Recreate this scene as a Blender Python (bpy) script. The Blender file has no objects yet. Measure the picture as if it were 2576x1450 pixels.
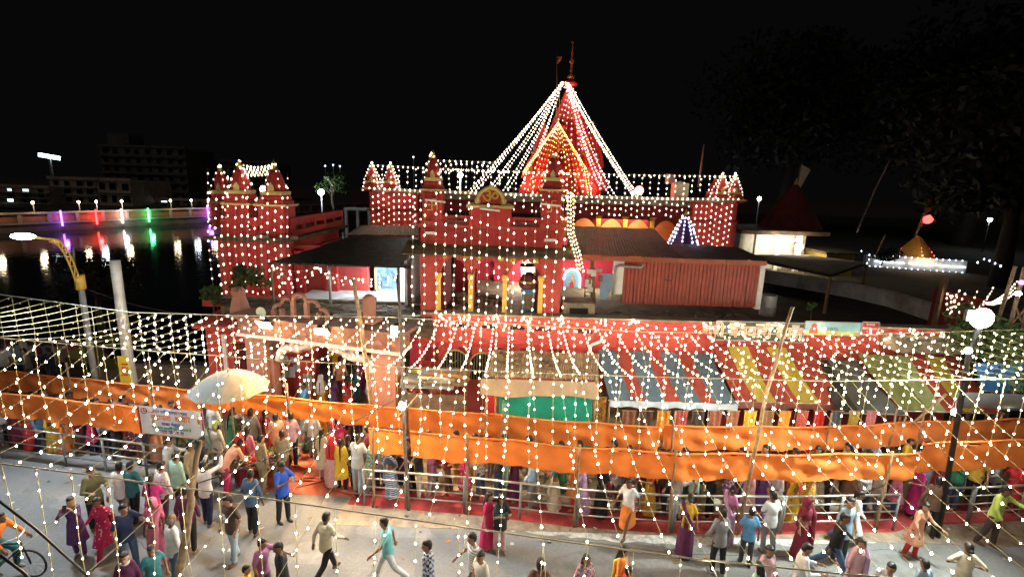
import bpy, math, random
from mathutils import Vector, Matrix
R = math.radians
random.seed(7)
rnd = random.random
def U(a, b): return a + (b - a) * random.random()

# ---------------------------------------------------------------- camera, world, sun, exposure
SC = bpy.context.scene
COL = SC.collection
CAM_H = 8.3
PITCH, ROLL, FPX = R(12.06), R(1.8), 1240.0
CM = Matrix.Rotation(R(90) - PITCH, 4, 'X') @ Matrix.Rotation(ROLL, 4, 'Z')
_cd = bpy.data.cameras.new('camera')
_cd.sensor_width = 36.0
_cd.lens = 36.0 * FPX / 2576.0
_cd.clip_start = 0.05
_cd.clip_end = 2000
_co = bpy.data.objects.new('camera', _cd)
COL.objects.link(_co)
_co.matrix_world = Matrix.Translation((0, 0, CAM_H)) @ CM
SC.camera = _co

W_ = bpy.data.worlds.new('World'); SC.world = W_; W_.use_nodes = True
_bg = W_.node_tree.nodes['Background']
_bg.inputs[0].default_value = (0.75, 0.7, 0.8, 1)
_bg.inputs[1].default_value = 0.0016
_sd = bpy.data.lights.new('dim_fill_sun', 'SUN'); _sd.energy = 0.06; _sd.angle = R(12); _sd.color = (1.0, 0.9, 0.8)  # added dim fill, not a real moon; lifts the far house fronts
_so = bpy.data.objects.new('dim_fill_sun', _sd); COL.objects.link(_so)
_so.rotation_euler = (R(50), 0, R(-20))
SC.view_settings.view_transform = 'Standard'
SC.view_settings.look = 'None'
SC.view_settings.exposure = 0.95
SC.view_settings.gamma = 1.0
SC.view_settings.use_curve_mapping = False
SC.cycles.use_denoising = True
SC.cycles.sample_clamp_indirect = 3.0
SC.cycles.max_bounces = 5
SC.cycles.diffuse_bounces = 2
SC.cycles.glossy_bounces = 3
SC.cycles.transmission_bounces = 2
SC.cycles.use_light_tree = True

# ---------------------------------------------------------------- helpers
def ray(px, py):
    d = CM @ Vector(((px - 1288) / FPX, (725 - py) / FPX, -1.0))
    return d
def at(px, py, Y):
    d = ray(px, py); t = Y / d.y
    return Vector((d.x * t, Y, CAM_H + d.z * t))
def on(px, py, z=0.0):
    d = ray(px, py); t = (z - CAM_H) / d.z
    return Vector((d.x * t, d.y * t, z))
V3 = Vector
TMP = bpy.data.scenes.new('scratch')      # small scene for evaluating text and remesh, removed at the end
def evaluated(o):
    TMP.collection.objects.link(o)
    with bpy.context.temp_override(scene=TMP, view_layer=TMP.view_layers[0]):
        dg = bpy.context.evaluated_depsgraph_get()
    me = bpy.data.meshes.new_from_object(o.evaluated_get(dg)); TMP.collection.objects.unlink(o)
    return me
def lerp(a, b, t): return a + (b - a) * t

MATS = {}
def mat(name, rgb, rough=0.8, var=0.18, scale=6.0, bump=0.0, metal=0.0, emit=0.0, stain=None, spec=0.4, bscale=40.0, trans=0.0, streak=False):
    if name in MATS: return MATS[name]
    m = bpy.data.materials.new(name); m.use_nodes = True
    nt = m.node_tree; b = nt.nodes['Principled BSDF']
    b.inputs['Roughness'].default_value = rough
    b.inputs['Metallic'].default_value = metal
    b.inputs['Specular IOR Level'].default_value = spec
    c = (rgb[0], rgb[1], rgb[2], 1)
    b.inputs['Base Color'].default_value = c
    if emit > 0:
        b.inputs['Emission Color'].default_value = c
        b.inputs['Emission Strength'].default_value = emit
        MATS[name] = m
        return m
    tc = nt.nodes.new('ShaderNodeTexCoord')
    if var > 0:
        n = nt.nodes.new('ShaderNodeTexNoise'); n.inputs['Scale'].default_value = scale
        n.inputs['Detail'].default_value = 5; n.inputs['Roughness'].default_value = 0.65
        nt.links.new(tc.outputs['Object'], n.inputs['Vector'])
        r = nt.nodes.new('ShaderNodeMapRange')
        r.inputs['From Min'].default_value = 0.3; r.inputs['From Max'].default_value = 0.7
        r.inputs['To Min'].default_value = 1 - var * 1.4; r.inputs['To Max'].default_value = 1 + var
        nt.links.new(n.outputs['Fac'], r.inputs['Value'])
        mx = nt.nodes.new('ShaderNodeVectorMath'); mx.operation = 'SCALE'
        mx.inputs[0].default_value = rgb
        nt.links.new(r.outputs['Result'], mx.inputs['Scale'])
        src = mx.outputs['Vector']
        if stain:
            n2 = nt.nodes.new('ShaderNodeTexNoise'); n2.inputs['Scale'].default_value = stain[1]
            n2.inputs['Detail'].default_value = 8; n2.inputs['Roughness'].default_value = 0.7
            if streak:
                mp2 = nt.nodes.new('ShaderNodeMapping'); mp2.inputs['Scale'].default_value = (2.6, 2.6, .35)
                nt.links.new(tc.outputs['Object'], mp2.inputs[0]); nt.links.new(mp2.outputs[0], n2.inputs['Vector'])
            else: nt.links.new(tc.outputs['Object'], n2.inputs['Vector'])
            r2 = nt.nodes.new('ShaderNodeMapRange')
            r2.inputs['From Min'].default_value = stain[2]; r2.inputs['From Max'].default_value = stain[2] + 0.14
            r2.inputs['To Max'].default_value = stain[3]
            nt.links.new(n2.outputs['Fac'], r2.inputs['Value'])
            mm = nt.nodes.new('ShaderNodeMix'); mm.data_type = 'RGBA'
            nt.links.new(r2.outputs['Result'], mm.inputs['Factor'])
            nt.links.new(src, mm.inputs[6])
            mm.inputs[7].default_value = (*stain[0], 1)
            src = mm.outputs[2]
        nt.links.new(src, b.inputs['Base Color'])
    if bump > 0:
        nb = nt.nodes.new('ShaderNodeTexNoise'); nb.inputs['Scale'].default_value = bscale
        nb.inputs['Detail'].default_value = 4
        nt.links.new(tc.outputs['Object'], nb.inputs['Vector'])
        bp = nt.nodes.new('ShaderNodeBump'); bp.inputs['Strength'].default_value = bump
        bp.inputs['Distance'].default_value = 0.02
        nt.links.new(nb.outputs['Fac'], bp.inputs['Height'])
        nt.links.new(bp.outputs['Normal'], b.inputs['Normal'])
    if trans > 0:   # thin cloth lets light through
        tl = nt.nodes.new('ShaderNodeBsdfTranslucent'); tl.inputs[0].default_value = c
        ms = nt.nodes.new('ShaderNodeMixShader'); ms.inputs[0].default_value = trans
        nt.links.new(b.outputs[0], ms.inputs[1]); nt.links.new(tl.outputs[0], ms.inputs[2])
        nt.links.new(ms.outputs[0], nt.nodes['Material Output'].inputs[0])
    MATS[name] = m
    return m
def glow(name, rgb, s, sample=True):
    if name in MATS: return MATS[name]
    m = bpy.data.materials.new(name); m.use_nodes = True
    nt = m.node_tree; nt.nodes.clear()
    e = nt.nodes.new('ShaderNodeEmission'); e.inputs[0].default_value = (*rgb, 1); e.inputs[1].default_value = s
    o = nt.nodes.new('ShaderNodeOutputMaterial'); nt.links.new(e.outputs[0], o.inputs[0])
    if not sample: m.cycles.emission_sampling = 'NONE'
    MATS[name] = m
    return m

def tag(o, label=None, cat=None, group=None, kind=None):
    if label: o['label'] = label
    if cat: o['category'] = cat
    if group: o['group'] = group
    if kind: o['kind'] = kind
    return o
def thing(name, label, cat, loc=(0, 0, 0), rz=0.0, group=None):
    o = bpy.data.objects.new(name, None); COL.objects.link(o)
    o.location = loc; o.rotation_euler = (0, 0, rz); o.empty_display_size = 0.2
    return tag(o, label, cat, group)

def frame(d):
    d = d.normalized()
    a = V3((0, 0, 1)) if abs(d.z) < 0.95 else V3((1, 0, 0))
    x = d.cross(a).normalized(); y = d.cross(x).normalized()
    return x, y

class MB:
    def __init__(s): s.v = []; s.f = []; s.sm = []; s.mi = []; s.cur = 0
    def add(s, vs, fs, smooth=False):
        n = len(s.v); s.v.extend([tuple(p) for p in vs])
        for f in fs:
            s.f.append(tuple(n + i for i in f)); s.sm.append(smooth); s.mi.append(s.cur)
        return s
    def box(s, x0, x1, y0, y1, z0, z1):
        vs = [(x0,y0,z0),(x1,y0,z0),(x1,y1,z0),(x0,y1,z0),(x0,y0,z1),(x1,y0,z1),(x1,y1,z1),(x0,y1,z1)]
        return s.add(vs, [(0,3,2,1),(4,5,6,7),(0,1,5,4),(1,2,6,5),(2,3,7,6),(3,0,4,7)])
    def hexa(s, b, t):   # bottom 4 pts, top 4 pts
        return s.add(list(b) + list(t), [(0,3,2,1),(4,5,6,7),(0,1,5,4),(1,2,6,5),(2,3,7,6),(3,0,4,7)])
    def cbox(s, c, sx, sy, sz, rz=0.0, rx=0.0):
        m = Matrix.Rotation(rz, 3, 'Z') @ Matrix.Rotation(rx, 3, 'X')
        vs = [V3(c) + m @ V3((x * sx / 2, y * sy / 2, z * sz / 2)) for z in (-1, 1) for x, y in ((-1,-1),(1,-1),(1,1),(-1,1))]
        return s.add(vs, [(0,3,2,1),(4,5,6,7),(0,1,5,4),(1,2,6,5),(2,3,7,6),(3,0,4,7)])
    def bar(s, p0, p1, w, h):   # rectangular bar between two points
        p0, p1 = V3(p0), V3(p1); x, y = frame(p1 - p0)
        q = [(-w/2,-h/2),(w/2,-h/2),(w/2,h/2),(-w/2,h/2)]
        vs = [p + x*a + y*b for p in (p0, p1) for a, b in q]
        return s.add(vs, [(0,1,2,3),(7,6,5,4),(0,4,5,1),(1,5,6,2),(2,6,7,3),(3,7,4,0)])
    def cyl(s, p0, p1, r0, r1=None, n=8, caps=True, smooth=True):
        r1 = r0 if r1 is None else r1
        p0, p1 = V3(p0), V3(p1); x, y = frame(p1 - p0)
        vs = [p + x*(r*math.cos(2*math.pi*k/n)) + y*(r*math.sin(2*math.pi*k/n)) for p, r in ((p0,r0),(p1,r1)) for k in range(n)]
        s.add(vs, [(k, (k+1)%n, n+(k+1)%n, n+k) for k in range(n)], smooth)
        if caps:
            b = len(s.v) - 2*n
            s.f.append(tuple(b+k for k in reversed(range(n)))); s.sm.append(False); s.mi.append(s.cur)
            s.f.append(tuple(b+n+k for k in range(n))); s.sm.append(False); s.mi.append(s.cur)
        return s
    def tube(s, pts, r, n=6, smooth=True):
        pts = [V3(p) for p in pts]; rs = r if isinstance(r, (list, tuple)) else [r]*len(pts)
        vs = []; x = None
        for i, p in enumerate(pts):
            d = (pts[min(i+1, len(pts)-1)] - pts[max(i-1, 0)])
            if d.length < 1e-9: d = V3((0,0,1))
            if x is None: x, y = frame(d)
            else:
                d.normalize(); x = (x - d * x.dot(d)).normalized(); y = d.cross(x)
            vs += [p + x*(rs[i]*math.cos(2*math.pi*k/n)) + y*(rs[i]*math.sin(2*math.pi*k/n)) for k in range(n)]
        fs = [(i*n+k, i*n+(k+1)%n, (i+1)*n+(k+1)%n, (i+1)*n+k) for i in range(len(pts)-1) for k in range(n)]
        fs += [tuple(reversed(range(n))), tuple((len(pts)-1)*n + k for k in range(n))]
        return s.add(vs, fs, smooth)
    def loft(s, rings, smooth=True, caps=True):
        n = len(rings[0]); vs = [p for r in rings for p in r]
        fs = [(i*n+k, i*n+(k+1)%n, (i+1)*n+(k+1)%n, (i+1)*n+k) for i in range(len(rings)-1) for k in range(n)]
        s.add(vs, fs, smooth)
        if caps:
            b = len(s.v) - len(vs)
            s.f.append(tuple(b+k for k in reversed(range(n)))); s.sm.append(False); s.mi.append(s.cur)
            b += (len(rings)-1)*n
            s.f.append(tuple(b+k for k in range(n))); s.sm.append(False); s.mi.append(s.cur)
        return s
    def lathe(s, c, prof, n=14, smooth=True):
        c = V3(c)
        return s.loft([[c + V3((r*math.cos(2*math.pi*k/n), r*math.sin(2*math.pi*k/n), z)) for k in range(n)] for r, z in prof], smooth)
    def sqloft(s, c, prof, rz=0.0, smooth=False):   # square rings (half width, z)
        c = V3(c); m = Matrix.Rotation(rz, 3, 'Z')
        return s.loft([[c + m @ V3((x*r, y*r, z)) for x, y in ((-1,-1),(1,-1),(1,1),(-1,1))] for r, z in prof], smooth)
    def ball(s, c, rx, ry=None, rz=None, nu=10, nv=6, smooth=True):
        ry = rx if ry is None else ry; rz = rx if rz is None else rz; c = V3(c)
        rings = []
        for j in range(nv + 1):
            a = math.pi * (j / nv) ; sa = max(math.sin(a), 0.02)
            rings.append([c + V3((rx*sa*math.cos(2*math.pi*k/nu), ry*sa*math.sin(2*math.pi*k/nu), -rz*math.cos(a))) for k in range(nu)])
        return s.loft(rings, smooth)
    def prism(s, pts, o, ux, uy, dep):   # 2D outline pts in plane (o,ux,uy), extruded by vector dep
        o, ux, uy, dep = V3(o), V3(ux), V3(uy), V3(dep); n = len(pts)
        a = [o + ux*x + uy*y for x, y in pts]; b = [p + dep for p in a]
        return s.add(a + b, [tuple(range(n)), tuple(reversed(range(n, 2*n)))] + [(k, n+k, n+(k+1)%n, (k+1)%n) for k in range(n)])
    def quad(s, a, b, c, d): return s.add([a, b, c, d], [(0,1,2,3)])
    def grid(s, fn, nu, nv, smooth=True):
        vs = [fn(i/nu, j/nv) for j in range(nv+1) for i in range(nu+1)]
        w = nu + 1
        return s.add(vs, [(j*w+i, j*w+i+1, (j+1)*w+i+1, (j+1)*w+i) for j in range(nv) for i in range(nu)], smooth)
    def mesh(s, name, mats, off=(0,0,0)):
        me = bpy.data.meshes.new(name)
        ox, oy, oz = off
        me.from_pydata([(x-ox, y-oy, z-oz) for x, y, z in s.v], [], s.f)
        for m in (mats if isinstance(mats, (list, tuple)) else [mats]): me.materials.append(m)
        me.polygons.foreach_set('use_smooth', s.sm)
        me.polygons.foreach_set('material_index', s.mi)
        me.update()
        return me
    def build(s, name, mats, parent=None, kind=None, local=False, label=None):
        if parent is not None:
            off = (0, 0, 0)
            if not local:
                p = parent; off = V3((0, 0, 0))
                while p is not None: off += p.location; p = p.parent
        else:
            xs = [p[0] for p in s.v]; ys = [p[1] for p in s.v]; zs = [p[2] for p in s.v]
            off = ((min(xs)+max(xs))/2, (min(ys)+max(ys))/2, min(zs))
        me = s.mesh(name, mats, off)
        o = bpy.data.objects.new(name, me); COL.objects.link(o)
        if parent is not None: o.parent = parent
        else: o.location = off
        if kind: o['kind'] = kind
        if label: o['label'] = label
        return o
def copy_tree(o, parent=None):
    c = o.copy(); COL.objects.link(c)
    if parent is not None: c.parent = parent
    for ch in o.children: copy_tree(ch, c)
    return c
def struct(name, mb, m): return tag(mb.build(name, m), kind='structure')
def light(name, kind, loc, energy, color, parent=None, target=None, size=0.2, spot=100, blend=0.6):
    d = bpy.data.lights.new(name, kind); d.energy = energy; d.color = color
    if kind == 'AREA': d.size = size
    else: d.shadow_soft_size = size
    if kind == 'SPOT': d.spot_size = R(spot); d.spot_blend = blend
    o = bpy.data.objects.new(name, d); COL.objects.link(o)
    off = V3((0, 0, 0))
    if parent is not None:
        o.parent = parent; off = parent.location
        assert abs(parent.rotation_euler.z) < 1e-6
    o.location = V3(loc) - off
    if target is not None: o.rotation_euler = (V3(target) - V3(loc)).to_track_quat('-Z', 'Y').to_euler()
    return o
def text_mesh(body, name, m, size, parent, o, ux, uy, align='CENTER', ext=0.004, sx=1.0, bold=0.0):
    """lettering as flat raised mesh in the plane (o, ux, uy) in parent space"""
    c = bpy.data.curves.new(name, 'FONT'); c.body = body; c.size = size; c.align_x = align; c.align_y = 'CENTER'
    c.extrude = ext; c.resolution_u = 3; c.offset = bold
    t = bpy.data.objects.new(name, c); me = evaluated(t)
    bpy.data.objects.remove(t); me.name = name
    ux, uy = V3(ux).normalized(), V3(uy).normalized(); uz = ux.cross(uy)
    off = V3((0, 0, 0)); p = parent
    while p is not None: off += p.location; p = p.parent
    for v in me.vertices:
        q = V3(o) - off + ux*(v.co.x*sx) + uy*v.co.y + uz*v.co.z
        v.co = q
    me.materials.clear(); me.materials.append(m)
    ob = bpy.data.objects.new(name, me); COL.objects.link(ob); ob.parent = parent
    return ob

# ---------------------------------------------------------------- materials
RED = mat('red_plaster', (0.46, 0.040, 0.036), 0.75, 0.16, 2.2, 0.15, stain=((0.15, 0.018, 0.016), 1.3, 0.53, 0.65), streak=True)
RED2 = mat('red_plaster_bright', (0.44, 0.062, 0.052), 0.75, 0.14, 2.0, 0.15, stain=((0.22, 0.035, 0.028), 1.5, 0.54, 0.6), streak=True)
CRIM = mat('crimson_plaster', (0.45, 0.03, 0.055), 0.75, 0.12, 2.0, 0.1)
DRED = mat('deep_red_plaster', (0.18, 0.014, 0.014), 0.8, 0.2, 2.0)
PINK = mat('pink_stone', (0.36, 0.165, 0.12), 0.8, 0.12, 3.0, 0.2, stain=((0.24, 0.11, 0.08), 1.6, 0.53, 0.7), streak=True)
PINKD = mat('pink_stone_shaded', (0.25, 0.115, 0.085), 0.85, 0.2, 3.0, 0.2, stain=((0.12, 0.06, 0.05), 1.6, 0.52, 0.7), streak=True)  # darker pink: the gate lintel's shade is put into this colour
PALEPINK = mat('pale_pink_paint', (0.72, 0.58, 0.52), 0.75, 0.08, 5)
GOLD = mat('gold_paint', (0.62, 0.42, 0.06), 0.38, 0.15, 9, metal=0.35, spec=0.6)
CREAM = mat('cream_gold_paint', (0.62, 0.48, 0.18), 0.6, 0.15, 9)
YEL = mat('yellow_paint', (0.70, 0.46, 0.08), 0.6, 0.12, 8)
MOSS = mat('mossy_concrete', (0.13, 0.095, 0.055), 0.95, 0.5, 3.0, 0.6, stain=((0.05, 0.05, 0.03), 2.2, 0.5, 0.8), bscale=14)
CONC = mat('weathered_concrete', (0.24, 0.20, 0.15), 0.9, 0.35, 2.0, 0.4, stain=((0.08, 0.07, 0.05), 1.2, 0.54, 0.8), bscale=20)
WHITE = mat('white_paint', (0.72, 0.72, 0.70), 0.6, 0.08, 6)
GREYW = mat('greyish_white_wall', (0.5, 0.5, 0.47), 0.85, 0.25, 1.5, 0.3, stain=((0.2, 0.18, 0.15), 1.0, 0.52, 0.7))
DARKM = mat('dark_metal', (0.035, 0.034, 0.033), 0.45, 0.3, 6, metal=0.5)
TIN = mat('dark_tin_roof', (0.13, 0.12, 0.105), 0.45, 0.4, 3, 0.1, metal=0.25, stain=((0.10, 0.065, 0.04), 1.4, 0.55, 0.6))
REDTIN = mat('red_tin_sheet', (0.30, 0.055, 0.035), 0.42, 0.22, 3, 0.08, metal=0.1, stain=((0.15, 0.04, 0.025), 2.0, 0.58, 0.6))
RUST = mat('rust_paint', (0.36, 0.10, 0.045), 0.6, 0.2, 4)
STEEL = mat('steel_pipe', (0.62, 0.60, 0.57), 0.3, 0.1, 12, metal=0.85)
GREYM = mat('grey_painted_metal', (0.33, 0.34, 0.34), 0.5, 0.15, 5, metal=0.3)
BAMB = mat('bamboo_pole', (0.30, 0.20, 0.11), 0.8, 0.3, 9, 0.3)
WOOD = mat('old_wood', (0.20, 0.13, 0.075), 0.85, 0.35, 7, 0.3)
ORANGE = mat('orange_cloth', (0.86, 0.25, 0.05), 0.8, 0.10, 1.6, 0.25, bscale=9, trans=0.3)
WIRE = mat('string_wire', (0.40, 0.34, 0.16), 0.6, 0.0)
CABLE = mat('black_cable', (0.02, 0.02, 0.02), 0.5, 0.0)
BLK = mat('black_void_paint', (0.01, 0.009, 0.008), 0.9, 0.0)
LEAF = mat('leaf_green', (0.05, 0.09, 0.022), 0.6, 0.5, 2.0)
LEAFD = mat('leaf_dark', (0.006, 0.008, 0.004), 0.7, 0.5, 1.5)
BARKD = mat('dark_bark', (0.022, 0.017, 0.012), 0.9, 0.3, 3, 0.4)
BARK = mat('bark', (0.10, 0.075, 0.05), 0.9, 0.3, 6, 0.4)
GLASSD = mat('dark_window_glass', (0.01, 0.01, 0.012), 0.15, 0.0, spec=0.6)
BW = glow('bulb_warm_white', (1.0, 0.84, 0.58), 44)
BN_ = glow('bulb_road_white', (1.0, 0.90, 0.74), 150)
BC = glow('bulb_temple_white', (1.0, 0.86, 0.68), 9)
BY = glow('bulb_yellow', (1.0, 0.84, 0.22), 5.5)
BG = glow('bulb_green_yellow', (0.55, 1.0, 0.30), 4.5)
BR = glow('bulb_red', (1.0, 0.10, 0.05), 6)
BB = glow('bulb_blue_white', (0.55, 0.66, 1.0), 9)
BOFF = mat('unlit_bulb', (0.55, 0.5, 0.3), 0.3, 0.0)
VARIANT = {}
def variants(m):
    """bright, dim and amber bulbs of one string"""
    if m not in VARIANT:
        e = m.node_tree.nodes.get('Emission')
        if e is None: VARIANT[m] = [m]
        else:
            c = e.inputs[0].default_value; s = e.inputs[1].default_value
            VARIANT[m] = [m, glow(m.name + '_dim', (c[0], c[1]*.92, c[2]*.82), s*.35), glow(m.name + '_amber', (c[0], c[1]*.78, c[2]*.5), s*.8)]
    return VARIANT[m]
def pick(bm, n): bm.cur = 0 if n == 1 else random.choices((0,1,2), (6,2,2))[0]
# ================================================================= SETTING
ZW = -1.5
WL, WR = on(-60, 590, ZW), on(640, 553, ZW)          # foot of the far tank wall
wd = (WR - WL).normalized()
WA, WB = WL - wd*60, WR + wd*45
def road_mat():
    m = bpy.data.materials.new('dusty_concrete_road'); m.use_nodes = True
    nt = m.node_tree; b = nt.nodes['Principled BSDF']; b.inputs['Roughness'].default_value = 0.88; b.inputs['Specular IOR Level'].default_value = 0.2
    tc = nt.nodes.new('ShaderNodeTexCoord')
    def noise(sc, det, lo, hi):
        n = nt.nodes.new('ShaderNodeTexNoise'); n.inputs['Scale'].default_value = sc; n.inputs['Detail'].default_value = det
        n.inputs['Roughness'].default_value = 0.7
        nt.links.new(tc.outputs['Object'], n.inputs['Vector'])
        r = nt.nodes.new('ShaderNodeMapRange'); r.inputs['From Min'].default_value = lo; r.inputs['From Max'].default_value = hi
        nt.links.new(n.outputs['Fac'], r.inputs['Value']); return r.outputs['Result']
    def mix(f, a, bcol):
        x = nt.nodes.new('ShaderNodeMix'); x.data_type = 'RGBA'; nt.links.new(f, x.inputs['Factor'])
        if hasattr(a, 'name'): nt.links.new(a, x.inputs[6])
        else: x.inputs[6].default_value = (*a, 1)
        x.inputs[7].default_value = (*bcol, 1); return x.outputs[2]
    c = mix(noise(0.5, 6, 0.35, 0.65), (0.165, 0.168, 0.168), (0.235, 0.238, 0.236))
    c = mix(noise(14, 8, 0.42, 0.75), c, (0.15, 0.145, 0.135))
    c = mix(noise(1.4, 9, 0.60, 0.70), c, (0.12, 0.11, 0.10))
    nt.links.new(c, b.inputs['Base Color'])
    n = nt.nodes.new('ShaderNodeTexNoise'); n.inputs['Scale'].default_value = 90; nt.links.new(tc.outputs['Object'], n.inputs['Vector'])
    bp = nt.nodes.new('ShaderNodeBump'); bp.inputs['Strength'].default_value = 0.25; bp.inputs['Distance'].default_value = 0.01
    nt.links.new(n.outputs['Fac'], bp.inputs['Height']); nt.links.new(bp.outputs['Normal'], b.inputs['Normal'])
    return m
ROAD = road_mat()
DIRT = mat('packed_earth', (0.11, 0.085, 0.06), 0.95, 0.4, 0.8, 0.5, bscale=12)
CARPET = mat('red_carpet', (0.30, 0.035, 0.035), 0.95, 0.3, 3.0, 0.3, stain=((0.30, 0.14, 0.10), 2.5, 0.55, 0.6), bscale=60)
CARPET2 = mat('faded_red_carpet', (0.36, 0.08, 0.05), 0.95, 0.3, 2.0, 0.3, stain=((0.42, 0.24, 0.15), 1.8, 0.52, 0.7), bscale=60)
LIME = mat('lime_powder', (0.52, 0.52, 0.50), 0.95, 0.3, 7.0, 0.4, stain=((0.24, 0.22, 0.20), 5.0, 0.5, 0.9))

g = MB()
g.add([(-13.2,21,0),(300,21,0),(300,400,0),(WB.x,400,0),(WB.x,WB.y,0),(-13.2,WB.y-40,0)], [(0,1,2,3,4,5)])
g.add([(-300,-30,0),(300,-30,0),(300,21,0),(-300,21,0)], [(0,1,2,3)])
fb = [WA + V3((-300,0,1.5)), WA + V3((0,0,1.5)), WB + V3((0,0,1.5)), V3((WB.x,400,0)), V3((-700,400,0))]
g.add(fb, [(0,1,2,3,4)])
g.add([(-300,21,0),(-13.2,21,0),(-13.2,21,-3),(-300,21,-3)], [(0,1,2,3)])
g.add([(-13.2,21,0),(-13.2,WB.y-40,0),(-13.2,WB.y-40,-3),(-13.2,21,-3)], [(0,1,2,3)])
struct('ground', g, DIRT)

m = bpy.data.materials.new('tank_water'); m.use_nodes = True
b = m.node_tree.nodes['Principled BSDF']
b.inputs['Base Color'].default_value = (0.004, 0.006, 0.006, 1); b.inputs['Roughness'].default_value = 0.06
b.inputs['IOR'].default_value = 1.33
tc = m.node_tree.nodes.new('ShaderNodeTexCoord'); mp = m.node_tree.nodes.new('ShaderNodeMapping')
mp.inputs['Scale'].default_value = (0.5, 1.2, 1)
n = m.node_tree.nodes.new('ShaderNodeTexNoise'); n.inputs['Scale'].default_value = 1.6; n.inputs['Detail'].default_value = 3
m.node_tree.links.new(tc.outputs['Object'], mp.inputs[0]); m.node_tree.links.new(mp.outputs[0], n.inputs['Vector'])
bp = m.node_tree.nodes.new('ShaderNodeBump'); bp.inputs['Strength'].default_value = 0.12; bp.inputs['Distance'].default_value = 0.12
m.node_tree.links.new(n.outputs['Fac'], bp.inputs['Height']); m.node_tree.links.new(bp.outputs['Normal'], b.inputs['Normal'])
w = MB(); w.add([(-700,15,ZW),(-10,15,ZW),(-10,300,ZW),(-700,300,ZW)], [(0,1,2,3)])
struct('water', w, m)

PZL = 2.4
pg = MB(); pg.box(9.6, 120, 16.15, 130, -.2, PZL)
struct('raised_plot', pg, mat('dark_plot_earth', (.035,.03,.022), .95, .5, .7, .5, bscale=8, stain=((.02,.03,.012),.8,.5,.8)))
# road and what lies on it
r = MB(); r.add([(-90,-12,.004),(90,-12,.004),(90,11.6,.004),(-90,14.5,.004)], [(0,1,2,3)])
struct('road', r, ROAD)
OUT = [on(*p) for p in ((-420,1097),(0,1150),(168,1172),(371,1200),(492,1215),(914,1269),(1024,1278),(1170,1289),(1448,1322),(1690,1338),(1960,1340),(2248,1333),(2325,1315),(2430,1313),(2575,1305),(2800,1290))]
def outline(x):        # fence line: y for x
    for a, b_ in zip(OUT, OUT[1:]):
        if a.x <= x <= b_.x: return lerp(a.y, b_.y, (x - a.x)/(b_.x - a.x))
    return OUT[0].y if x < OUT[0].x else OUT[-1].y
def strip(x0, x1, d0, d1, z, jag=0.0, n=60):
    s = MB()
    def fn(u, v):
        x = lerp(x0, x1, u); return (x, outline(x) + lerp(d0, d1, v) + (random.uniform(-jag, jag) if jag else 0), z)
    return s.grid(fn, n, 1, False)
struct('lime_powder_edge', strip(-4.0, 14.0, -0.42, 0.02, .008, 0.07, 90), LIME)
struct('carpet', strip(-4.1, 14.5, -0.06, 0.78, .012, 0.012, 60), CARPET)
e = MB()
ep = [on(*p, .012) for p in ((600,1215),(720,1240),(905,1250),(912,1190),(900,1130),(760,1115),(690,1110))]
e.add(ep, [tuple(range(len(ep)))])
struct('entrance_carpet', e, CARPET2)
# loose carpet folds near the entrance
fo = MB()
for k in range(7):
    a = on(U(740,900), U(1185,1240), .016); an = U(-0.5, 0.5); L = U(.25,.7)
    d = V3((math.cos(an), math.sin(an), 0))*L
    fo.tube([a - d, a - d*.4 + V3((0,0,.02)), a + d*.4 + V3((0,0,.022)), a + d], [.012,.03,.032,.012], 6)
struct('carpet_folds', fo, CARPET2)
# litter, stains and patches on the road
lt = MB()
for k in range(170):
    x = U(-13,13); y = U(6.5, outline(x)-.05) if rnd() < .6 else outline(x) - abs(random.gauss(0,.5)); s = U(.015,.06); a = U(0,6.3)
    lt.cur = random.randrange(4); d = V3((math.cos(a)*s, math.sin(a)*s, 0)); e2 = V3((-d.y*U(.3,1), d.x*U(.3,1), 0)); c0 = V3((x,y,.012))
    lt.add([c0-d-e2, c0+d-e2, c0+d+e2+V3((0,0,U(0,.02))), c0-d+e2], [(0,1,2,3)])
tag(lt.build('street_litter', [mat('litter_paper', (.5,.48,.44), .9), mat('litter_leaf', (.16,.10,.04), .9), mat('litter_petal', (.6,.2,.04), .9), mat('litter_dark', (.05,.045,.04), .9)]), 'scraps of paper, leaves and petals on the road', 'litter', kind='stuff')
PATCH = mat('road_patch', (.17,.17,.167), .9, .25, 3, .3)
PATCH2 = mat('road_repair', (.225,.225,.22), .9, .2, 4, .3)
for k, (px, py, sx, sy) in enumerate(((1000,1330,.9,.35),(1500,1420,1.1,.5),(250,1260,1.4,.4),(2300,1440,1.2,.5),(760,1390,.7,.4))):
    c0 = on(px, py, .0065); s = MB(); n = 22; ph = U(0,6)
    s.add([c0] + [c0 + V3((sx*(1+.25*math.sin(3*a+ph)+.12*math.sin(7*a))*math.cos(a), sy*(1+.2*math.sin(4*a+ph))*math.sin(a), 0)) for a in [2*math.pi*i/n for i in range(n)]], [(0,i+1,(i+1)%n+1) for i in range(n)])
    struct('road_patch', s, PATCH if k % 2 else PATCH2)
for k in range(6):       # cracks
    p = on(U(100,2400), U(1330,1440), .0075); s = MB(); pts = [p]
    a = U(-.5,.5)
    for q in range(9): a += U(-.6,.6); pts.append(pts[-1] + V3((math.cos(a)*.22, math.sin(a)*.22, 0)))
    for c0, c1 in zip(pts, pts[1:]):
        n_ = V3((-(c1-c0).y, (c1-c0).x, 0)).normalized()*.007; s.add([c0-n_, c1-n_, c1+n_, c0+n_], [(0,1,2,3)])
    struct('road_crack', s, mat('crack_dark', (.05,.045,.04), .95))
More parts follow.
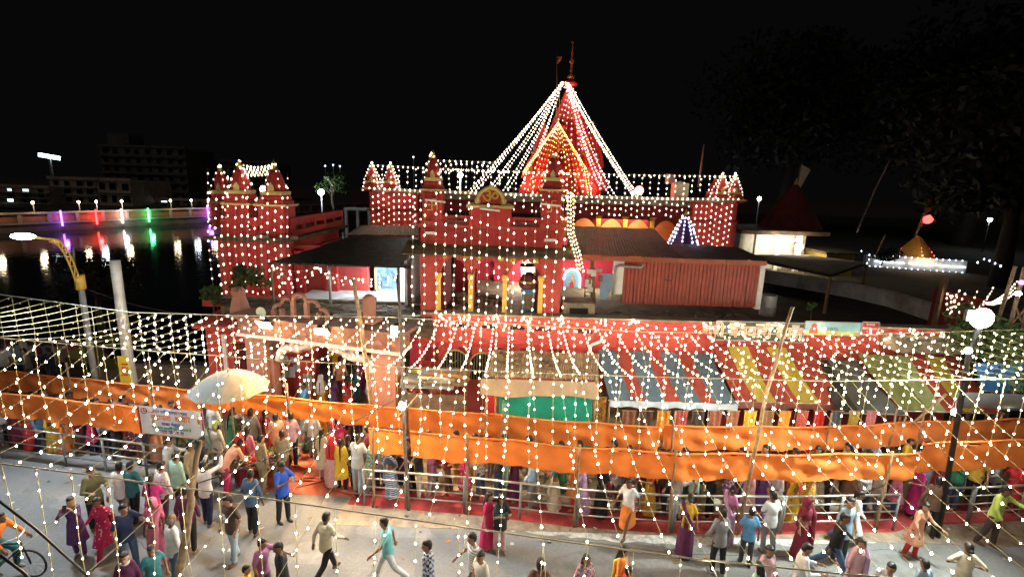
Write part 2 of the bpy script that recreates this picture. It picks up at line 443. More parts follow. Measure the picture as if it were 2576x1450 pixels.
# expansion joint and pavers
j = MB()
ja = [on(px, py, .007) for px, py in ((880,1295),(1100,1320),(1300,1345),(1500,1365),(1700,1392),(2000,1400))]
for a, b_ in zip(ja, ja[1:]):
    j.add([a, b_, b_ + V3((0,.018,0)), a + V3((0,.018,0))], [(0,1,2,3)])
struct('road_joint', j, mat('dark_joint', (0.05,0.045,0.04), 0.95))
pv = struct('pavement', MB().box(-4.2, 14.5, 10.55, 14.2, 0.0, 0.010), mat('paver_sand', (0.28, 0.22, 0.16), 0.95, 0.3, 4))
PAV = [mat('cream_paver_%s' % k, c, 0.9, 0.2, 9, 0.2) for k, c in (('light', (0.46,0.39,0.29)), ('mid', (0.38,0.32,0.24)), ('red', (0.36,0.22,0.16)))]
pm = [MB().hexa([(-.118,-.118,0),(.118,-.118,0),(.118,.118,0),(-.118,.118,0)], [(-.108,-.108,.028),(.108,-.108,.028),(.108,.108,.028),(-.108,.108,.028)]).mesh('paver', c) for c in PAV]
cnt = 0
for iy in range(7):
    for ix in range(41):
        x = -1.4 + ix*.25; y = outline(x) + .95 + iy*.25
        o = bpy.data.objects.new('paver', random.choices(pm, (5,4,1))[0]); COL.objects.link(o); o.parent = pv
        o.location = V3((x + U(-.004,.004) + (.125 if iy % 2 else 0), y, .008 + U(0,.006))) - pv.location
        o.rotation_euler = (0, 0, U(-.03,.03))

# ---------------------------------------------------------------- trees and plants
def leaves(mb, c, r, n, size, squash=0.8):
    c = V3(c)
    for _ in range(n):
        while True:
            d = V3((U(-1,1), U(-1,1), U(-1,1)))
            if .25 < d.length < 1: break
        p = c + V3((d.x*r, d.y*r, d.z*r*squash))
        a = V3((U(-1,1),U(-1,1),U(-1,1))).normalized(); b_ = a.cross(V3((U(-1,1),U(-1,1),U(-1,1)))).normalized()
        s = size*U(.6,1.3)
        mb.add([p - a*s, p + b_*s*.45, p + a*s, p - b_*s*.45], [(0,1,2,3)])
def tree(name, label, base, h, cr, clumps, nl, lsize, mleaf=None, cat='tree', group=None):
    base = V3(base); t = thing(name, label, cat, base, group=group)
    tr = MB(); top = base + V3((U(-.1,.1)*h, U(-.05,.05)*h, h*.62))
    tr.tube([base - V3((0,0,.1)), lerp(base, top, .4) + V3((U(-.05,.05)*h,0,0)), top], [.045*h, .035*h, .018*h], 7)
    cr_ = MB(); cs = []
    for k in range(clumps):
        a = U(0, 2*math.pi); rr = cr*math.sqrt(rnd())*.8
        c = base + V3((rr*math.cos(a), rr*math.sin(a)*.8, h*U(.5,.95)))
        cs.append(c)
        tr.tube([lerp(base, top, U(.55,1)), lerp(top, c, .5) + V3((0,0,U(0,.1)*h)), c], [.014*h,.009*h,.004*h], 5)
        leaves(cr_, c, cr*U(.28,.5), nl, lsize)
    tr.build('trunk', BARKD if h > 10 else BARK, t); cr_.build('crown', mleaf or LEAF, t)
    return t
tree('bushy_tree', 'dark bushy tree at the edge of the tank behind the white post', on(262, 850), 4.3, 1.9, 14, 130, .13, LEAFD)
tree('leafy_shrub', 'leafy green shrub growing out of the wall under the left temple tower', at(622, 772, 17.6), 1.45, .75, 10, 110, .075)
tree('leafy_shrub', 'pale green shrub leaning over the tank beside the pink gate roof', at(536, 790, 17.2), .95, .5, 8, 90, .075)
tree('lamp_lit_tree', 'small tree lit green by a white lamp beyond the temple parapet', at(842, 530, 60), 4.2, 1.9, 10, 120, .22)
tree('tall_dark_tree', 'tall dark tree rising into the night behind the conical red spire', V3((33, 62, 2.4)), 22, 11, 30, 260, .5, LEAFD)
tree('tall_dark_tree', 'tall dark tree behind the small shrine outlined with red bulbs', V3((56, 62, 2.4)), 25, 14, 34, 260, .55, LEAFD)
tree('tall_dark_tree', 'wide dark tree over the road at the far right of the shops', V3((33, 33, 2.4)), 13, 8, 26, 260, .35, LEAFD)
tree('rooftop_weed', 'small weed growing on the dark roof ledge above the shop signs', at(2040, 798, 16.4), .5, .22, 5, 40, .05)
tree('roadside_tree', 'leafy roadside tree lit by the big flood lamp at the right', V3((at(2545,900,14.2).x, 14.2, 0)), 5.2, 1.9, 16, 150, .10)
tree('garden_bush', 'low bush in front of the tube-lit white wall', on(2215, 672, 2.4), 1.5, 1.2, 9, 110, .12, LEAFD)

# ---------------------------------------------------------------- far shore
wn = V3((-wd.y, wd.x, 0))       # away from camera
if wn.y < 0: wn = -wn
Lw = (WB - WA).length
tw = thing('tank_wall', 'cream tank wall with terracotta panels along the far shore', 'wall', lerp(WA, WB, .5))
def wbox(mb, s0, s1, z0, z1, d0, d1):
    a, b_ = WA + wd*s0, WA + wd*s1
    q = [a + wn*d0, b_ + wn*d0, b_ + wn*d1, a + wn*d1]
    return mb.hexa([V3((p.x,p.y,ZW+z0)) for p in q], [V3((p.x,p.y,ZW+z1)) for p in q])
wbox(MB(), 0, Lw, -.5, 1.15, .0, .7).build('base', mat('wall_stone', (.24,.2,.15), .9, .3, .5), tw)
wbox(MB(), 0, Lw, 1.15, 1.45, -.1, .6).build('lower_band', mat('wall_cream', (.42,.33,.24), .8, .1, 2), tw)
wbox(MB(), 0, Lw, 2.75, 3.0, -.1, .6).build('coping', MATS['wall_cream'], tw)
sp = 3.6; k = 0; s0 = 0
PM_ = mat('terracotta_panel', (.42,.17,.09), .85, .1, 2)
while s0 < Lw:
    wbox(MB(), s0, s0 + .45, 1.45, 2.75, -.06, .5).build('post', MATS['wall_cream'], tw)
    wbox(MB(), s0 + .45, min(s0 + sp, Lw), 1.45, 2.75, .15, .4).build('panel', PM_, tw)
    s0 += sp
def onwall(px, extra=0):    # distance along wall where pixel column px hits
    d = ray(px, 545); d = V3((d.x, d.y)); n2 = V3((wn.x, wn.y))
    t = (n2.x*WA.x + n2.y*WA.y)/(d.x*n2.x + d.y*n2.y)
    p = d*t; return V3((p.x, p.y, 0))
def neon(px, rgb, nm, s=14, h=2.5):
    p = onwall(px) - wn*.3
    o = MB().cyl((p.x,p.y,ZW+.7), (p.x,p.y,ZW+.7+h), .12, n=6).build('neon_pole', glow('neon_' + nm, rgb, s))
    tag(o, 'glowing %s light pole on the far tank wall %s' % (nm, 'left of the globe lamps' if px < 200 else 'among the globe lamps' if px < 500 else 'close to the temple tower'), 'light pole', 'coloured light poles on the far shore')
    light('neon_light', 'POINT', p + V3((0,0,ZW+2.2)) - wn*.8, 80, rgb, size=.3)
neon(152, (.30,.10,1.0), 'violet', 5); neon(240, (1.0,.05,.05), 'red', 4); neon(305, (.8,.85,1.0), 'white', 5)
neon(372, (.1,1.0,.35), 'green', 5); neon(522, (.36,.10,1.0), 'purple', 5, 2.6)
lampm = glow('far_lamp', (1.0,.78,.5), 14); lampc = glow('far_lamp_cool', (.8,.9,1.0), 14)
for px, cool in ((205,0),(247,1),(313,0),(435,0),(487,1),(530,0),(90,0),(-20,0)):
    p = onwall(px + (2 if px == 247 else 0)) + wn*.25
    t = thing('shore_lamp', '%s globe lamp on a short post along the far tank wall' % ('white' if cool else 'amber'), 'lamp', V3((p.x,p.y,ZW+3)), group='%s globe lamps along the far shore' % ('white' if cool else 'amber'))
    MB().cyl((p.x,p.y,ZW+2.95), (p.x,p.y,ZW+4.3), .08, n=6).build('post', GREYM, t)
    MB().ball((p.x,p.y,ZW+4.5), .2, nu=8, nv=5).build('globe', lampc if cool else lampm, t)
    light('lamp_light', 'POINT', (p.x-wn.x*1.2,p.y-wn.y*1.2,ZW+4.3), 90, (.85,.9,1) if cool else (1,.75,.45), t, size=.3)

WALLB = mat('far_house_wall', (.42,.33,.26), .9, .25, .3, stain=((.13,.1,.08), .25, .5, .7))
WALLG = mat('far_house_grey', (.12,.11,.095), .9, .25, .3)
litc = glow('lit_window_cool', (.75,.95,1.0), 2.2); litg = glow('lit_window_green', (.5,.9,.75), 1.0)
def house(label, pxl, pxr, ytop, Yd, wins, lit=(), m=None, dep=14, storeys=3, roof_extra=None):
    """far house: front wall plane facing the tank at depth Yd"""
    a, b_ = at(pxl, 520, Yd), at(pxr, 520, Yd); top = at((pxl+pxr)/2, ytop, Yd).z
    x0, x1 = a.x, b_.x
    t = thing('far_house', label, 'house', V3(((x0+x1)/2, Yd, 0)))
    m = m or WALLB
    MB().box(x0, x1, Yd, Yd+dep, -.5, top).build('wall', m, t)
    MB().box(x0-.3, x1+.3, Yd-.4, Yd+.3, top-.01, top+.7).build('parapet', m, t)
    sh = top/storeys
    for s in range(1, storeys):
        MB().box(x0-.2, x1+.2, Yd-.9, Yd-.002, s*sh-.12, s*sh+.12).build('ledge', WALLG, t)
    for s in range(storeys):
        for k in range(wins):
            cx = lerp(x0, x1, (k+.5)/wins) + U(-.3,.3); ww = U(.9,1.5); z0 = s*sh + sh*.3; z1 = s*sh + sh*.78
            li = (s, k) in lit
            wv = MB().box(cx-ww/2-.12, cx+ww/2+.12, Yd-.10, Yd-.003, z0-.12, z1+.12).build('window', WALLG, t)
            MB().box(cx-ww/2, cx+ww/2, Yd-.13, Yd-.102, z0, z1).build('pane', lit[(s,k)] if li else GLASSD, wv)
            if rnd() < .5: MB().box(cx-ww/2-.4, cx+ww/2+.4, Yd-1.0, Yd-.104, z1+.16, z1+.3).build('sunshade', WALLG, wv)
    if roof_extra:
        MB().box(lerp(x0,x1,roof_extra[0]), lerp(x0,x1,roof_extra[1]), Yd+2, Yd+8, top, top+roof_extra[2]).build('stair_tower', m, t)
    return t
house('low brown house across the tank with two greenish lit windows', -140, 130, 470, 118, 7, {(2,4): litg, (2,5): litg, (0,4): litc}, storeys=3)
house('old cream house with sunshades across the tank', 135, 250, 452, 122, 4, {}, storeys=3)
house('pale house with dark arched windows across the tank', 252, 335, 455, 120, 3, {}, storeys=2)
house('tall dark block with a stair tower across the tank', 270, 480, 372, 150, 8, {}, storeys=6, m=WALLG, roof_extra=(.05,.3,4))
house('long grey block with four bright windows near its top across the tank', 440, 690, 407, 165, 9, {(6,1): litc, (5,1): litc, (6,2): litc, (5,2): litc, (2,0): litc}, storeys=7, m=WALLG)
house('low dark house with small lit windows behind the neon poles', 345, 545, 505, 128, 7, {(1,0): litc, (1,2): litc}, storeys=2)
# glowing rooftop sign
sg = thing('rooftop_light', 'slanted white glowing strip on a dark far rooftop', 'light', at(122, 400, 160))
a, b_ = at(98, 389, 160), at(150, 398, 160)
MB().bar(a, b_, .5, 1.1).build('tube', glow('roof_sign', (.75,.95,1.0), 6), sg)
MB().bar((a+b_)/2 - V3((0,0,.55)), V3(((a+b_).x/2, 160, 0)), .5, .5).build('mast', GREYM, sg)
# dark shops at the far bank, left
for k, (xa, xb, ya, yb) in enumerate(((-40,42,490+50,505+50),(88,146,522+20,541+20))):
    a, b_ = at(xa, yb, 100), at(xb, ya, 100)
    t = thing('lit_shopfront', 'shopfront glowing white on the far shore, %s' % ('beside the brown house' if k else 'at the end of the tank wall'), 'shop', V3(((a.x+b_.x)/2,100,0)))
    MB().box(a.x-.5, b_.x+.5, 100.1, 104, 0, max(a.z,b_.z)+1).build('wall', WALLG, t)
    MB().box(a.x, b_.x, 99.98, 100.09, min(a.z,b_.z), max(a.z,b_.z)).build('shop_window', glow('shop_white', (.85,.93,1.0), 1.6), t)
# pergola on the far right of the tank
t = thing('stone_pergola', 'grey stone pergola beyond the red parapet', 'pergola', at(905, 560, 55))
p0, p1 = at(868, 522, 55), at(962, 522, 55)
MB().box(p0.x, p1.x, 54.5, 56, p0.z-.25, p0.z).build('beam', GREYW, t)
for k in range(4):
    x = lerp(p0.x+.15, p1.x-.15, k/3); MB().box(x-.14, x+.14, 54.7, 55, 0, p0.z-.251).build('column', GREYW, t)
for (px, py, Yd, s, lb) in ((663,476,45,.22,'bright white lamp seen between the tower pinnacles'), (808,483,58,.26,'white lamp beside the small green-lit tree'), (1158,440,34,.12,'small white lamp above the court roof')):
    p = at(px, py, Yd); t = thing('pole_lamp', lb, 'lamp', V3((p.x,Yd,0)))
    MB().cyl((p.x,Yd,0), p, .06, n=6).build('pole', GREYM, t)
    MB().ball(p, s*1.4, nu=8, nv=5).build('bulb', glow('lamp_cold', (.85,.92,1.0), 30), t)
    light('lamp_light', 'POINT', p + V3((0,-.6,0)), 220, (.85,.92,1.0), t, size=.2)
for px, py in ((818,417),(838,415),(855,418),(1040,395)):
    p = at(px, py, 180)
    t = thing('distant_lamp', 'tiny far-off lamp above the dark treeline left of the temple', 'lamp', V3((p.x,180,0)), group='tiny far-off lamps')
    MB().cyl((p.x,180,0), p, .1, n=5).build('pole', GREYM, t); MB().ball(p, .3, nu=6, nv=4).build('bulb', litc, t)
# ================================================================= LIGHT STRINGS
def bulb_geo(mb, p, r, d=V3((0,0,-1)), n=5):
    p = V3(p); x, y = frame(d)
    rings = [[p + d*(h*r) + x*(k*r*math.cos(2*math.pi*i/n)) + y*(k*r*math.sin(2*math.pi*i/n)) for i in range(n)] for h, k in ((-.9,.45),(.0,1.0),(.8,.75))]
    vs = [q for rr in rings for q in rr] + [p + d*(r*1.5), p - d*(r*1.6)]
    fs = [(j*n+i, j*n+(i+1)%n, (j+1)*n+(i+1)%n, (j+1)*n+i) for j in range(2) for i in range(n)]
    fs += [(2*n+i, 2*n+(i+1)%n, 3*n) for i in range(n)] + [((i+1)%n, i, 3*n+1) for i in range(n)]
    mb.add(vs, fs, True)
def sag_pts(p0, p1, sag, n=14):
    p0, p1 = V3(p0), V3(p1)
    return [lerp(p0, p1, k/n) - V3((0,0,sag*4*(k/n)*(1-k/n))) for k in range(n+1)]
def walk(pts, step, start=None):
    out = []; acc = -(start if start is not None else step*U(.2,.9))
    for a, b_ in zip(pts, pts[1:]):
        L = (b_-a).length
        if L < 1e-9: continue
        pos = -acc if acc < 0 else step - acc
        while pos < L:
            out.append(lerp(a, b_, pos/L)); last = pos; pos += step
        acc = (acc + L) if acc < 0 and acc + L < 0 else (L - (pos - step))
    return out
def string(pts, step, r, m, label, group, wire=.006, name='light_string', jit=0.0, hang=0.0, start=None):
    r = r*(.86 if m in (BW, BN_) else 1.0); step = step*(.80 if m is BW else .88 if m is BN_ else 1.0)
    pts = [V3(p) for p in pts]
    w = MB().tube(pts, wire, 3).build(name, WIRE)
    tag(w, label, 'light string', group)
    bm = MB()
    for p in walk(pts, step, start):
        rr = r*.55*U(.75,1.2)
        if jit: p = p + V3((U(-jit,jit), U(-jit,jit), U(-jit,jit)))
        pick(bm, len(variants(m))); bulb_geo(bm, p - V3((0,0,hang + rr)), rr)
    if bm.v: bm.build('bulbs', variants(m), w, kind='stuff')
    return w
def curtain(lines, step, r, m, label, group=None, name='bulb_curtain', wire=.005, cat='bulb curtain'):
    """many short strands hung together: one thing with a wire net and its bulbs"""
    w = MB(); bm = MB()
    for pts in lines:
        pts = [V3(p) for p in pts]; w.tube(pts, wire, 3)
        for p in walk(pts, step):
            rr = r*.55*U(.75,1.2); pick(bm, len(variants(m))); bulb_geo(bm, p - V3((0,0,rr)), rr)
    o = w.build(name, WIRE, kind=None); tag(o, label, cat, group)
    bm.build('bulbs', variants(m), o, kind='stuff')
    return o
def drops(p0, p1, n, ln, step, r, m, label, group, wire=.006, sway=.05, jl=.15):
    L_ = []
    for k in range(n):
        a = lerp(V3(p0), V3(p1), (k+.5)/n) ; L = ln*U(1-jl, 1+jl*.4)
        s1, s2 = U(-sway,sway), U(-sway,sway)
        L_.append([a, a + V3((s1,s1*.4,-L*.5)), a + V3((s2,s2*.4,-L))])
    curtain(L_, step, r, m, label, None, wire=wire)

# ================================================================= TEMPLE
def kalash(c, s, parent, name='finial'):
    return MB().lathe(c, [(.30*s,0),(.42*s,.10*s),(.46*s,.22*s),(.30*s,.36*s),(.20*s,.42*s),(.33*s,.5*s),(.36*s,.6*s),(.20*s,.74*s),(.14*s,.8*s),(.24*s,.9*s),(.25*s,1.0*s),(.10*s,1.2*s),(.02*s,1.5*s)], 12).build(name, GOLD, parent)
def pinnacle(c, hw, parent, h=1.0, gold=True):
    """stepped base, bell roof with gold band, gold kalash; c = centre of the cornice"""
    c = V3(c); d = MB()
    d.sqloft(c, [(hw*1.16,-.03*h),(hw*1.16,.02*h),(hw*.98,.03*h),(hw*.98,.12*h),(hw*.86,.16*h),(hw*.86,.24*h),(hw*.76,.28*h)])
    dm = d.build('pinnacle_base', RED, parent)
    MB().sqloft(c, [(hw*1.22,.0),(hw*1.24,.05*h),(hw*1.10,.052*h)]).build('gold_cornice', CREAM, dm)
    MB().sqloft(c, [(hw*.80,.28*h),(hw*.84,.30*h),(hw*.84,.37*h),(hw*.74,.375*h)]).build('gold_band', CREAM, dm)
    bell = MB(); n = 16
    rings = []
    for r, z in ((.68,.37),(.66,.50),(.59,.64),(.48,.76),(.35,.86),(.26,.92)):
        rings.append([c + V3((hw*r*math.copysign(abs(math.cos(a))**.55, math.cos(a)), hw*r*math.copysign(abs(math.sin(a))**.55, math.sin(a)), z*h)) for a in (2*math.pi*(k+.5)/n for k in range(n))])
    bell.loft(rings); b_ = bell.build('bell_roof', RED, parent)
    MB().prism([(-.13,0),(-.10,.16),(0,.28),(.10,.16),(.13,0)], c + V3((0,-hw*.79,.37*h)), (hw*2,0,0), (0,0,h*.8), (0,.03,0)).build('gold_leaf_plaque', CREAM, b_)
    kalash(c + V3((0,0,.88*h)), hw*.62, parent)

GW = thing('temple_gateway', 'red temple gateway with three cusped arches, twin gilded pinnacles and a round emblem gable', 'gateway', at(1237, 795, 17.0))
YP = 16.0
def PX(px, py=650): return at(px, py, YP).x
def PZ(py, px=1237): return at(px, py, YP).z
zf, zl, zc, zb, zp = PZ(793), PZ(634), PZ(612), PZ(575), PZ(523)
xl0, xl1, xr0, xr1 = PX(1057), PX(1104), PX(1362), PX(1414)
D = 2.3
for a, b_ in ((xl0,xl1),(xr0,xr1)):
    MB().box(a, b_, YP, YP+D, zf-.25, zl).build('pier', RED2, GW)
# cusped arcade
cols = [PX(1104), PX(1185), PX(1272), PX(1362)]
zs = PZ(700); za = PZ(648)
def cusp(u, cusps=5):        # u 0..1 -> height 0..1 of a cusped arch
    x = abs(u*2-1); base = math.sqrt(max(0, 1 - x**2.0))*.82 + .18*(1-x)
    return base - .10*abs(math.sin(u*math.pi*cusps))**1.0*(1 if .03<u<.97 else 0) + .03
for k in range(3):
    a, b_ = cols[k] + (.09 if k else 0), cols[k+1] - (.09 if k < 2 else 0)
    s = MB(); N = 30; rows = []
    for i in range(N+1):
        u = i/N; x = lerp(a, b_, u); z = zs + (za - zs)*max(0, cusp(u)); rows.append((x, z))
    for (x0_, z0_), (x1_, z1_) in zip(rows, rows[1:]):
        s.hexa([(x0_,YP+.06,z0_),(x1_,YP+.06,z1_),(x1_,YP+.42,z1_),(x0_,YP+.42,z0_)], [(x0_,YP+.06,zl-.02),(x1_,YP+.06,zl-.02),(x1_,YP+.42,zl-.02),(x0_,YP+.42,zl-.02)])
    s.build('arch_spandrel', RED2, GW)
for k in (1, 2):
    MB().box(cols[k]-.09, cols[k]+.09, YP+.08, YP+.40, zf, zl-.03).build('column', RED2, GW)
for x in (xl1-.02, cols[1], cols[2], xr0+.02):
    c = MB(); zt = PZ(690)
    c.sqloft((x, YP+.02, 0), [(.10,zf-.02),(.10,zf+.10),(.075,zf+.14),(.07,zt-.2),(.10,zt-.14),(.10,zt-.06),(.085,zt)])
    c.build('yellow_pilaster', YEL, GW)
fl = MB()      # rosette mesh
for k in range(8):
    a = 2*math.pi*k/8; fl.ball((.075*math.cos(a), 0, .075*math.sin(a)), .042, .02, .042, 6, 4)
fl.ball((0,-.012,0), .05, .03, .05, 8, 4)
me = fl.mesh('rosette', GOLD)
for px, py in ((1117,642),(1172,644),(1202,647),(1259,650),(1289,652),(1348,655)):
    o = bpy.data.objects.new('rosette', me); COL.objects.link(o); o.parent = GW
    o.location = at(px, py, YP) + V3((0,.04,0)) - GW.location
# eave slab (chajja)
ch = MB()
x0e, x1e = PX(1022), PX(1440)
ch.hexa([(x0e,YP-.75,zl-.06),(x1e,YP-.75,zl-.06),(x1e,YP+.3,zl+.02),(x0e,YP+.3,zl+.02)], [(x0e,YP-.75,zl-.01),(x1e,YP-.75,zl-.01),(x1e,YP+.3,zc),(x0e,YP+.3,zc)])
ch.build('eave_slab', MOSS, GW)
for k in range(9):
    x = lerp(xl0+.15, xr1-.15, k/8)
    MB().hexa([(x-.04,YP-.45,zl-.10),(x+.04,YP-.45,zl-.10),(x+.04,YP+.055,zl-.30),(x-.04,YP+.055,zl-.30)], [(x-.04,YP-.45,zl-.065),(x+.04,YP-.45,zl-.065),(x+.04,YP+.055,zl-.05),(x-.04,YP+.055,zl-.05)]).build('bracket', RED, GW)
MB().box(xl0+.02, xr1-.02, YP+.02, YP+D, zl+.03, zb).build('entablature', RED, GW)
MB().box(xl0-.05, xr1+.05, YP-.03, YP+D+.03, zb-.001, zb+.09).build('cornice_band', RED2, GW)
for k in range(46):
    x = lerp(xl0+.05, xr1-.05, k/45)
    MB().box(x-.03, x+.03, YP-.015, YP+.019, zb-.14, zb-.05).build('dentil', RED2, GW)
# towers with emblem
for side, (a, b_) in enumerate(((PX(1062,540),PX(1111,540)),(PX(1362,545),PX(1411,545)))):
    zt = PZ(480, 1088 if side == 0 else 1388)
    tw_ = MB(); hw = (b_-a)/2; cx = (a+b_)/2
    tw_.box(a, b_, YP+.02, YP+.02+2*hw, zb+.09, zt-.05)
    tb = tw_.build('tower', RED, GW)
    MB().box(a-.04, b_+.04, YP-.02, YP+.06+2*hw, zb+.091, zb+.2).build('tower_plinth', RED2, tb)
    e = MB(); ec = V3((cx, YP+.012, lerp(zb, zt, .62))); s = .085; w_ = .035
    def seg(p, q): e.bar(ec + V3((p[0]*s,0,p[1]*s)), ec + V3((q[0]*s,0,q[1]*s)), w_, .03)
    seg((-2,0),(2,0)); seg((0,-2),(0,2)); seg((0,2),(1.8,2)); seg((2,0),(2,-1.8)); seg((0,-2),(-1.8,-2)); seg((-2,0),(-2,1.8))
    e.build('emblem', YEL, tb)
    pinnacle((cx, YP+.02+hw, zt), hw, GW, 1.12)
# parapet with cusped slots and centre gable
xa, xb = PX(1180,550), PX(1286,550)
for a, b_ in ((PX(1111,560)+.002, xa-.002),(xb+.002, PX(1362,560)-.002)):
    z1 = PZ(545); zo0, zo1 = PZ(567), PZ(556)
    pr = MB(); pr.box(a, b_, YP+.1, YP+.32, zb+.09, zo0).box(a, b_, YP+.1, YP+.32, zo1, z1)
    pr.box(a, a+.14, YP+.1, YP+.32, zo0, zo1).box(b_-.14, b_, YP+.1, YP+.32, zo0, zo1)
    for k in range(7):
        x = lerp(a+.2, b_-.2, k/6); pr.cyl((x,YP+.1,zo1), (x,YP+.32,zo1), .05, n=6)
    pr.build('parapet', RED, GW)
MB().box(xa, xb, YP-.02, YP+.4, zb+.09, zp).build('centre_panel', RED, GW)
gx = (xa+xb)/2
MB().box(xa-.08, xb+.08, YP-.12, YP+.45, zp+.001, zp+.09).build('gable_sill', CREAM, GW)
N = 20; hh = PZ(468) - zp - .09; hw = (xb-xa)/2*.62
arc = [(hw*math.cos(math.pi*k/N), hh*.86*math.sin(math.pi*k/N)) for k in range(N+1)]
MB().prism(arc, (gx, YP+.02, zp+.091), (1,0,0), (0,0,1), (0,.25,0)).build('gable_disc', RED, GW)
fr = MB(); fr.tube([(gx + x*1.05, YP+.0, zp+.10 + z*1.05) for x, z in arc], .065, 6)
fr.tube([(gx, YP, zp+.10+hh*.88), (gx, YP, zp+.10+hh*1.12)], [.10,.02], 6)
for s in (-1, 1):
    fr.tube([(gx + s*(hw*1.05 + .16*math.cos(a)*(.3+.1*a)), YP, zp+.2 + .16*math.sin(a)*(.3+.1*a)) for a in [k*.5 for k in range(13)]], .03, 5)
    fr.bar((gx+s*hw*1.0, YP, zp+.13), (gx+s*(xb-xa)*.5, YP, zp+.11), .08, .06)
fr.build('gilded_frame', CREAM, GW)
text_mesh('\u0950', 'om_sign', GOLD, .62, GW, (gx, YP-.002, zp+.10+hh*.42), (1,0,0), (0,0,1), bold=.008)
# tube lights and fittings under the eaves
for px, py in ((1095,505),(1232,527),(1385,515)):
    p = at(px, py, YP-.2); MB().bar(p + V3((-.32,0,.03)), p + V3((.32,0,-.03)), .05, .05).build('tube_fitting', WHITE, GW)
for px, py in ((1083,586),(1383,604)):
    p = at(px, py, YP-.35); MB().cbox(p, .34, .16, .06, .2, -.3).build('led_flood', WHITE, GW)
    MB().bar(p, p + V3((.08,.37,-.02)), .02, .02).build('flood_arm', GREYM, GW)
# inside the gateway
zi = zf - .02
MB().box(xl0, xr1, YP-.1, YP+6.5, zf-.3, zi).build('floor_slab', CONC, GW)
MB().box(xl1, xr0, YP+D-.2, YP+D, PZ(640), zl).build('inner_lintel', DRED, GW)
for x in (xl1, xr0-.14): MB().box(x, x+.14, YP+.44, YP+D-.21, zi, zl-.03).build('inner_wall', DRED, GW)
MB().box(xl1+.12, xl1+1.0, YP+3.6, YP+3.9, zi, zl).build('court_wall', CRIM, GW)
MB().box(xl1+1.6, xr0+.1, YP+6.0, YP+6.3, zi, zl+.6).build('court_wall', CRIM, GW)
# small painted shrine niches lit inside
PAINTB = mat('sky_blue_paint', (.16,.42,.72), .6, .12, 4)
def deity_panel(c, w, h, parent):
    """arched blue niche with a painted many-armed figure in red"""
    c = V3(c); arcp = [(-w/2,0)] + [(w/2*math.cos(math.pi - math.pi*k/14), h*.62 + h*.38*math.sin(math.pi*k/14)) for k in range(15)] + [(w/2,0)]
    MB().prism(arcp, c, (1,0,0), (0,0,1), (0,.05,0)).build('niche', PAINTB, parent)
    tb = MB().tube([c + V3((x*1.05,-.03,z*1.03)) for x, z in arcp[1:-1]], .03, 6)
    tb.tube([c + V3((w/2*1.05,-.03,h*.62)), c + V3((w/2*1.05,-.03,0))], .03, 6)
    tb.build('lit_rim', glow('rim_white', (1,.95,.85), 5), parent)
    f = MB(); y = -.03
    sk = mat('painted_skin', (.72,.44,.22), .6, .05); rd = mat('painted_red', (.55,.06,.04), .6, .1, 8)
    f.cur = 0
    f.prism([(-.10*w,.56*h),(.10*w,.56*h),(.15*w,.36*h),(.20*w,.10*h),(-.20*w,.10*h),(-.15*w,.36*h)], c + V3((0,y,0)), (1,0,0), (0,0,1), (0,.028,0))
    f.cur = 1
    f.ball(c + V3((0,y,.68*h)), .055*w+.02, .02, .05*h+.02, 8, 5)
    for k in range(5):
        for s in (-1,1):
            a = R(-35 + k*30)
            f.bar(c + V3((s*.08*w,y+.004*k,.54*h)), c + V3((s*(.10*w+.26*w*math.cos(a)), y+.004*k, .54*h + .16*h*math.sin(a))), .035, .02)
    f.cur = 2
    f.prism([(-.10*w,.72*h),(-.07*w,.84*h),(0,.90*h),(.07*w,.84*h),(.10*w,.72*h)], c + V3((0,y+.01,0)), (1,0,0), (0,0,1), (0,.02,0))
    f.prism([(-.3*w,.03*h),(.3*w,.03*h),(.22*w,.10*h),(-.22*w,.10*h)], c + V3((0,y,0)), (1,0,0), (0,0,1), (0,.02,0))
    f.build('painted_figure', [rd, sk, GOLD], parent)
CT = thing('temple_court', 'crimson inner court wall with lit painted niches seen through the gateway', 'wall', at(1380, 760, 22.2))
yC = 22.2
zt_ = at(1400, 640, yC).z; zb_ = at(1400, 775, yC).z
MB().box(at(1190,700,yC).x, at(1580,700,yC).x, yC, yC+.3, zb_-1, zt_+.8).build('wall', CRIM, CT)
c = at(1436, 745, yC-.06); deity_panel(c, (at(1456,700,yC).x - at(1416,700,yC).x), at(1436,677,yC).z - c.z, CT)
c = at(1256, 722, yC-.06); deity_panel(c, (at(1268,700,yC).x - at(1242,700,yC).x), at(1256,668,yC).z - c.z, CT)
# shrine door with sign board, lit
a, b_ = at(1308,760,yC-.3), at(1352,668,yC-.3)
MB().box(a.x, b_.x, yC-.28, yC-.005, a.z, b_.z).build('shrine_door_frame', mat('pale_board', (.6,.55,.55), .7, .15, 6), CT)
MB().box(a.x+.12, b_.x-.12, yC-.32, yC-.281, a.z, b_.z-.55).build('shrine_door', mat('dull_brown_door', (.22,.10,.08), .7, .3, 5), CT)
MB().bar(V3((a.x, yC-.36, b_.z-.15)), V3((b_.x, yC-.36, b_.z-.15)), .09, .05).build('tube_light', glow('tube_warm', (1,.9,.7), 12), CT)
sbd = MB().box(a.x+.05, b_.x-.05, yC-.30, yC-.26, b_.z+.002, b_.z+.36).build('name_board', mat('cream_board', (.62,.5,.36), .7, .1, 5), CT)
text_mesh('\u0936\u094d\u0930\u0940 \u0915\u0941\u0923\u094d\u0921', 'lettering', mat('brown_letter', (.25,.08,.04), .7, 0), .26, CT, ((a.x+b_.x)/2, yC-.305, b_.z+.17), (1,0,0), (0,0,1))
light('court_light', 'POINT', (at(1330,660,20).x, 20.6, zt_-.4), 130, (1,.86,.7), CT, size=.15)
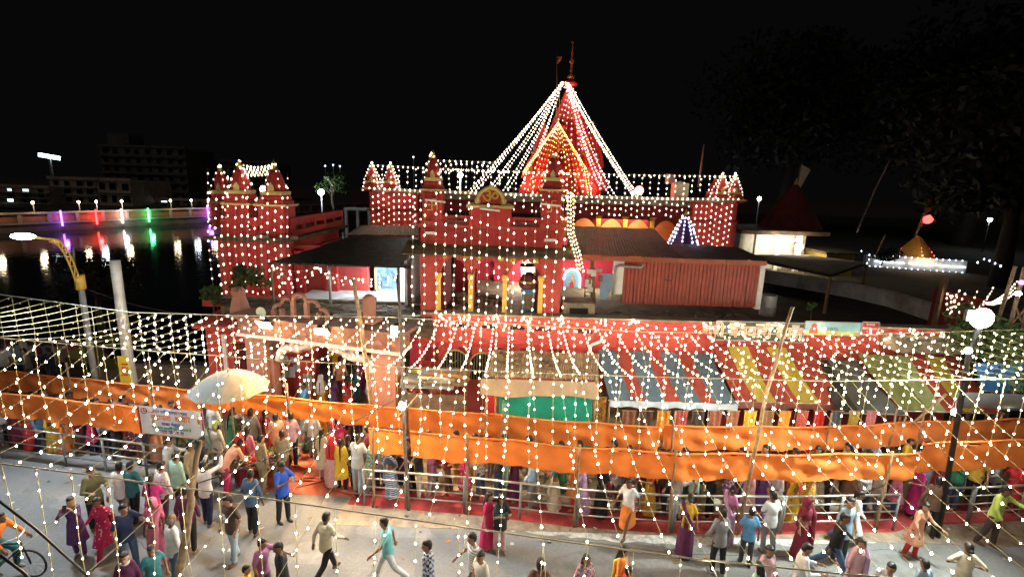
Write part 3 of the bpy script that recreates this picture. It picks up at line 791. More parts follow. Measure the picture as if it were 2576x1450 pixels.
light('court_light', 'POINT', (at(1500,660,20).x, 20.4, zt_-.5), 80, (1,.84,.72), CT, size=.15)
# drum on a blue stand
c = at(1327, 792, YP+.5); dr = thing('temple_drum', 'big dark kettle drum on a blue wooden stand in the right arch', 'drum', V3((c.x, YP+.55, zi)))
MB().sqloft((c.x,YP+.55,0), [(.25,zi),(.25,zi+.08),(.21,zi+.1),(.21,zi+.78),(.25,zi+.8),(.25,zi+.88)]).build('stand', mat('blue_paint', (.05,.22,.42), .6, .25, 5), dr)
MB().box(c.x-.14, c.x+.14, YP+.325, YP+.338, zi+.2, zi+.72).build('stand_panel', WOOD, dr)
MB().lathe((c.x,YP+.55,zi+.88), [(.12,0),(.30,.03),(.33,.12),(.33,.22),(.30,.24),(.29,.36),(.20,.50),(.05,.56)], 16).build('drum_body', mat('drum_maroon', (.11,.03,.04), .5, .2, 6), dr)
MB().lathe((c.x,YP+.55,zi+1.10), [(.335,0),(.34,.02),(.335,.05),(.30,.055)], 16).build('drum_band', CREAM, dr)
c2 = c + V3((-.05,.3,1.55)); hl = MB().lathe((c2.x,YP+.85,zi+1.62), [(.02,.05),(.26,.04),(.27,0),(.25,-.03),(.02,-.03)], 14).build('ceiling_fan_hub', DARKM, dr)
# rubble heaps inside
rb = MB()
for k in range(26):
    p = V3((U(xl1+.3, cols[2]), U(YP+.7,YP+3.0), zi)); rb.cbox(p + V3((0,0,.05)), U(.08,.35), U(.08,.3), U(.05,.22), U(0,3), U(-.3,.3))
tag(rb.build('cloth_bundles', CONC), 'grey heap of rags and bundles on the gateway floor', 'rubbish', kind='stuff')

# ---------------------------------------------------------------- long red front wall with the shops against it
YW = 15.7
zw = at(1700, 808, YW).z
FW = thing('front_wall', 'long red street wall under the gateway and behind the shops', 'wall', V3((5, YW, 0)))
x0w, x1w = at(1060, 850, YW).x, at(2420, 850, YW).x
MB().box(x0w, x1w, YW, YW+.3, 0, zw).build('wall', RED2, FW)
MB().box(x0w-.02, x1w, YW-.08, YW+.34, zw+.001, zw+.06).build('coping', CONC, FW)
MB().box(x0w, at(1800,850,YW).x, YW-.05, YW-.002, at(1240,872,YW).z, at(1240,862,YW).z).build('string_course', RED, FW)
for px in (1165, 1232, 1300, 1365, 1470):
    p = at(px, 818 + (px-1165)*.05, YW); sl = MB()
    sl.prism([(-.26,-.05),(.26,-.05),(.27,.02),(.16,.08),(.08,.06),(0,.10),(-.08,.06),(-.16,.08),(-.27,.02)], p + V3((0,-.004,0)), (1,0,0), (0,0,1), (0,-.012,0))
    sl.build('cusped_slot', BLK, FW)
# recessed niches with frames
for px in (1085, 1170, 1245, 1325, 1400):
    a, b_ = at(px-17, 905, YW), at(px+17, 872, YW)
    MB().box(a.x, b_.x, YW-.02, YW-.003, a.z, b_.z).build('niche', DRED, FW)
for px, py in ((1145,915),(1213,922)):
    p = at(px, py+32, YW-.01); w_ = .42; h_ = .95
    arcp = [(-w_,0)] + [(w_*math.cos(math.pi - math.pi*k/10), h_*.55 + w_*math.sin(math.pi*k/10)) for k in range(11)] + [(w_,0)]
    gr = MB().prism(arcp, p, (1,0,0), (0,0,1), (0,-.02,0)).build('grille_window', BLK, FW)
    bars = MB()
    for k in range(9):
        x = -w_ + w_*2*(k+.5)/9; bars.bar(p + V3((x,-.035,0)), p + V3((x,-.035,h_*.55 + math.sqrt(max(0,w_*w_-x*x)))), .018, .018)
    bars.tube([p + V3((x*1.03,-.04,z*1.02)) for x, z in arcp[1:-1]], .03, 5)
    bars.build('bars', mat('faded_yellow_iron', (.32,.26,.12), .6, .2, 9), gr)
MB().box(x0w-.3, x0w+.02, YW-.4, YW+.2, 0, zw-.2).build('buttress', CRIM, FW)
# waste pipe
pp = [at(px, py, YW-.12) for px, py in ((1515,845),(1512,858),(1490,866),(1485,872),(1484,905))]
tag(MB().tube(pp, .05, 7).build('waste_pipe', WHITE), 'bent white waste pipe on the red wall beside the tin roofed stall', 'pipe')

# terrace behind the wall
TR = thing('roof_terrace', 'dirty flat terrace roof behind the red street wall', 'roof', V3((6, 17, zw-.3)))
MB().box(at(1418,800,YW).x, at(1925,800,YW).x, YW+.36, 21, zw-.35, zw-.06).build('slab', mat('olive_concrete', (.12,.10,.055), .95, .4, 1.4, .4, stain=((.045,.04,.025),1.1,.52,.8)), TR)
MB().box(at(1418,800,YW).x+.02, at(1500,800,YW).x, YW+.4, YW+1.3, zw-.055, zw+.42).build('broken_block', CONC, TR)
MB().box(at(1420,800,YW).x+.2, at(1490,800,YW).x-.1, YW+.38, YW+.396, zw-.05, zw+.25).build('dark_opening', BLK, TR)
rb = MB()
for k in range(40):
    rb.cbox((U(at(1500,800,16).x, at(1900,800,16).x), U(YW+.5,YW+1.6), zw-.05), U(.04,.2), U(.03,.12), U(.02,.06), U(0,3))
rb.build('debris', CONC, TR, kind='stuff')

# ---------------------------------------------------------------- red tin shed and right roofs
def sheet(mb, a, b_, c, d, waves, amp, nv=1, jag=0.0):
    """corrugated sheet: a->b front edge, d->c back edge, ribs run front to back"""
    a, b_, c, d = V3(a), V3(b_), V3(c), V3(d); n = (b_-a).cross(d-a).normalized()
    nu = waves*4
    def fn(u, v):
        return lerp(lerp(a, b_, u), lerp(d, c, u), v) + n*(amp*math.sin(u*waves*2*math.pi)) + (d-a)*random.uniform(-jag,jag)*(v==0 or v==1)
    return mb.grid(fn, nu, nv, True)
SH = thing('tin_shed', 'red ribbed tin shed with a dark sloping tin roof and white corner posts', 'shed', V3((6.5, 17.2, zw)))
YS = 16.9
zs0, zs1 = at(1737, 768, YS).z, at(1737, 655, YS).z
xs0, xs1 = at(1566, 710, YS).x, at(1908, 710, YS).x
npan = 12
for k in range(npan):
    a, b_ = lerp(xs0, xs1, k/npan), lerp(xs0, xs1, (k+1)/npan)
    pn = MB(); n = 16
    def prof(u): 
        t = (u*3) % 1.0; return -.022 if t < .12 or t > .88 else 0.0
    yy = U(-.006,.006)
    pn.grid(lambda u, v: (lerp(a+.004, b_-.004, u), YS + yy + prof(u), lerp(zs0, zs1, v)), 24, 1, False)
    pn.build('wall_panel', REDTIN, SH)
MB().box(xs0, xs1, YS+.05, YS+.1, zs0, zs1-.02).build('wall_backing', DARKM, SH)
MB().box(xs1-.02, xs1+.15, YS-.06, YS+.14, zs0-.05, zs1).build('corner_post', WHITE, SH)
MB().box(at(1542,700,YS).x, xs0-.01, YS-.1, YS+.14, at(1550,738,YS).z, zs1).build('corner_post', WHITE, SH)
MB().box(xs1-.1, xs1+.1, YS+.15, 20.5, zs0, zs1-.1).build('side_wall', REDTIN, SH)
pp = [at(px, py, YS-.2) for px, py in ((1617,662),(1617,668),(1612,672),(1558,668),(1551,672),(1546,690),(1541,752))]
MB().tube(pp, .045, 7).build('drain_pipe', GREYM, SH)
MB().bar(at(1672,704,YS-.05), at(1690,705,YS-.05), .03, .03).build('bolt', DARKM, SH)
YF = 16.6
fa, fb_ = at(1417, 640, YF), at(1929, 661, YF); zfr = (fa.z+fb_.z)/2
for k in range(5):
    a, b_ = lerp(fa.x, fb_.x, k/5), lerp(fa.x, fb_.x, (k+1)/5)
    MB().box(a+.004, b_-.004, YF-.02, YF+.03, zfr-.13, zfr+.03).build('fascia_board', RUST, SH)
def roof_sheets(parent, A, B, C, D_, n, waves, m, amp=.02, name='roof_sheet', over=.03):
    A, B, C, D_ = V3(A), V3(B), V3(C), V3(D_)
    for k in range(n):
        u0, u1 = k/n, (k+1)/n
        off = V3((0,0,.012*(k%2)))
        s = MB(); sheet(s, lerp(A,B,u0)+off, lerp(A,B,u1+over/n)+off, lerp(D_,C,u1+over/n)+off, lerp(D_,C,u0)+off, waves, amp, 2, .004)
        s.build(name, m, parent)
zr = zfr + .05
A, B = V3((at(1417,640,YF).x, YF-.05, zr)), V3((at(1712,650,YF).x, YF-.05, zr))
Cc, Dd = at(1645, 575, 21.5), at(1440, 568, 21.5)
roof_sheets(SH, A, B, Cc, Dd, 6, 6, TIN)
A2, B2 = V3((at(1712,650,YF).x+.02, YF-.05, zr)), V3((at(1930,660,YF).x, YF-.05, zr))
C2, D2 = at(1858, 622, 19.0), at(1676, 612, 19.0)
roof_sheets(SH, A2, B2, C2, D2, 5, 6, TIN)
# wood posts, ladder, electric clutter beside the shed
t = thing('meter_post', 'old wooden post with grey electric boxes beside the painted niche', 'post', at(1494, 765, YS+.3))
p = at(1494, 765, YS+.3); q = at(1489, 655, YS+.3)
MB().bar(p, q, .14, .12).build('post', WOOD, t)
for k in range(7): MB().cbox(lerp(p, q, U(.35,.95)) + V3((U(-.28,.28),-.08,0)), U(.12,.28), .1, U(.1,.3), U(-.2,.2)).build('meter_box', random.choice((GREYM, WHITE, CONC, DARKM)), t)
t = thing('step_ladder', 'thin dark ladder leaning by the wooden meter post', 'ladder', at(1474, 748, YS+.35))
p = at(1471, 748, YS+.35); q = at(1472, 690, YS+.55)
for s in (0, .22): MB().bar(p + V3((s,0,0)), q + V3((s,0,0)), .03, .03).build('rail', DARKM, t)
for k in range(6): c = lerp(p, q, (k+.5)/6); MB().bar(c, c + V3((.22,0,0)), .02, .02).build('rung', DARKM, t)
o = MB().prism([(0,0),(.22,0),(.62,.95),(0,.95)], at(1508,753,YS+.4), (1,0,0), (0,0,1), (0,.03,0)).build('leaning_board', mat('pale_blue_board', (.35,.55,.8), .6, .1, 4)); tag(o, 'pale blue board leaning against the crimson wall near the shed', 'board')
p = at(1942, 778, YS); o = MB().lathe((p.x,YS+.3,zw-.06), [(.26,0),(.27,.02),(.27,.3),(.285,.31),(.285,.33),(.27,.34),(.27,.72),(.28,.74),(.25,.74),(.24,.5)], 16).build('oil_drum', GREYM); tag(o, 'grey metal oil drum standing beside the tin shed', 'drum')
# little spire with blue white bulbs
Y9 = 21.0; c = at(1718, 612, Y9); ap = at(1719, 540, Y9)
t = thing('small_spire', 'small dark spire outlined with blue white bulbs behind the tin roof', 'spire', V3((c.x,Y9,c.z-1.6)))
hw = (at(1752,612,Y9).x - at(1676,612,Y9).x)/2
n = 8; rings = []
for k in range(9):
    u = k/8; r = hw*(1-u)**.8 + .06; rings.append([V3((c.x + r*math.cos(2*math.pi*(i+.5)/n), Y9 + r*math.sin(2*math.pi*(i+.5)/n), lerp(c.z-.4, ap.z, u))) for i in range(n)])
MB().loft(rings, False).build('spire_body', mat('purple_plaster', (.10,.03,.12), .7, .2, 3), t)
MB().box(c.x-hw, c.x+hw, Y9-hw, Y9+hw, c.z-1.6, c.z-.401).build('base', DRED, t)
kalash((c.x,Y9,ap.z), .18, t)
curtain([[rings[j][k] + (rings[j][k] - V3((c.x,Y9,rings[j][k].z)))*.08 for j in range(9)] for k in range(8)], .17, .06, BB, 'blue white bulb strands outlining the small dark spire', name='bulb_garland', cat='bulb garland')

# ---------------------------------------------------------------- left tower block beside the tank
TL = thing('tank_side_tower', 'red corner tower block by the tank with three gilded pinnacles', 'tower', at(640, 800, 19.5))
YT = 19.0
xa, xb = at(550, 620, YT).x, at(716, 620, YT).x
zt0 = at(640, 596, YT).z; zt1 = at(640, 517, YT).z
MB().box(xa, xb, YT, YT+6, -1.5, zt0-.12).build('lower_wall', RED, TL)
for u in (.0, .32, .62, .9):
    MB().box(lerp(xa,xb,u)+.02, lerp(xa,xb,u)+.28, YT-.08, YT-.002, -1.5, zt0-.25).build('pilaster', RED2, TL)
MB().box(xa-.35, xb+.42, YT-.45, YT+6.2, zt0-.12, zt0).build('eave_slab', MOSS, TL)
zpar = at(640, 548, YT).z
zo0, zo1 = at(640,580,YT).z, at(640,568,YT).z
def par(a, b_, fix, axis, m=RED):
    for lo, hi in ((zt0+.001, zo0), (zo1, zpar)):
        (MB().box(a, b_, fix, fix+.22, lo, hi) if axis == 'x' else MB().box(fix-.22, fix, a, b_, lo, hi)).build('parapet_rail', m, TL)
    n = max(2, int((b_-a)/1.3)+1)
    for k in range(n+1):
        c = lerp(a+.12, b_-.12, k/n)
        (MB().box(c-.12, c+.12, fix+.01, fix+.21, zo0, zo1) if axis == 'x' else MB().box(fix-.21, fix-.01, c-.12, c+.12, zo0, zo1)).build('parapet_post', m, TL)
par(xa+.1, xb+.1, YT+.1, 'x'); par(YT+.4, YT+6.4, xb+.12, 'y')
for px, Yq, wpx, top in ((561,22.5,42,510),(610,19.55,60,514),(696,19.55,66,517)):
    c = at(px, top, Yq); hw = wpx/2*(Yq*1.0)/1240/1.05
    MB().box(c.x-hw, c.x+hw, Yq-hw, Yq+hw, zt0+.002, c.z-.04).build('tower_shaft', RED, TL)
    pinnacle((c.x, Yq, c.z), hw, TL, 1.5)
# dim side wall going back
MB().box(xb+.001, xb+.2, YT+1.2, YT+6, zt0-1.2, zt0-.6).build('side_band', RED2, TL)
for p in ((655,590),(668,592),(715,594),(740,596)):
    q = at(*p, YT-.2); MB().cbox((q.x, YT-.2, zt0+.06), .28, .14, .11, .3).build('loose_brick', CONC, TL)
# wall from tower down to the gate roof, left tin roof shrine
LS = thing('side_shrine', 'open shrine under a dark tin roof with white tiled inner walls and a painted arch', 'shrine', at(870, 775, 18.5))
YF2 = 16.9
fl_, fr_ = at(674, 656, YF2), at(1030, 678, YF2); bl_, br_ = at(893, 592, 21.2), at(1056, 597, 21.2)
roof_sheets(LS, V3((fl_.x,YF2,(fl_.z+fr_.z)/2)), V3((fr_.x,YF2,(fl_.z+fr_.z)/2)), br_, bl_, 9, 5, TIN, .02)
MB().bar(V3((fl_.x,YF2+.05,fl_.z-.08)), V3((fr_.x,YF2+.05,fl_.z-.08)), .06, .06).build('roof_purlin', DARKM, LS)
zfs = 3.75
MB().box(at(720,720,19.8).x-1, at(925,720,19.8).x, 19.8, 20.1, zfs-.3, fl_.z+.2).build('back_wall', RED2, LS)
MB().box(at(820,720,19.6).x, at(850,720,19.6).x, 19.55, 19.79, zfs-.3, fl_.z).build('pier', RED, LS)
MB().box(at(745,720,19.6).x, at(768,720,19.6).x, 19.55, 19.79, zfs-.3, fl_.z).build('pier', RED, LS)
for px in (684, 1003, 829):
    p = at(px, 700, YF2+.1); MB().cyl((p.x,YF2+.1,zfs-.3), (p.x,YF2+.1,fl_.z-.1), .05, n=7).build('roof_post', GREYM if px == 829 else WOOD, LS)
# tiled room
TILE = mat('white_tile', (.68,.70,.74), .35, .06, 5)
xr_a, xr_b = at(925,720,19.2).x, at(1052,720,19.2).x
MB().box(xr_a, xr_b, 20.4, 20.6, zfs-1.2, fl_.z+.3).build('tiled_wall', TILE, LS)
MB().box(xr_b-.1, xr_b, 17.2, 20.39, zfs-1.2, fl_.z+.1).build('tiled_side_wall', TILE, LS)
MB().box(xr_a, xr_b-.11, 17.0, 20.39, zfs-1.3, zfs-1.2).build('tiled_floor', TILE, LS)
arcp = [(-.55,0),(-.55,.85)] + [(.55*math.cos(math.pi - math.pi*k/10), .85+.5*math.sin(math.pi*k/10)) for k in range(1,10)] + [(.55,.85),(.55,0)]
pc = V3((at(962,740,19.5).x, 20.37, zfs-.05))
MB().prism(arcp, pc, (1,0,0), (0,0,1), (0,.025,0)).build('painted_arch', mat('pale_yellow_paint', (.62,.58,.30), .6, .1, 4), LS)
MB().prism([(x*.8,z*.85+.06) for x, z in arcp], pc + V3((0,-.012,0)), (1,0,0), (0,0,1), (0,.01,0)).build('arch_picture', mat('blue_mural', (.12,.22,.36), .6, .7, 5, stain=((.5,.5,.42),4,.55,.8)), LS)
MB().box(xr_a+1.3, xr_a+1.8, 20.36, 20.398, zfs+.2, zfs+1.3).build('picture_frame', GOLD, LS)
MB().box(xr_a+1.36, xr_a+1.74, 20.35, 20.359, zfs+.28, zfs+1.22).build('green_picture', mat('green_mural', (.05,.18,.14), .5, .6, 9), LS)
MB().box(xr_a-.2, xr_b-.2, 17.6, 18.4, zfs-.16, zfs-.1).build('glass_shelf', mat('pale_shelf', (.55,.6,.6), .3, .1, 3), LS)
MB().hexa([(at(740,765,18).x,17.2,zfs-.1),(at(925,745,18).x,19.3,zfs-.1),(at(925,745,18).x,19.79,zfs-.1),(at(740,765,18).x,19.79,zfs-.1)], [(at(740,765,18).x,17.2,zfs+.02),(at(925,745,18).x,19.3,zfs+.02),(at(925,745,18).x,19.79,zfs+.02),(at(740,765,18).x,19.79,zfs+.02)]).build('white_ledge', GREYW, LS)
MB().bar(V3((xr_a+.4,20.2,fl_.z-.12)), V3((xr_b-.4,20.2,fl_.z-.12)), .05, .05).build('tube_light', glow('tube_cold', (.82,.93,1.0), 16), LS)
light('shrine_light', 'AREA', ((xr_a+xr_b)/2, 19.0, fl_.z-.15), 130, (.85,.93,1.0), LS, ((xr_a+xr_b)/2, 19.0, 0), 1.2)
# black tarpaulin roof behind
o = thing('far_tin_roof', 'flat black tin roof between the side shrine and the court', 'roof', at(960, 600, 23.5))
a, b_, c, d = at(872,590,22.5), at(1052,592,22.5), at(1052,566,27), at(905,566,27)
roof_sheets(o, a, b_, c, d, 6, 5, TIN, .02)
MB().box(a.x, b_.x, 22.6, 22.8, 2.5, a.z-.02).build('wall_below', DRED, o)

# ---------------------------------------------------------------- court building with corner pavilions
CB = thing('court_building', 'red court building behind the gateway with arcade, corner pavilions and pinnacles', 'building', V3((2.5, 29, 0)))
YM = 28.0
zr_ = at(1400, 496, YM).z; zmid = at(1400, 541, YM).z
xm0, xm1 = at(930, 520, YM).x, at(1852, 545, YM).x
MB().box(at(1050,520,YM).x, at(1745,540,YM).x, YM+.6, YM+1.0, zmid, zr_).build('frieze', DRED, CB)
MB().box(xm0, xm1, YM+.3, YM+9, zr_-.3, zr_-.05).build('roof_slab', CONC, CB)
MB().box(xm0+.2, xm1-.2, YM-.1, YM+.1, zr_+.001, zr_+.18).build('roof_edge', CONC, CB)
for (a, b_) in ((xm0, at(1050,520,YM).x), (at(1742,540,YM).x, xm1)):
    MB().box(a, b_, YM, YM+3.5, 0, zr_).build('pavilion_wall', RED, CB)
    MB().box(a-.12, b_+.12, YM-.14, YM-.002, zr_-1.05, zr_-.95).build('ledge', DRED, CB)
    for u in (0, .48, .9): MB().box(lerp(a,b_,u)+.02, lerp(a,b_,u)+.3, YM-.06, YM-.003, 0, zr_-1.06).build('pilaster', RED2, CB)
for px, py, w_ in ((938,482,.42),(984,484,.42),(1812,487,.42),(1843,490,.48)):
    c = at(px, py, YM+.6); pinnacle((c.x, YM+.6, zr_+.12), w_, CB, 1.25)
    MB().sqloft((c.x,YM+.6,0), [(w_,zr_),(w_,zr_+.1)]).build('pinnacle_pad', RED, CB)
c = at(1798, 470, YM+2.5); pinnacle((c.x, YM+2.5, zr_+.1), .42, CB, 1.2)
# arcade
ap = [1432, 1505, 1572, 1640, 1712]
for px in ap:
    x = at(px, 560, YM+.7).x; MB().sqloft((x,YM+.7,0), [(.16,2),(.16,zmid-1.3),(.12,zmid-1.2),(.12,zmid-.15),(.2,zmid)]).build('arcade_column', YEL, CB)
for a_, b_ in zip(ap, ap[1:]):
    x0_, x1_ = at(a_,560,YM+.7).x, at(b_,560,YM+.7).x; s = MB(); N = 16
    rows = [(lerp(x0_,x1_,i/N), zmid - 1.0 + .85*math.sin(math.pi*i/N)**.7) for i in range(N+1)]
    for (p0_, q0_), (p1_, q1_) in zip(rows, rows[1:]):
        s.hexa([(p0_,YM+.62,q0_),(p1_,YM+.62,q1_),(p1_,YM+.8,q1_),(p0_,YM+.8,q0_)], [(p0_,YM+.62,zmid),(p1_,YM+.62,zmid),(p1_,YM+.8,zmid),(p0_,YM+.8,zmid)])
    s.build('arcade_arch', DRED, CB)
MB().box(at(1420,560,YM).x, at(1745,560,YM).x, YM+2.6, YM+2.8, 2, zmid+.4).build('arcade_back_wall', mat('orange_inner_wall', (.6,.22,.10), .7, .2, 1.5), CB)
light('arcade_light', 'AREA', (at(1570,560,YM).x, YM+1.6, zmid-.1), 190, (1,.66,.36), CB, (at(1570,560,YM).x, YM+2.0, 0), 3.0)
MB().bar((at(1450,560,YM).x, YM+1.6, zmid-.03), (at(1700,560,YM).x, YM+1.6, zmid-.03), .08, .05).build('arcade_tube_light', glow('tube_amber', (1,.7,.35), 8), CB)

# ---------------------------------------------------------------- spires
def spire(name, label, c, hw, z0, z1, m, minor=True, fin=1.0):
    """ribbed curvilinear temple spire"""
    c = V3(c); t = thing(name, label, 'spire', V3((c.x, c.y, z0)))
    plan = []
    prof = [(-1,-.55),(-.84,-.55),(-.84,-.8),(-.62,-.8),(-.62,-.93),(-.34,-.93),(-.34,-1.04),(.34,-1.04),(.34,-.93),(.62,-.93),(.62,-.8),(.84,-.8),(.84,-.55)]
    for q in range(4):
        a = q*math.pi/2
        for x, y in prof:
            plan.append((x*math.cos(a)-y*math.sin(a), x*math.sin(a)+y*math.cos(a)))
    rings = []; K = 26
    for k in range(K+1):
        u = k/K; w_ = hw*(1 - u**1.35*.90)*(1 + (.018 if k % 2 else -.012))
        rings.append([c + V3((x*w_, y*w_, 0)) + V3((0,0,lerp(z0, z1, u) - c.z)) for x, y in plan])
    MB().loft(rings, False).build('spire_body', m, t)
    wt = hw*.115
    MB().lathe((c.x,c.y,z1), [(wt*.8,-.02),(wt*.8,.1),(wt*1.5,.16),(wt*1.7,.3),(wt*1.5,.44),(wt*.7,.5),(wt*.6,.6)], 16).build('amalaka', m, t)
    s = fin
    MB().lathe((c.x,c.y,z1+.55), [(.12*s,0),(.26*s,.1*s),(.28*s,.25*s),(.1*s,.4*s),(.07*s,.5*s),(.1*s,.62*s),(.07*s,.74*s),(.09*s,.9*s),(.06*s,1.0*s),(.18*s,1.14*s),(.19*s,1.28*s),(.08*s,1.42*s),(.06*s,1.6*s),(.1*s,1.72*s),(.05*s,1.84*s),(.08*s,1.98*s),(.03*s,2.15*s),(.03*s,2.3*s)], 10).build('kalash', mat('copper_gold', (.45,.18,.05), .35, .15, 8, metal=.5), t)
    f = MB()
    for a in (-.6, 0, .6): f.bar((c.x,c.y,z1+.55+2.25*s), (c.x+math.sin(a)*.16*s, c.y, z1+.55+2.25*s+.26*s*math.cos(a)), .03*s, .03*s)
    f.build('trident', MATS['copper_gold'], t)
    if minor:
        for dx, dy, zz, hh, w_ in ((-1,0,.30,.36,.34),(1,0,.30,.36,.34),(0,-1,.34,.36,.34),(-.95,-.6,.06,.30,.34),(.95,-.6,.06,.30,.34),(-.95,0,0,.30,.4),(.95,0,0,.30,.4),(-.5,-1.0,.03,.28,.3),(.5,-1.0,.03,.28,.3)):
            r = hw*(1 - (zz+.08)**1.55*.8)*.86; rr = []
            for k in range(9):
                u = k/8; w2 = hw*w_*(1-u**1.5*.85)
                rr.append([V3((c.x + dx*r + x*w2, c.y + dy*r + y*w2, z0 + (zz + hh*u)*(z1-z0))) for x, y in plan])
            b_ = MB().loft(rr, False).build('minor_spire', m, t)
            MB().lathe((c.x+dx*r, c.y+dy*r, z0+(zz+hh)*(z1-z0)), [(.1,0),(.2,.06),(.2,.14),(.06,.2),(.1,.3),(.02,.5)], 8).build('minor_finial', MATS['copper_gold'], b_)
    return t
YK = 36.0
SPR = mat('spire_red', (.50,.025,.022), .7, .14, 2.0, .1)
cS = at(1421, 490, YK); zS1 = at(1421, 222, YK).z
zS0 = zr_ - .3
spire('main_spire', 'tall ribbed red temple spire with a trident finial and fanned bulb strings', (cS.x, YK, 0), 2.45, zS0, zS1, SPR, True, .98)
YK2 = 31.5
cF = at(1401, 490, YK2); zF1 = at(1404, 330, YK2).z
spire('porch_spire', 'shorter red porch spire under yellow and green bulb strings', (cF.x, YK2, 0), 2.15, zr_-.2, zF1, SPR, True, .42)
for dx, nm_ in ((-2.6,'left'), (2.4,'right')):
    p = V3((cF.x+dx, YM+.45, zr_+.32)); t = thing('roof_flood_lamp', 'small %s flood lamp on the court roof aimed at the porch spire' % nm_, 'flood lamp', V3((p.x,p.y,zr_-.05)))
    MB().cbox(p, .36, .12, .26, 0, R(25)).build('housing', DARKM, t); MB().cbox(p + V3((0,.08,.03)), .3, .04, .2, 0, R(25)).build('lamp_face', glow('roof_flood_face', (1,.4,.25), 12), t)
    MB().bar(p, V3((p.x,p.y,zr_-.05)), .05, .05).build('stand', DARKM, t)
    light('spire_light', 'SPOT', p + V3((0,.16,.06)), 420, (1,.34,.22), t, (cF.x, YK2+1, zr_+4.2), .15, 100)
# red flood lamp on the roof
p = at(1608, 479, 30); t = thing('red_flood_lamp', 'glowing red flood lamp at the foot of the right bulb fan', 'lamp', V3((p.x,30,zr_)))
MB().ball(p, .26, nu=8, nv=6).build('lamp_face', glow('red_lamp', (1,.12,.10), 14), t); MB().cyl((p.x,30,zr_-.05), p, .05, n=6).build('stand', DARKM, t)
light('red_light', 'POINT', p + V3((-.4,-.1,.3)), 90, (1,.05,.04), t, size=.2)
# flag poles by the spire
def flagpole(label, base, top, flag=None, r=.04, mflag=None):
    base, top = V3(base), V3(top); t = thing('flag_pole', label, 'flag', base)
    MB().tube([base, lerp(base, top, .5), top], [r, r*.8, r*.5], 6).build('pole', BAMB, t)
    if flag:
        f = MB(); w_, h_ = flag
        f.grid(lambda u, v: lerp(top, base, v*h_/max(.1,(top-base).length)) + V3((u*w_*(1-v*.8), .06*math.sin(u*6+v*3), -u*h_*.22)), 6, 5)
        f.build('flag', mflag or WHITE, t)
    return t
flagpole('thin leaning flag pole beside the main spire with a tiny pennant', at(1399,420,YK-1.5), at(1401,140,YK-1.5), (.35,.45), .05, RUST)
flagpole('bare reddish pole behind the main spire', at(1408,330,YK-1), at(1407,215,YK-1), None, .04)
flagpole('slanting wooden pole on the court roof near the water tank', at(1757,470,30), at(1771,362,30), None, .07)
# water tank on the roof
p = at(1711, 494, YM+.6); t = thing('water_tank', 'cream square water tank on the court roof', 'water tank', V3((p.x,YM+.8,zr_+.15)))
MB().sqloft((p.x,YM+.8,0), [(.36,zr_+.181),(.38,zr_+.3),(.38,zr_+.95),(.36,zr_+1.0)]).build('tank', mat('tank_cream', (.5,.45,.34), .6, .15, 3), t)
MB().lathe((p.x,YM+.8,zr_+1.0), [(.2,0),(.2,.06),(.02,.1)], 12).build('lid', GREYW, t)
p = at(1686, 450, 33); t = thing('loudspeaker', 'small white box loudspeaker on a pole above the court roof', 'loudspeaker', V3((p.x,33,zr_)))
MB().cbox(p, .45, .4, .6, .3).build('box', WHITE, t); MB().cyl((p.x,33,zr_-.1), p - V3((0,0,.3)), .04, n=6).build('pole', DARKM, t)
MB().tube([p + V3((.1,0,.2)), p + V3((.4,0,.35)), p + V3((.75,0,.3)), p + V3((.85,0,.05))], .03, 5).build('bracket', DARKM, t)

# ---------------------------------------------------------------- bulb strings of the temple
G1 = 'white bulb strings fanned from the main spire'
apx = at(1421, 204, YK-.35)
for ex in (1176,1184,1194,1222,1233,1262,1274,1302,1314):
    u = (ex-1176)/138; e = at(ex, 488, lerp(30, 33.5, u))
    string(sag_pts(apx + V3((U(-.2,.0),0,0)), V3((e.x, e.y, zr_+.1)), .15 + .3*u), .25, .064, BC, 'long white bulb string running from the spire top down to the left court roof', G1 + ' to the left', .006)
for ex in (1496,1508,1521,1535,1549,1596,1602,1609):
    u = (ex-1496)/113; e = at(ex, 492, lerp(33.5, 30, u))
    string(sag_pts(apx + V3((U(.0,.25),0,0)), V3((e.x, e.y, zr_+.1)), .9 - .75*u), .19 if ex > 1590 else .25, .064, BC, 'long white bulb string running from the spire top down to the right court roof', G1 + ' to the right', .006)
BPK = glow('bulb_pinkish', (1.0,.60,.60), 6)
for k in range(7):
    u = k/6; x = lerp(-.7, .7, u)
    pts = [apx + V3((x*.4,-.1,-.1))]
    for j in range(1, 9):
        v = j/8; w_ = 2.55*(1 - (1-v)**1.55*.80)
        pts.append(V3((cS.x + x*w_*1.15*v**.5, YK - w_*1.10 - .1, lerp(apx.z, zr_+1.2, v))))
    string(pts, .38, .055, BPK, 'bulb string lying down the face of the main spire', 'bulb strings down the main spire', .005)
apf = at(1404, 306, YK2-.3)
for k in range(17):
    u = k/16; edge = k in (0,1,15,16); YF3 = YK2 - 2.5
    if k < 2: pts = [apf, at(1318 + 6*k, 428, YF3), at(1316 + 8*k, 440, YF3)]
    elif k > 14: pts = [apf, at(1476 - 6*(16-k), 425, YF3), at(1490 - 8*(16-k), 500, YF3)]
    else:
        ex = lerp(1322, 1482, (k-2)/12); pts = [apf] + [lerp(apf, at(ex, 500, YF3), v) - V3((0,.5*math.sin(v*math.pi),0)) + V3(((ex-1402)/160*.5*math.sin(v*math.pi),0,0)) for v in (.25,.5,.75,1)]
    c_ = BY if edge else BG if k % 2 else BR if k % 4 == 0 else BY
    nm_ = 'bright yellow edge' if edge else 'green' if k % 2 else 'reddish' if k % 4 == 0 else 'yellow inner'
    string(pts, 0.17 if edge else .34, .058 if edge else .05, c_, nm_ + ' bulb string on the porch spire', nm_ + ' strings of the porch spire', .005)
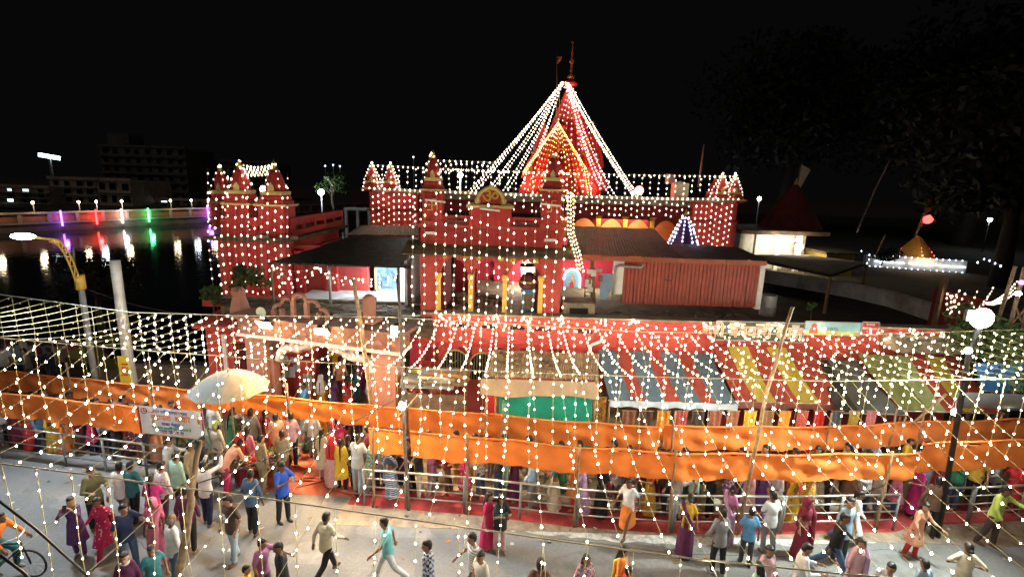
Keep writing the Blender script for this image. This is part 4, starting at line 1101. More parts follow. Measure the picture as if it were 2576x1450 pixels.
# curtain over the court building front
g2 = 'bulb strings hanging down the court building'
for a_, b_, n, ln, lb in ((932,1050,9,2.2,'left pavilion wall'),(1440,1742,21,.95,'dark frieze over the arcade'),(1100,1420,14,.9,'court front behind the gateway'),(1748,1850,8,3.1,'right pavilion wall')):
    p0, p1 = at(a_, 500, YM-.25), at(b_, 500, YM-.25)
    p0.z = p1.z = zr_+.05
    drops(p0, p1, n, ln, .34, .058, BC, 'curtain of white bulbs hanging down the ' + lb, g2 + ', ' + lb, .004, .04)
for y_, z_ in ((YM-.2, zr_+.22), (YM+.2, zr_+1.45)):
    string(sag_pts((xm0,y_,z_), (xm1,y_,z_+.02), .12, 30), .28, .066, BC, 'white bulb string along the %s of the court roof' % ('edge' if z_ < zr_+1 else 'upper wire'), 'bulb strings along the court roof')
drops((xm0,YM+.2,zr_+1.4), (xm1,YM+.2,zr_+1.4), 44, 1.15, .3, .05, BC, 'fringe of bulb drops above the court roof edge', 'bulb drops above the court roof', .003, .03)
curtain([[at(1090,402,24), at(1245,408,24)]] + [[at(lerp(1095,1240,k/11), 402.5+k*.5, 24), at(lerp(1095,1240,k/11), 402.5+k*.5, 24) - V3((0,0,U(.4,.7)))] for k in range(12)], .27, .055, BC, 'bulb drops on the high wire behind the gateway')
for px, py in ((938,482),(984,484),(1812,487),(1843,490)):
    c = at(px, py, YM+.6)
    curtain([[V3((c.x, YM+.55, zr_+1.7)), V3((c.x+.5*math.cos(q), YM+.6+.5*math.sin(q), zr_+.7)), V3((c.x+.62*math.cos(q), YM+.6+.62*math.sin(q), zr_+.1))] for q in (R(45),R(135),R(225),R(315))], .2, .05, BC, 'bulb strands wound round the court pinnacle %s' % {938: 'at the left corner', 984: 'right of the left corner one', 1812: 'left of the right corner one', 1843: 'at the right corner'}[px], name='bulb_garland', cat='bulb garland')
# gateway curtain
g3 = 'bulb strings hanging down the gateway front'
xs_ = [PX(px) for px in (1050,1078,1104,1128,1152,1174,1188,1210,1228,1256,1278,1290,1318,1342,1372,1392,1414)]
L_ = []
for k, x in enumerate(xs_):
    zt = zb + U(.3,.9) if k not in (0,2,14,16) else zb + 1.2
    L_.append([V3((x,YP-.5,zt)), V3((x+U(-.04,.04),YP-.78,zl+.05)), V3((x+U(-.06,.06),YP-.8,(zl+zf)/2)), V3((x+U(-.05,.05),YP-.75,zf-.15))])
curtain(L_, .31, .046, BC, 'curtain of vertical bulb strands over the gateway arches', wire=.006)
for s, px in ((-1,1088),(1,1391)):
    c = at(px, 480, YP+.4)
    curtain([[V3((c.x,YP+.36,c.z+1.3)), V3((c.x+.36*math.cos(q),YP+.36+.36*math.sin(q),c.z+.6)), V3((c.x+.46*math.cos(q),YP+.36+.46*math.sin(q),c.z+.02)), V3((c.x+.46*math.cos(q),YP+.36+.46*math.sin(q),c.z-.9))] for q in (R(45),R(135),R(225),R(315))], .3, .042, BC, 'bulb strands on the %s gateway pinnacle' % ('left' if s < 0 else 'right'), name='bulb_garland', cat='bulb garland')
for k in range(3):     # thick warm bundle at the right tower
    x = PX(1424 + 7*k); string([V3((x-.05,YP+.1,zp+.6)), V3((x,YP-.1,zb)), V3((x+.22,YP-.4,zl+.1)), V3((x+.35,YP-.5,zl-.45))], .13, .04, glow('bulb_amber', (1,.75,.35), 14), 'dense amber bulb string down the right gateway tower', 'amber bulb strings', .004)
# tower curtain
g4 = 'bulb strings hanging down the tank side tower'
L_ = []; L2_ = []
for k in range(13):
    x = lerp(at(552,620,YT).x-.1, at(716,620,YT).x+.35, k/12)
    (L_ if k % 4 else L2_).append([V3((x,YT-.1,zt0+1.7*(1 if k%3 else 1.5))), V3((x,YT-.5,zt0)), V3((x+U(-.1,.1),YT-.5,(zt0+2)/2)), V3((x+U(-.15,.15),YT-.4,U(2.6,3.2)))])
curtain(L_, .36, .048, BC, 'curtain of white bulb strands down the tank side tower', wire=.004); curtain(L2_, .36, .048, BPK, 'pinkish bulb strands among the white ones on the tank side tower', wire=.004)
for px, Yq, top in ((561,22.5,510),(610,19.55,514),(696,19.55,517)):
    c = at(px, top, Yq)
    curtain([[V3((c.x,Yq,c.z+1.75)), V3((c.x+.4*math.cos(q),Yq+.4*math.sin(q),c.z+.8)), V3((c.x+.62*math.cos(q),Yq+.62*math.sin(q),c.z+.02)), V3((c.x+.6*math.cos(q),Yq+.6*math.sin(q),c.z-1.0))] for q in (R(45),R(135),R(225),R(315))], .3, .05, BC, 'bulb strands on the %s pinnacle of the tank side tower' % {561: 'rear', 610: 'middle', 696: 'street corner'}[px], name='bulb_garland', cat='bulb garland')
p0, p1 = at(602,432,19.5), at(692,430,19.5)
curtain([sag_pts(p0 + V3((U(-.1,.1),0,.1*k)), p1 + V3((0,0,.1*k)), .12) for k in range(4)], .14, .05, BC, 'bright bulb swags between the tower pinnacles', name='bulb_garland', cat='bulb garland')
# swags under the left tin roof
pk = [V3((fl_.x+.15,YF2-.1,fl_.z-.1)), V3((at(800,660,YF2).x,YF2-.1,fl_.z-.12)), V3((at(905,670,YF2).x,YF2-.1,fl_.z-.5)), V3((fr_.x-.2,YF2-.1,fl_.z-.2))]
for a, b_ in zip(pk, pk[1:]):
    curtain([sag_pts(a, b_, s*(.8 if b_ is pk[1] else .4)) for s in (.25, .6, .95)], .3, .046, BC, 'bulb swags under the side shrine roof %s' % ('by the tower' if b_ is pk[1] else 'over the white ledge' if b_ is pk[2] else 'over the tiled room'), name='bulb_garland', cat='bulb garland')
# ================================================================= ENTRANCE GATE
A_ = at(662, 900, 15.3); B_ = at(977, 900, 14.2)
ga = math.atan2(B_.y - A_.y, B_.x - A_.x); GL = math.hypot(B_.x - A_.x, B_.y - A_.y)
GT = thing('entrance_gate', 'pink entrance gate with a cusped arch and a five lobed crest', 'gate', V3((A_.x, A_.y, 0)), ga)
gx_ = V3((math.cos(ga), math.sin(ga), 0)); gy_ = V3((-math.sin(ga), math.cos(ga), 0))
def ongate(px, py, off=0.0):       # pixel -> gate local (x along, y depth, z)
    d = ray(px, py); o = V3((0,0,CAM_H)); pl = V3((A_.x, A_.y, 0)) + gy_*off
    t = (pl - o).dot(gy_)/d.dot(gy_); p = o + d*t
    q = p - V3((A_.x, A_.y, 0)); return V3((q.dot(gx_), q.dot(gy_), p.z))
def g2w(p): return V3((A_.x, A_.y, 0)) + gx_*p[0] + gy_*p[1] + V3((0,0,p[2]))
zlb = ongate(700, 838).z; zlt = zlb + .52
for x in (0, GL):
    MB().box(x-.38, x+.38, -.3, .3, 0, zlb).build('pillar', PINK, GT, local=True)
    MB().box(x-.42, x+.42, -.34, .34, 1.4, 1.5).build('pillar_band', PINK, GT, local=True)
    MB().box(x-.45, x+.45, -.37, .37, 0, .35).build('pillar_base', PINK, GT, local=True)
MB().box(-.55, GL+.55, -.36, .36, zlb+.001, zlt).build('lintel', PINKD, GT, local=True)
MB().box(-.75, GL+.75, -.52, .5, zlt+.001, zlt+.1).build('lintel_cornice', PINKD, GT, local=True)
MB().box(-.6, GL+.6, -.42, .40, zlb-.09, zlb).build('lintel_lip', PALEPINK, GT, local=True)
# relief scallops on the lintel
sc = MB().prism([(.13*math.cos(a), .13*math.sin(a)) for a in [math.pi*k/8 for k in range(9)]], (0,0,0), (1,0,0), (0,0,1), (0,-.03,0)).mesh('scallop', PINK)
for k in range(13):
    o = bpy.data.objects.new('scallop', sc); COL.objects.link(o); o.parent = GT; o.location = (lerp(-.3, GL+.3, k/12), -.36, zlb+.17)
# cusped arch moulding
pts = [ongate(*p, -.15) for p in ((703,905),(706,886),(714,875),(736,873),(748,877),(757,870),(777,867),(790,858),(800,850),(807,846),(816,850),(824,858),(835,873),(854,880),(866,884),(874,893),(888,898),(916,901),(930,911),(939,926),(941,945))]
sm = []
for a, b_ in zip(pts, pts[1:]): sm += [a, lerp(a, b_, .5)]
MB().tube(sm, .135, 8).build('cusped_arch', PALEPINK, GT, local=True)
MB().tube([p + V3((0,.1,-.14)) for p in sm], .07, 6).build('arch_underside', PINK, GT, local=True)
for px, py in ((737,870),(776,864),(855,876),(887,893),(807,842)):
    p = ongate(px, py, -.15); MB().lathe(p + V3((0,0,.05)), [(.14,0),(.15,.04),(.09,.08),(.10,.12),(.05,.17),(.01,.22)], 10).build('arch_knob', PALEPINK, GT, local=True)
MB().box(.381, .55, -.2, .1, 0, ongate(703,890).z).build('arch_jamb', PINK, GT, local=True)
MB().box(GL-.55, GL-.381, -.2, .1, 0, ongate(940,930).z).build('arch_jamb', PINK, GT, local=True)
# lobed crest
cc = ongate(757, 812); cz = zlt + .1; lw = .36
cx_ = cc.x
lob = [(-.80,.16,.17),(-.46,.36,.21),(0,.50,.24),(.46,.36,.21),(.80,.16,.17)]
for i, (dx, hz, r) in enumerate(lob):
    a0, a1 = (0, math.pi)
    if i == 0: a0, a1 = .35*math.pi, math.pi
    if i == 1: a0, a1 = .28*math.pi, math.pi*.95
    if i == 3: a0, a1 = .05*math.pi, math.pi*.72
    if i == 4: a0, a1 = 0, math.pi*.65
    arcp = [(cx_+dx+r*math.cos(lerp(a0,a1,k/10)), 0, cz+hz+r*1.05*math.sin(lerp(a0,a1,k/10))) for k in range(11)]
    MB().tube(arcp, .065, 7).build('crest_lobe', PINK, GT, local=True)
for dx, z1 in ((-.97,.16),(-.67,.22),(-.24,.50),(.24,.50),(.67,.22),(.97,.16)):
    MB().box(cx_+dx-.065, cx_+dx+.065, -.06, .06, cz, cz+z1).build('crest_post', PINK, GT, local=True)
# seated lion finial left and domed stub right
p = ongate(606, 800, .2); o = MB()
o.box(p.x-.22, p.x+.22, 0, .4, cz-.12, cz+.05)
o.sqloft((p.x,.2,0), [(.20,cz+.05),(.18,cz+.2),(.13,cz+.45),(.15,cz+.5),(.16,cz+.62),(.1,cz+.7)])
o.cbox((p.x-.12,.2,cz+.66), .14, .2, .12); o.cbox((p.x+.12,.2,cz+.68), .10, .08, .1)
o.build('lion_finial', PINK, GT, local=True)
p = ongate(930, 836, .3); o = MB(); o.box(p.x-.3, p.x+.3, .05, .6, cz-.12, cz+.1)
o.lathe((p.x,.32,cz+.1), [(.2,0),(.2,.55),(.18,.68),(.1,.76),(.02,.79)], 12); o.build('domed_finial', PINK, GT, local=True)
p = ongate(656, 785, -.2); o = MB().cyl((p.x,-.22,p.z), (p.x,-.17,p.z), .17, n=16)
o.build('oval_plate', mat('pale_green_plate', (.5,.55,.42), .6, .2, 5), GT, local=True)
MB().bar((p.x,-.19,p.z), (p.x,-.1,cz), .03, .03).build('plate_stem', DARKM, GT, local=True)
# mossy roof behind, side wall left, stairs
RF = thing('mossy_roof', 'mossy concrete roof with rubbish behind the pink gate', 'roof', V3((-6.5, 16.5, 3.6)))
q = [g2w((-2.0,.5,0)), g2w((GL+1.3,.5,0)), V3((at(1062,800,16).x,17.3,0)), V3((at(560,770,17.3).x,17.3,0))]
MB().hexa([V3((p.x,p.y,zlt-.3)) for p in q], [V3((p.x,p.y,zlt+.02)) for p in q]).build('slab', MOSS, RF)
MB().bar(V3((q[3].x,17.28,zlt+.06)), V3((q[2].x,17.28,zlt+.06)), .08, .12).build('kerb', CONC, RF)
rb = MB()
for k in range(260):
    u, v = rnd(), rnd(); p = lerp(lerp(q[0], q[1], u), lerp(q[3], q[2], u), v)
    rb.cbox((p.x,p.y,zlt+.03), U(.03,.22), U(.02,.12), U(.01,.05), U(0,3), U(-.3,.3))
rb.build('rubbish', mat('dry_leaf_litter', (.11,.09,.06), .9, .6, 8), RF, kind='stuff')
for k in range(6):
    a = lerp(q[0], q[1], U(.4,.95)) + V3((0,U(.2,1.4),zlt+.05)); MB().bar(a, a + V3((U(.5,1.1),U(-.2,.2),.02)), .04, .04).build('plank', random.choice((WOOD, GREYW)), RF)
HS = thing('gate_house', 'red gate house left of the pink gate with a small barred window', 'building', at(575, 1000, 16.2))
xh0, xh1 = at(522,880,15.9).x, at(628,880,15.9).x; zh = at(575, 822, 15.9).z
MB().box(xh0, xh1+.4, 15.9, 18.8, 0, zh).build('wall', RED2, HS)
MB().hexa([(xh0-.25,15.6,zh),(xh1+.5,15.6,zh),(xh1+.5,18.9,zh+.3),(xh0-.25,18.9,zh+.3)], [(xh0-.25,15.6,zh+.1),(xh1+.5,15.6,zh+.1),(xh1+.5,18.9,zh+.42),(xh0-.25,18.9,zh+.42)]).build('roof', RED2, HS)
a, b_ = at(592,925,15.88), at(618,862,15.88); wv = MB().box(a.x, b_.x, 15.86, 15.897, a.z, b_.z).build('window', DRED, HS)
for k in range(4): x = lerp(a.x, b_.x, (k+.5)/4); MB().box(x-.015, x+.015, 15.84, 15.858, a.z, b_.z).build('bar', DARKM, wv)
MB().box(a.x-.35, a.x-.22, 15.82, 15.897, .3, zh-.25).build('pilaster', PALEPINK, HS)
MB().box(at(560,800,17.5).x-.6, at(640,800,17.5).x, 17.35, 17.6, zh+.3, at(600,755,17.4).z).build('upper_wall', RED2, HS)
# passage behind the gate
PS = thing('gate_passage', 'red painted passage walls with pasted notices inside the pink gate', 'wall', g2w((2.0,2.0,0)))
x0_, x1_ = at(700,950,16.6).x, at(800,950,16.6).x
MB().box(x0_, x1_, 16.6, 16.8, 0, zlb+.1).build('wall', RED, PS)
MB().box(x1_+.3, x1_+.8, 17.2, 17.4, 0, zlb+.1).build('wall', DRED, PS)
MB().box(at(760,950,16).x, at(790,950,16).x, 15.9, 16.2, 0, 2.2).build('red_pillar', RED2, PS)
for k, (px, py, w_, h_) in enumerate(((715,905,.3,.3),(735,935,.2,.4),(745,905,.42,.2),(752,925,.38,.26),(774,960,.3,.6),(722,938,.2,.3))):
    p = at(px, py, 16.58 if px < 757 else 15.88); MB().box(p.x-w_/2, p.x+w_/2, p.y-.012, p.y-.002, p.z-h_/2, p.z+h_/2).build('notice', random.choice((WHITE, mat('pale_blue_paper', (.45,.62,.7), .7), mat('grey_paper', (.4,.38,.4), .7))), PS)
ST = thing('gate_stairs', 'stone stairs climbing inside the pink gate', 'stairs', V3((-5.2, 16.3, 0)))
for k in range(8):
    MB().box(-6.6, -3.7, 15.6+.32*k, 15.6+.32*(k+1)+ (2.5 if k == 7 else -.002), 0, .2*(k+1)).build('step', CONC, ST)
# flood lamps on the gate
SODIUM = (1.0, .66, .34)
floodm = glow('halogen_face', (1.0, .72, .36), 60)
for px, py, en, lb in ((668,813,620,'left halogen flood lamp blazing on the pink gate lintel'),(812,829,760,'middle halogen flood lamp blazing on the pink gate lintel')):
    p = g2w(ongate(px, py, -.75)); t = thing('flood_lamp', lb, 'flood lamp', p)
    MB().cbox(p + V3((0,.06,.0)), .34, .12, .24, ga, R(35)).build('housing', DARKM, t)
    MB().cbox(p + V3((-.02,-.03,-.05)), .40, .05, .22, ga, R(35)).build('lamp_face', floodm, t)
    MB().bar(p + V3((0,.1,0)), p + V3((.05,.5,.05)), .03, .03).build('arm', DARKM, t)
    light('flood_light', 'SPOT', p + V3((0,-.16,-.1)), en, SODIUM, t, p + V3((.8 if px < 700 else 1.6,-5,-3.2)), .12, 150, .5)
p = at(994, 832, 12.9); t = thing('flood_lamp', 'tilted halogen flood lamp tied to the bamboo pole right of the gate', 'flood lamp', p)
MB().cbox(p + V3((.06,.06,.02)), .2, .14, .36, .3, R(20)).build('housing', DARKM, t)
MB().cbox(p + V3((-.02,-.05,0)), .16, .05, .34, .3, R(20)).build('lamp_face', floodm, t)
light('flood_light', 'SPOT', p + V3((-.05,-.2,-.05)), 650, SODIUM, t, p + V3((2.2,-5,-2.8)), .12, 150, .5)

# ================================================================= POLES
def pole(name, label, pts, r, m=BAMB, cat='pole', group=None, n=7):
    pts = [V3(p) for p in pts]; rs = r if isinstance(r, list) else [r]*len(pts)
    mb = MB(); P2 = []; R2 = []
    for i in range(len(pts)-1):
        for k in range(5): P2.append(lerp(pts[i], pts[i+1], k/5) + V3((U(-.012,.012), U(-.012,.012), 0))); R2.append(lerp(rs[i], rs[i+1], k/5)*U(.92,1.08))
    P2.append(pts[-1]); R2.append(rs[-1])
    return tag(mb.tube(P2, R2, n).build(name, m), label, cat, group)
pole('bamboo_pole', 'long leaning bamboo pole rising past the grey shop sign', [on(1857,1342), at(1925,1000,9.9), at(1994,772,9.95)], [.045,.04,.035])
pole('bamboo_pole', 'crooked bamboo pole carrying the white lamp beside the gate', [on(1027,1281), at(1016,1030,10.7), at(1000,690,10.75)], [.045,.04,.035], mat('grey_bamboo', (.16,.125,.09), .8, .3, 9, .3))
pole('bamboo_pole', 'bamboo pole leaning across the right pillar of the gate', [V3((at(945,955,13.6).x,13.6,0)), at(905,790,13.6), at(889,702,13.6)], [.06,.06,.05])
pole('branch_pole', 'crooked tree branch pole holding the near light wire', [V3((at(452,1450,6.3).x-.1, 6.2, 0)), at(452,1440,6.3), at(478,1270,6.3), at(486,1200,6.35), at(502,1108,6.4)], [.07,.058,.05,.042,.035], WOOD)
pp = at(288, 655, 15.4); pole('steel_post', 'thick white steel post standing alone behind the orange cloth', [V3((pp.x,15.4,0)), V3((pp.x,15.4,pp.z*.45)), V3((pp.x,15.4,pp.z))], [.17,.16,.15], mat('pale_steel', (.74,.74,.72), .5, .12, 3, metal=.2))
o = MB().cbox(at(313, 930, 15.1), .32, .03, .95, .1).build('notice_plate', mat('yellow_notice', (.75,.55,.05), .6, .1, 4)); tag(o, 'narrow yellow notice with red print on the white steel post', 'sign')
tmp = MB()
for k in range(4): tmp.cbox(at(314, 915+k*9, 15.07), .2, .01, .06, .1)
tmp.build('print', mat('red_print', (.6,.08,.04), .6), o)
# left street lamp with lattice arm
p0 = at(200, 700, 15.2); LP = thing('street_lamp', 'street lamp with a yellow lattice arm and glowing white head over the tank bank', 'street lamp', V3((p0.x,15.2,0)))
MB().tube([V3((p0.x,15.2,0)), p0], [.10,.08], 8).build('pole', GREYM, LP)
MB().cyl(p0 + V3((0,0,-.35)), p0 + V3((0,0,.12)), .14, .14, 8).build('joint_box', YEL, LP)
hd = at(58, 594, 12.3); arm = MB(); prev = None
for k in range(15):
    u = k/14; c = lerp(p0, hd + V3((.7,0,-.05)), u) + V3((0,0,.75*math.sin(u*math.pi*.5)*(1-u)*1.6)); dn = V3((-.13,0,-.16))*(1-u*.6)
    if prev:
        arm.bar(prev[0], c, .035, .035).bar(prev[1], c+dn, .035, .035).bar(prev[0] if k % 2 else prev[1], (c+dn) if k % 2 else c, .025, .025)
    prev = (c, c+dn)
arm.bar(prev[0], hd, .05, .05)
arm.build('lattice_arm', YEL, LP)
MB().ball(hd, .30, .13, .08, 16, 8).build('lamp_head', glow('street_led', (.86,.93,1.0), 60), LP)
light('street_light', 'SPOT', hd + V3((0,-.1,-.2)), 1350, (.80,.91,1.0), LP, hd + V3((3.5,-3.0,-7)), .25, 140, .8)
pole('thin_pole', 'thin dark pole behind the lattice lamp arm', [at(190,700,20), at(183,620,20)], .05, GREYM)
# right flood mast
pm_ = at(2470, 800, 10.0); t = thing('flood_mast', 'leaning mast with a huge white glowing flood lamp beyond the shops', 'flood lamp', V3((at(2412,1170,10.7).x,10.8,0)))
MB().tube([V3((at(2412,1170,10.7).x,10.8,0)), at(2436,900,10.6), at(2466,812,10.15)], [.06,.055,.05], 7).build('mast', DARKM, t)
MB().ball(pm_, .23, .12, .21, 24, 14).build('lamp_face', glow('big_flood', (.90,1.0,.90), 60), t)
MB().cbox(pm_ + V3((.02,.26,0)), .26, .08, .24).build('housing', DARKM, t)
light('flood_light', 'SPOT', pm_ + V3((-.1,-.25,-.1)), 2200, (.88,1.0,.90), t, pm_ + V3((-5,-3,-4.5)), .25, 150, .6)
p = at(2436, 881, 10.45); MB().ball(p, .08, .06, .07, 8, 6).build('second_lamp', glow('led_white', (.85,.95,1.0), 60), t)
p = at(1012, 1022, 10.5); t = thing('led_lamp', 'small dazzling white lamp on the crooked bamboo pole', 'lamp', p)
MB().ball(p, .075, nu=8, nv=6).build('bulb', MATS['led_white'], t); MB().cbox(p + V3((.02,.09,.04)), .16, .1, .12).build('housing', DARKM, t)
light('led_light', 'SPOT', p + V3((0,-.14,0)), 260, (.86,.95,1.0), t, p + V3((.3,-4,-3.0)), .06, 165, .5)
p = at(3730*.644, 1615*.644-4, 11.6); t = thing('led_lamp', 'small white lamp hanging in front of the far right tarpaulins', 'lamp', p)
MB().ball(p, .08, nu=8, nv=6).build('bulb', MATS['led_white'], t); MB().bar(p, p + V3((0,.1,.7)), .02, .02).build('cord', CABLE, t)
light('led_light', 'POINT', p + V3((0,-.12,0)), 90, (.85,.94,1.0), t, size=.06)

# ================================================================= FENCES, CLOTH, BANNER
def railing(label, a, b_, h=1.02, posts=None, nr=4, group='steel queue railings'):
    a, b_ = V3(a), V3(b_); t = thing('queue_railing', label, 'railing', (a+b_)/2, group=group)
    for k in range(nr):
        z = h - k*.235; MB().cyl(a + V3((0,0,z)), b_ + V3((0,0,z)), .028 if k == 0 else .018, n=8).build('rail', STEEL, t)
    n = posts or max(1, round((b_-a).length/1.6))
    for k in range(n+1):
        p = lerp(a, b_, k/n); MB().cyl(p, p + V3((0,0,h+.02)), .03, n=8).build('post', GREYM, t)
nm = ['between the white steel post and the road', 'below the orange cloth at the tank end', 'beside the white banner']
fx = [1,2,3,4]
for i, (a, b_) in enumerate(zip(fx, fx[1:])): railing('steel queue railing ' + nm[i], OUT[a], OUT[b_])
nm2 = ['next to the entrance opening', 'at the foot of the lamp pole', 'behind the two girls', 'in front of the cream pavers', 'before the yellow saree', 'in front of the right queue']
for i, k in enumerate(range(5, 11)): railing('steel queue railing ' + nm2[i], OUT[k] + V3((.03,0,0)), OUT[k+1] - V3((.03,0,0)), group=None)
railing('short steel railing right of the queue gap', OUT[12], OUT[13], group=None)
railing('steel railing at the right end by the man in lime', OUT[13] + V3((.05,0,0)), OUT[15], group=None)
INN = [p + V3((.15, 1.62, 0)) for p in OUT]
def inner(x):
    return outline(x) + 1.62
for i, (x0_, x1_) in enumerate(((-3.6,-.5),(-.4,2.6),(2.7,5.8),(5.9,9.0))):
    railing('inner queue railing %s' % ('behind the blue saree','behind the cream saree','behind the mint shirt','behind the mustard saree')[i], (x0_,inner(x0_),0), (x1_,inner(x1_),0), group=None)
def cloth(label, xs, dy, z0, z1, name='cloth_band', zt=None, slack=.05, group=None, m=ORANGE):
    """hanging band of cloth between poles along the fence line"""
    mb = MB(); X0, X1 = xs; n = max(16, int((X1-X0)*9)); ph = U(0,6)
    span = 2.6
    def fn(u, v):
        x = lerp(X0, X1, u); y = outline(x) + dy; f = ((x-X0)/span) % 1.0
        sg = slack*4*f*(1-f)
        zt_ = z1 - sg*.9; zb_ = z0 - sg*.5 - .015*math.sin(x*3+ph)
        fold = .030*math.sin(x*9 + ph + 2*v) + .016*math.sin(x*23 + v*5) + .040*math.sin(v*9 + x*2.1 + 3*f)*(.3+.7*f) + .03*math.sin(5*v*(1-2*f)+x)*math.exp(-((f-.5)/.2)**2)
        roll = .05*math.exp(-((v-1)/.09)**2)
        return (x, y + fold - roll, lerp(zb_, zt_, v))
    mb.grid(fn, n, 12)
    o = mb.build(name, m); tag(o, label, 'cloth', group)
    s = MB()
    s.tube([(lerp(X0,X1,k/n), outline(lerp(X0,X1,k/n))+dy-.02, fn(k/n,1)[2]+.01) for k in range(n+1)], .03, 6)
    s.build('rolled_edge', m, o)
    return o
xL = [p.x for p in OUT]
cloth('orange cloth band on the outer railing left of the banner', (xL[0], at(500,1080,11.75).x), 0, 1.36, 2.10)
cloth('orange cloth band on the outer railing beside the lamp pole', (at(914,1120,10.85).x, xL[6]+.0), 0, 1.50, 2.18)
cloth('long orange cloth band above the steel railings before the shops', (xL[6]+.12, xL[11]+.3), -.02, 1.48, 2.18)
cloth('orange cloth band rising to the right end of the street', (xL[11]+.32, xL[15]), .0, 1.55, 2.34)
cloth('orange cloth band on the inner line at the tank end', (xL[0], at(480,1010,13.3).x), 1.62, 1.24, 1.94)
cloth('bright orange cloth band across the entrance below the gate', (at(482,1010,13.3).x+.02, at(1012,1060,12.4).x), 1.62, 1.36, 2.0)
cloth('orange cloth band on the inner line before the green curtain', (at(1014,1060,12.4).x+.04, at(1690,1080,11.6).x), 1.62, 1.30, 2.0)
cloth('orange cloth band on the inner line before the striped awnings', (at(1692,1080,11.6).x+.03, xL[15]), 1.62, 1.32, 2.04)
for i, (px, py) in enumerate(((128,1035),(367,1040),(912,1262),(1170,1200),(1262,1090),(1217,1040),(1690,1100),(1448,1322),(1690,1338),(2248,1333),(2300,1050),(2375,1060),(2100,1080),(560,1100),(740,1110))):
    inn = py < 1150
    d = ray(px, py); x = at(px, py, 12.3 if inn else 10.4).x
    if inn and px < 800: x = at(px, py, 13.6).x
    y = (inner(x)-.05) if inn else outline(x) - .06
    pole('bamboo_post', 'short bamboo post holding the %s orange cloth line' % ('inner' if inn else 'outer'), [V3((x,y,0)), V3((x+U(-.06,.06),y,2.25 if not inn else 2.45))], [.032,.028], BAMB, 'post', '%s bamboo posts' % ('inner' if inn else 'outer'))
for i, (a, b_) in enumerate((((395,1062),(492,1040)),((1005,1045),(1062,985)),((2380,990),(2300,1062)))):
    Yy = 12.0 if i == 1 else 12.6 if i == 0 else 11.4
    pole('bamboo_brace', 'slanting bamboo brace %s' % ('left of the umbrella', 'beside the crooked lamp pole', 'in front of the green tarpaulin')[i], [at(*a, Yy), at(*b_, Yy)], .035)
# banner
bt = at(335, 1040, 11.85); bx0, bx1 = at(333,1070,11.9).x, at(492,1070,11.55).x
byf = lambda x: outline(x) - .07
BN = thing('help_camp_banner', 'white help camp banner with blue and orange lettering tied over the orange cloth', 'banner', V3(((bx0+bx1)/2, byf((bx0+bx1)/2), 1.25)))
bz0, bz1 = 1.40, 2.20
bmk = MB(); bmk.grid(lambda u, v: (lerp(bx0,bx1,u), byf(lerp(bx0,bx1,u)) + .012*math.sin(u*9), lerp(bz0,bz1,v)), 16, 3); bmk.build('sheet', mat('banner_white', (.72,.74,.78), .5, .05, 3), BN)
bo = V3(((bx0+bx1)/2, byf((bx0+bx1)/2)-.03, 0)); bux = V3((bx1-bx0, byf(bx1)-byf(bx0), 0)).normalized()
BLUE = mat('banner_blue', (.03,.07,.35), .6); ORL = mat('banner_orange', (.75,.13,.02), .6); GRL = mat('banner_green', (.02,.3,.2), .6)
def btxt(s, z, size, m, sx=1.0): text_mesh(s, 'lettering', m, size, BN, bo + V3((0,0,z+.10)), bux, (0,0,1), ext=.002, sx=sx, bold=.002)
btxt('\u0909\u0924\u094d\u0924\u0930 \u092a\u094d\u0930\u0926\u0947\u0936 \u0935\u094d\u092f\u093e\u092a\u093e\u0930 \u092e\u0923\u094d\u0921\u0932', 2.0, .10, BLUE)
btxt('\u0938\u0939\u093e\u092f\u0924\u093e  \u0936\u093f\u0935\u093f\u0930', 1.82, .21, ORL)
btxt('\u0936\u093e\u0916\u093e \u092d\u0947\u0932\u0942\u092a\u0941\u0930', 1.65, .12, BLUE)
btxt('\u092e\u0947\u0902 \u0906\u092a\u0915\u093e \u0939\u093e\u0930\u094d\u0926\u093f\u0915 \u0938\u094d\u0935\u093e\u0917\u0924 \u0915\u0930\u0924\u0947 \u0939\u0948\u0902', 1.53, .095, GRL)
for z in (1.45, 1.40): btxt('\u0905\u0927\u094d\u092f\u0915\u094d\u0937  \u092e\u0902\u0924\u094d\u0930\u0940  \u0938\u0926\u0938\u094d\u092f  \u0915\u094b\u0937', z, .05, BLUE if z > 1.42 else ORL, 1.3)
rg = MB(); rc = V3((bx0+.2, byf(bx0+.2)-.03, 2.08)); rg.tube([rc + V3((.075*math.cos(a),0,.075*math.sin(a))) for a in [2*math.pi*k/20 for k in range(21)]], .012, 5)
for a in (90, 210, 330): rg.bar(rc, rc + V3((.06*math.cos(R(a)),0,.06*math.sin(R(a)))), .02, .01)
rg.build('round_logo', mat('logo_maroon', (.3,.03,.06), .6), BN)
for x in (bx0+.03, bx1-.03): MB().bar((x,byf(x)-.02,bz0), (x,byf(x)-.02,bz1), .05, .006).build('edge_stripe', mat('maroon_tape', (.25,.02,.06), .6), BN)

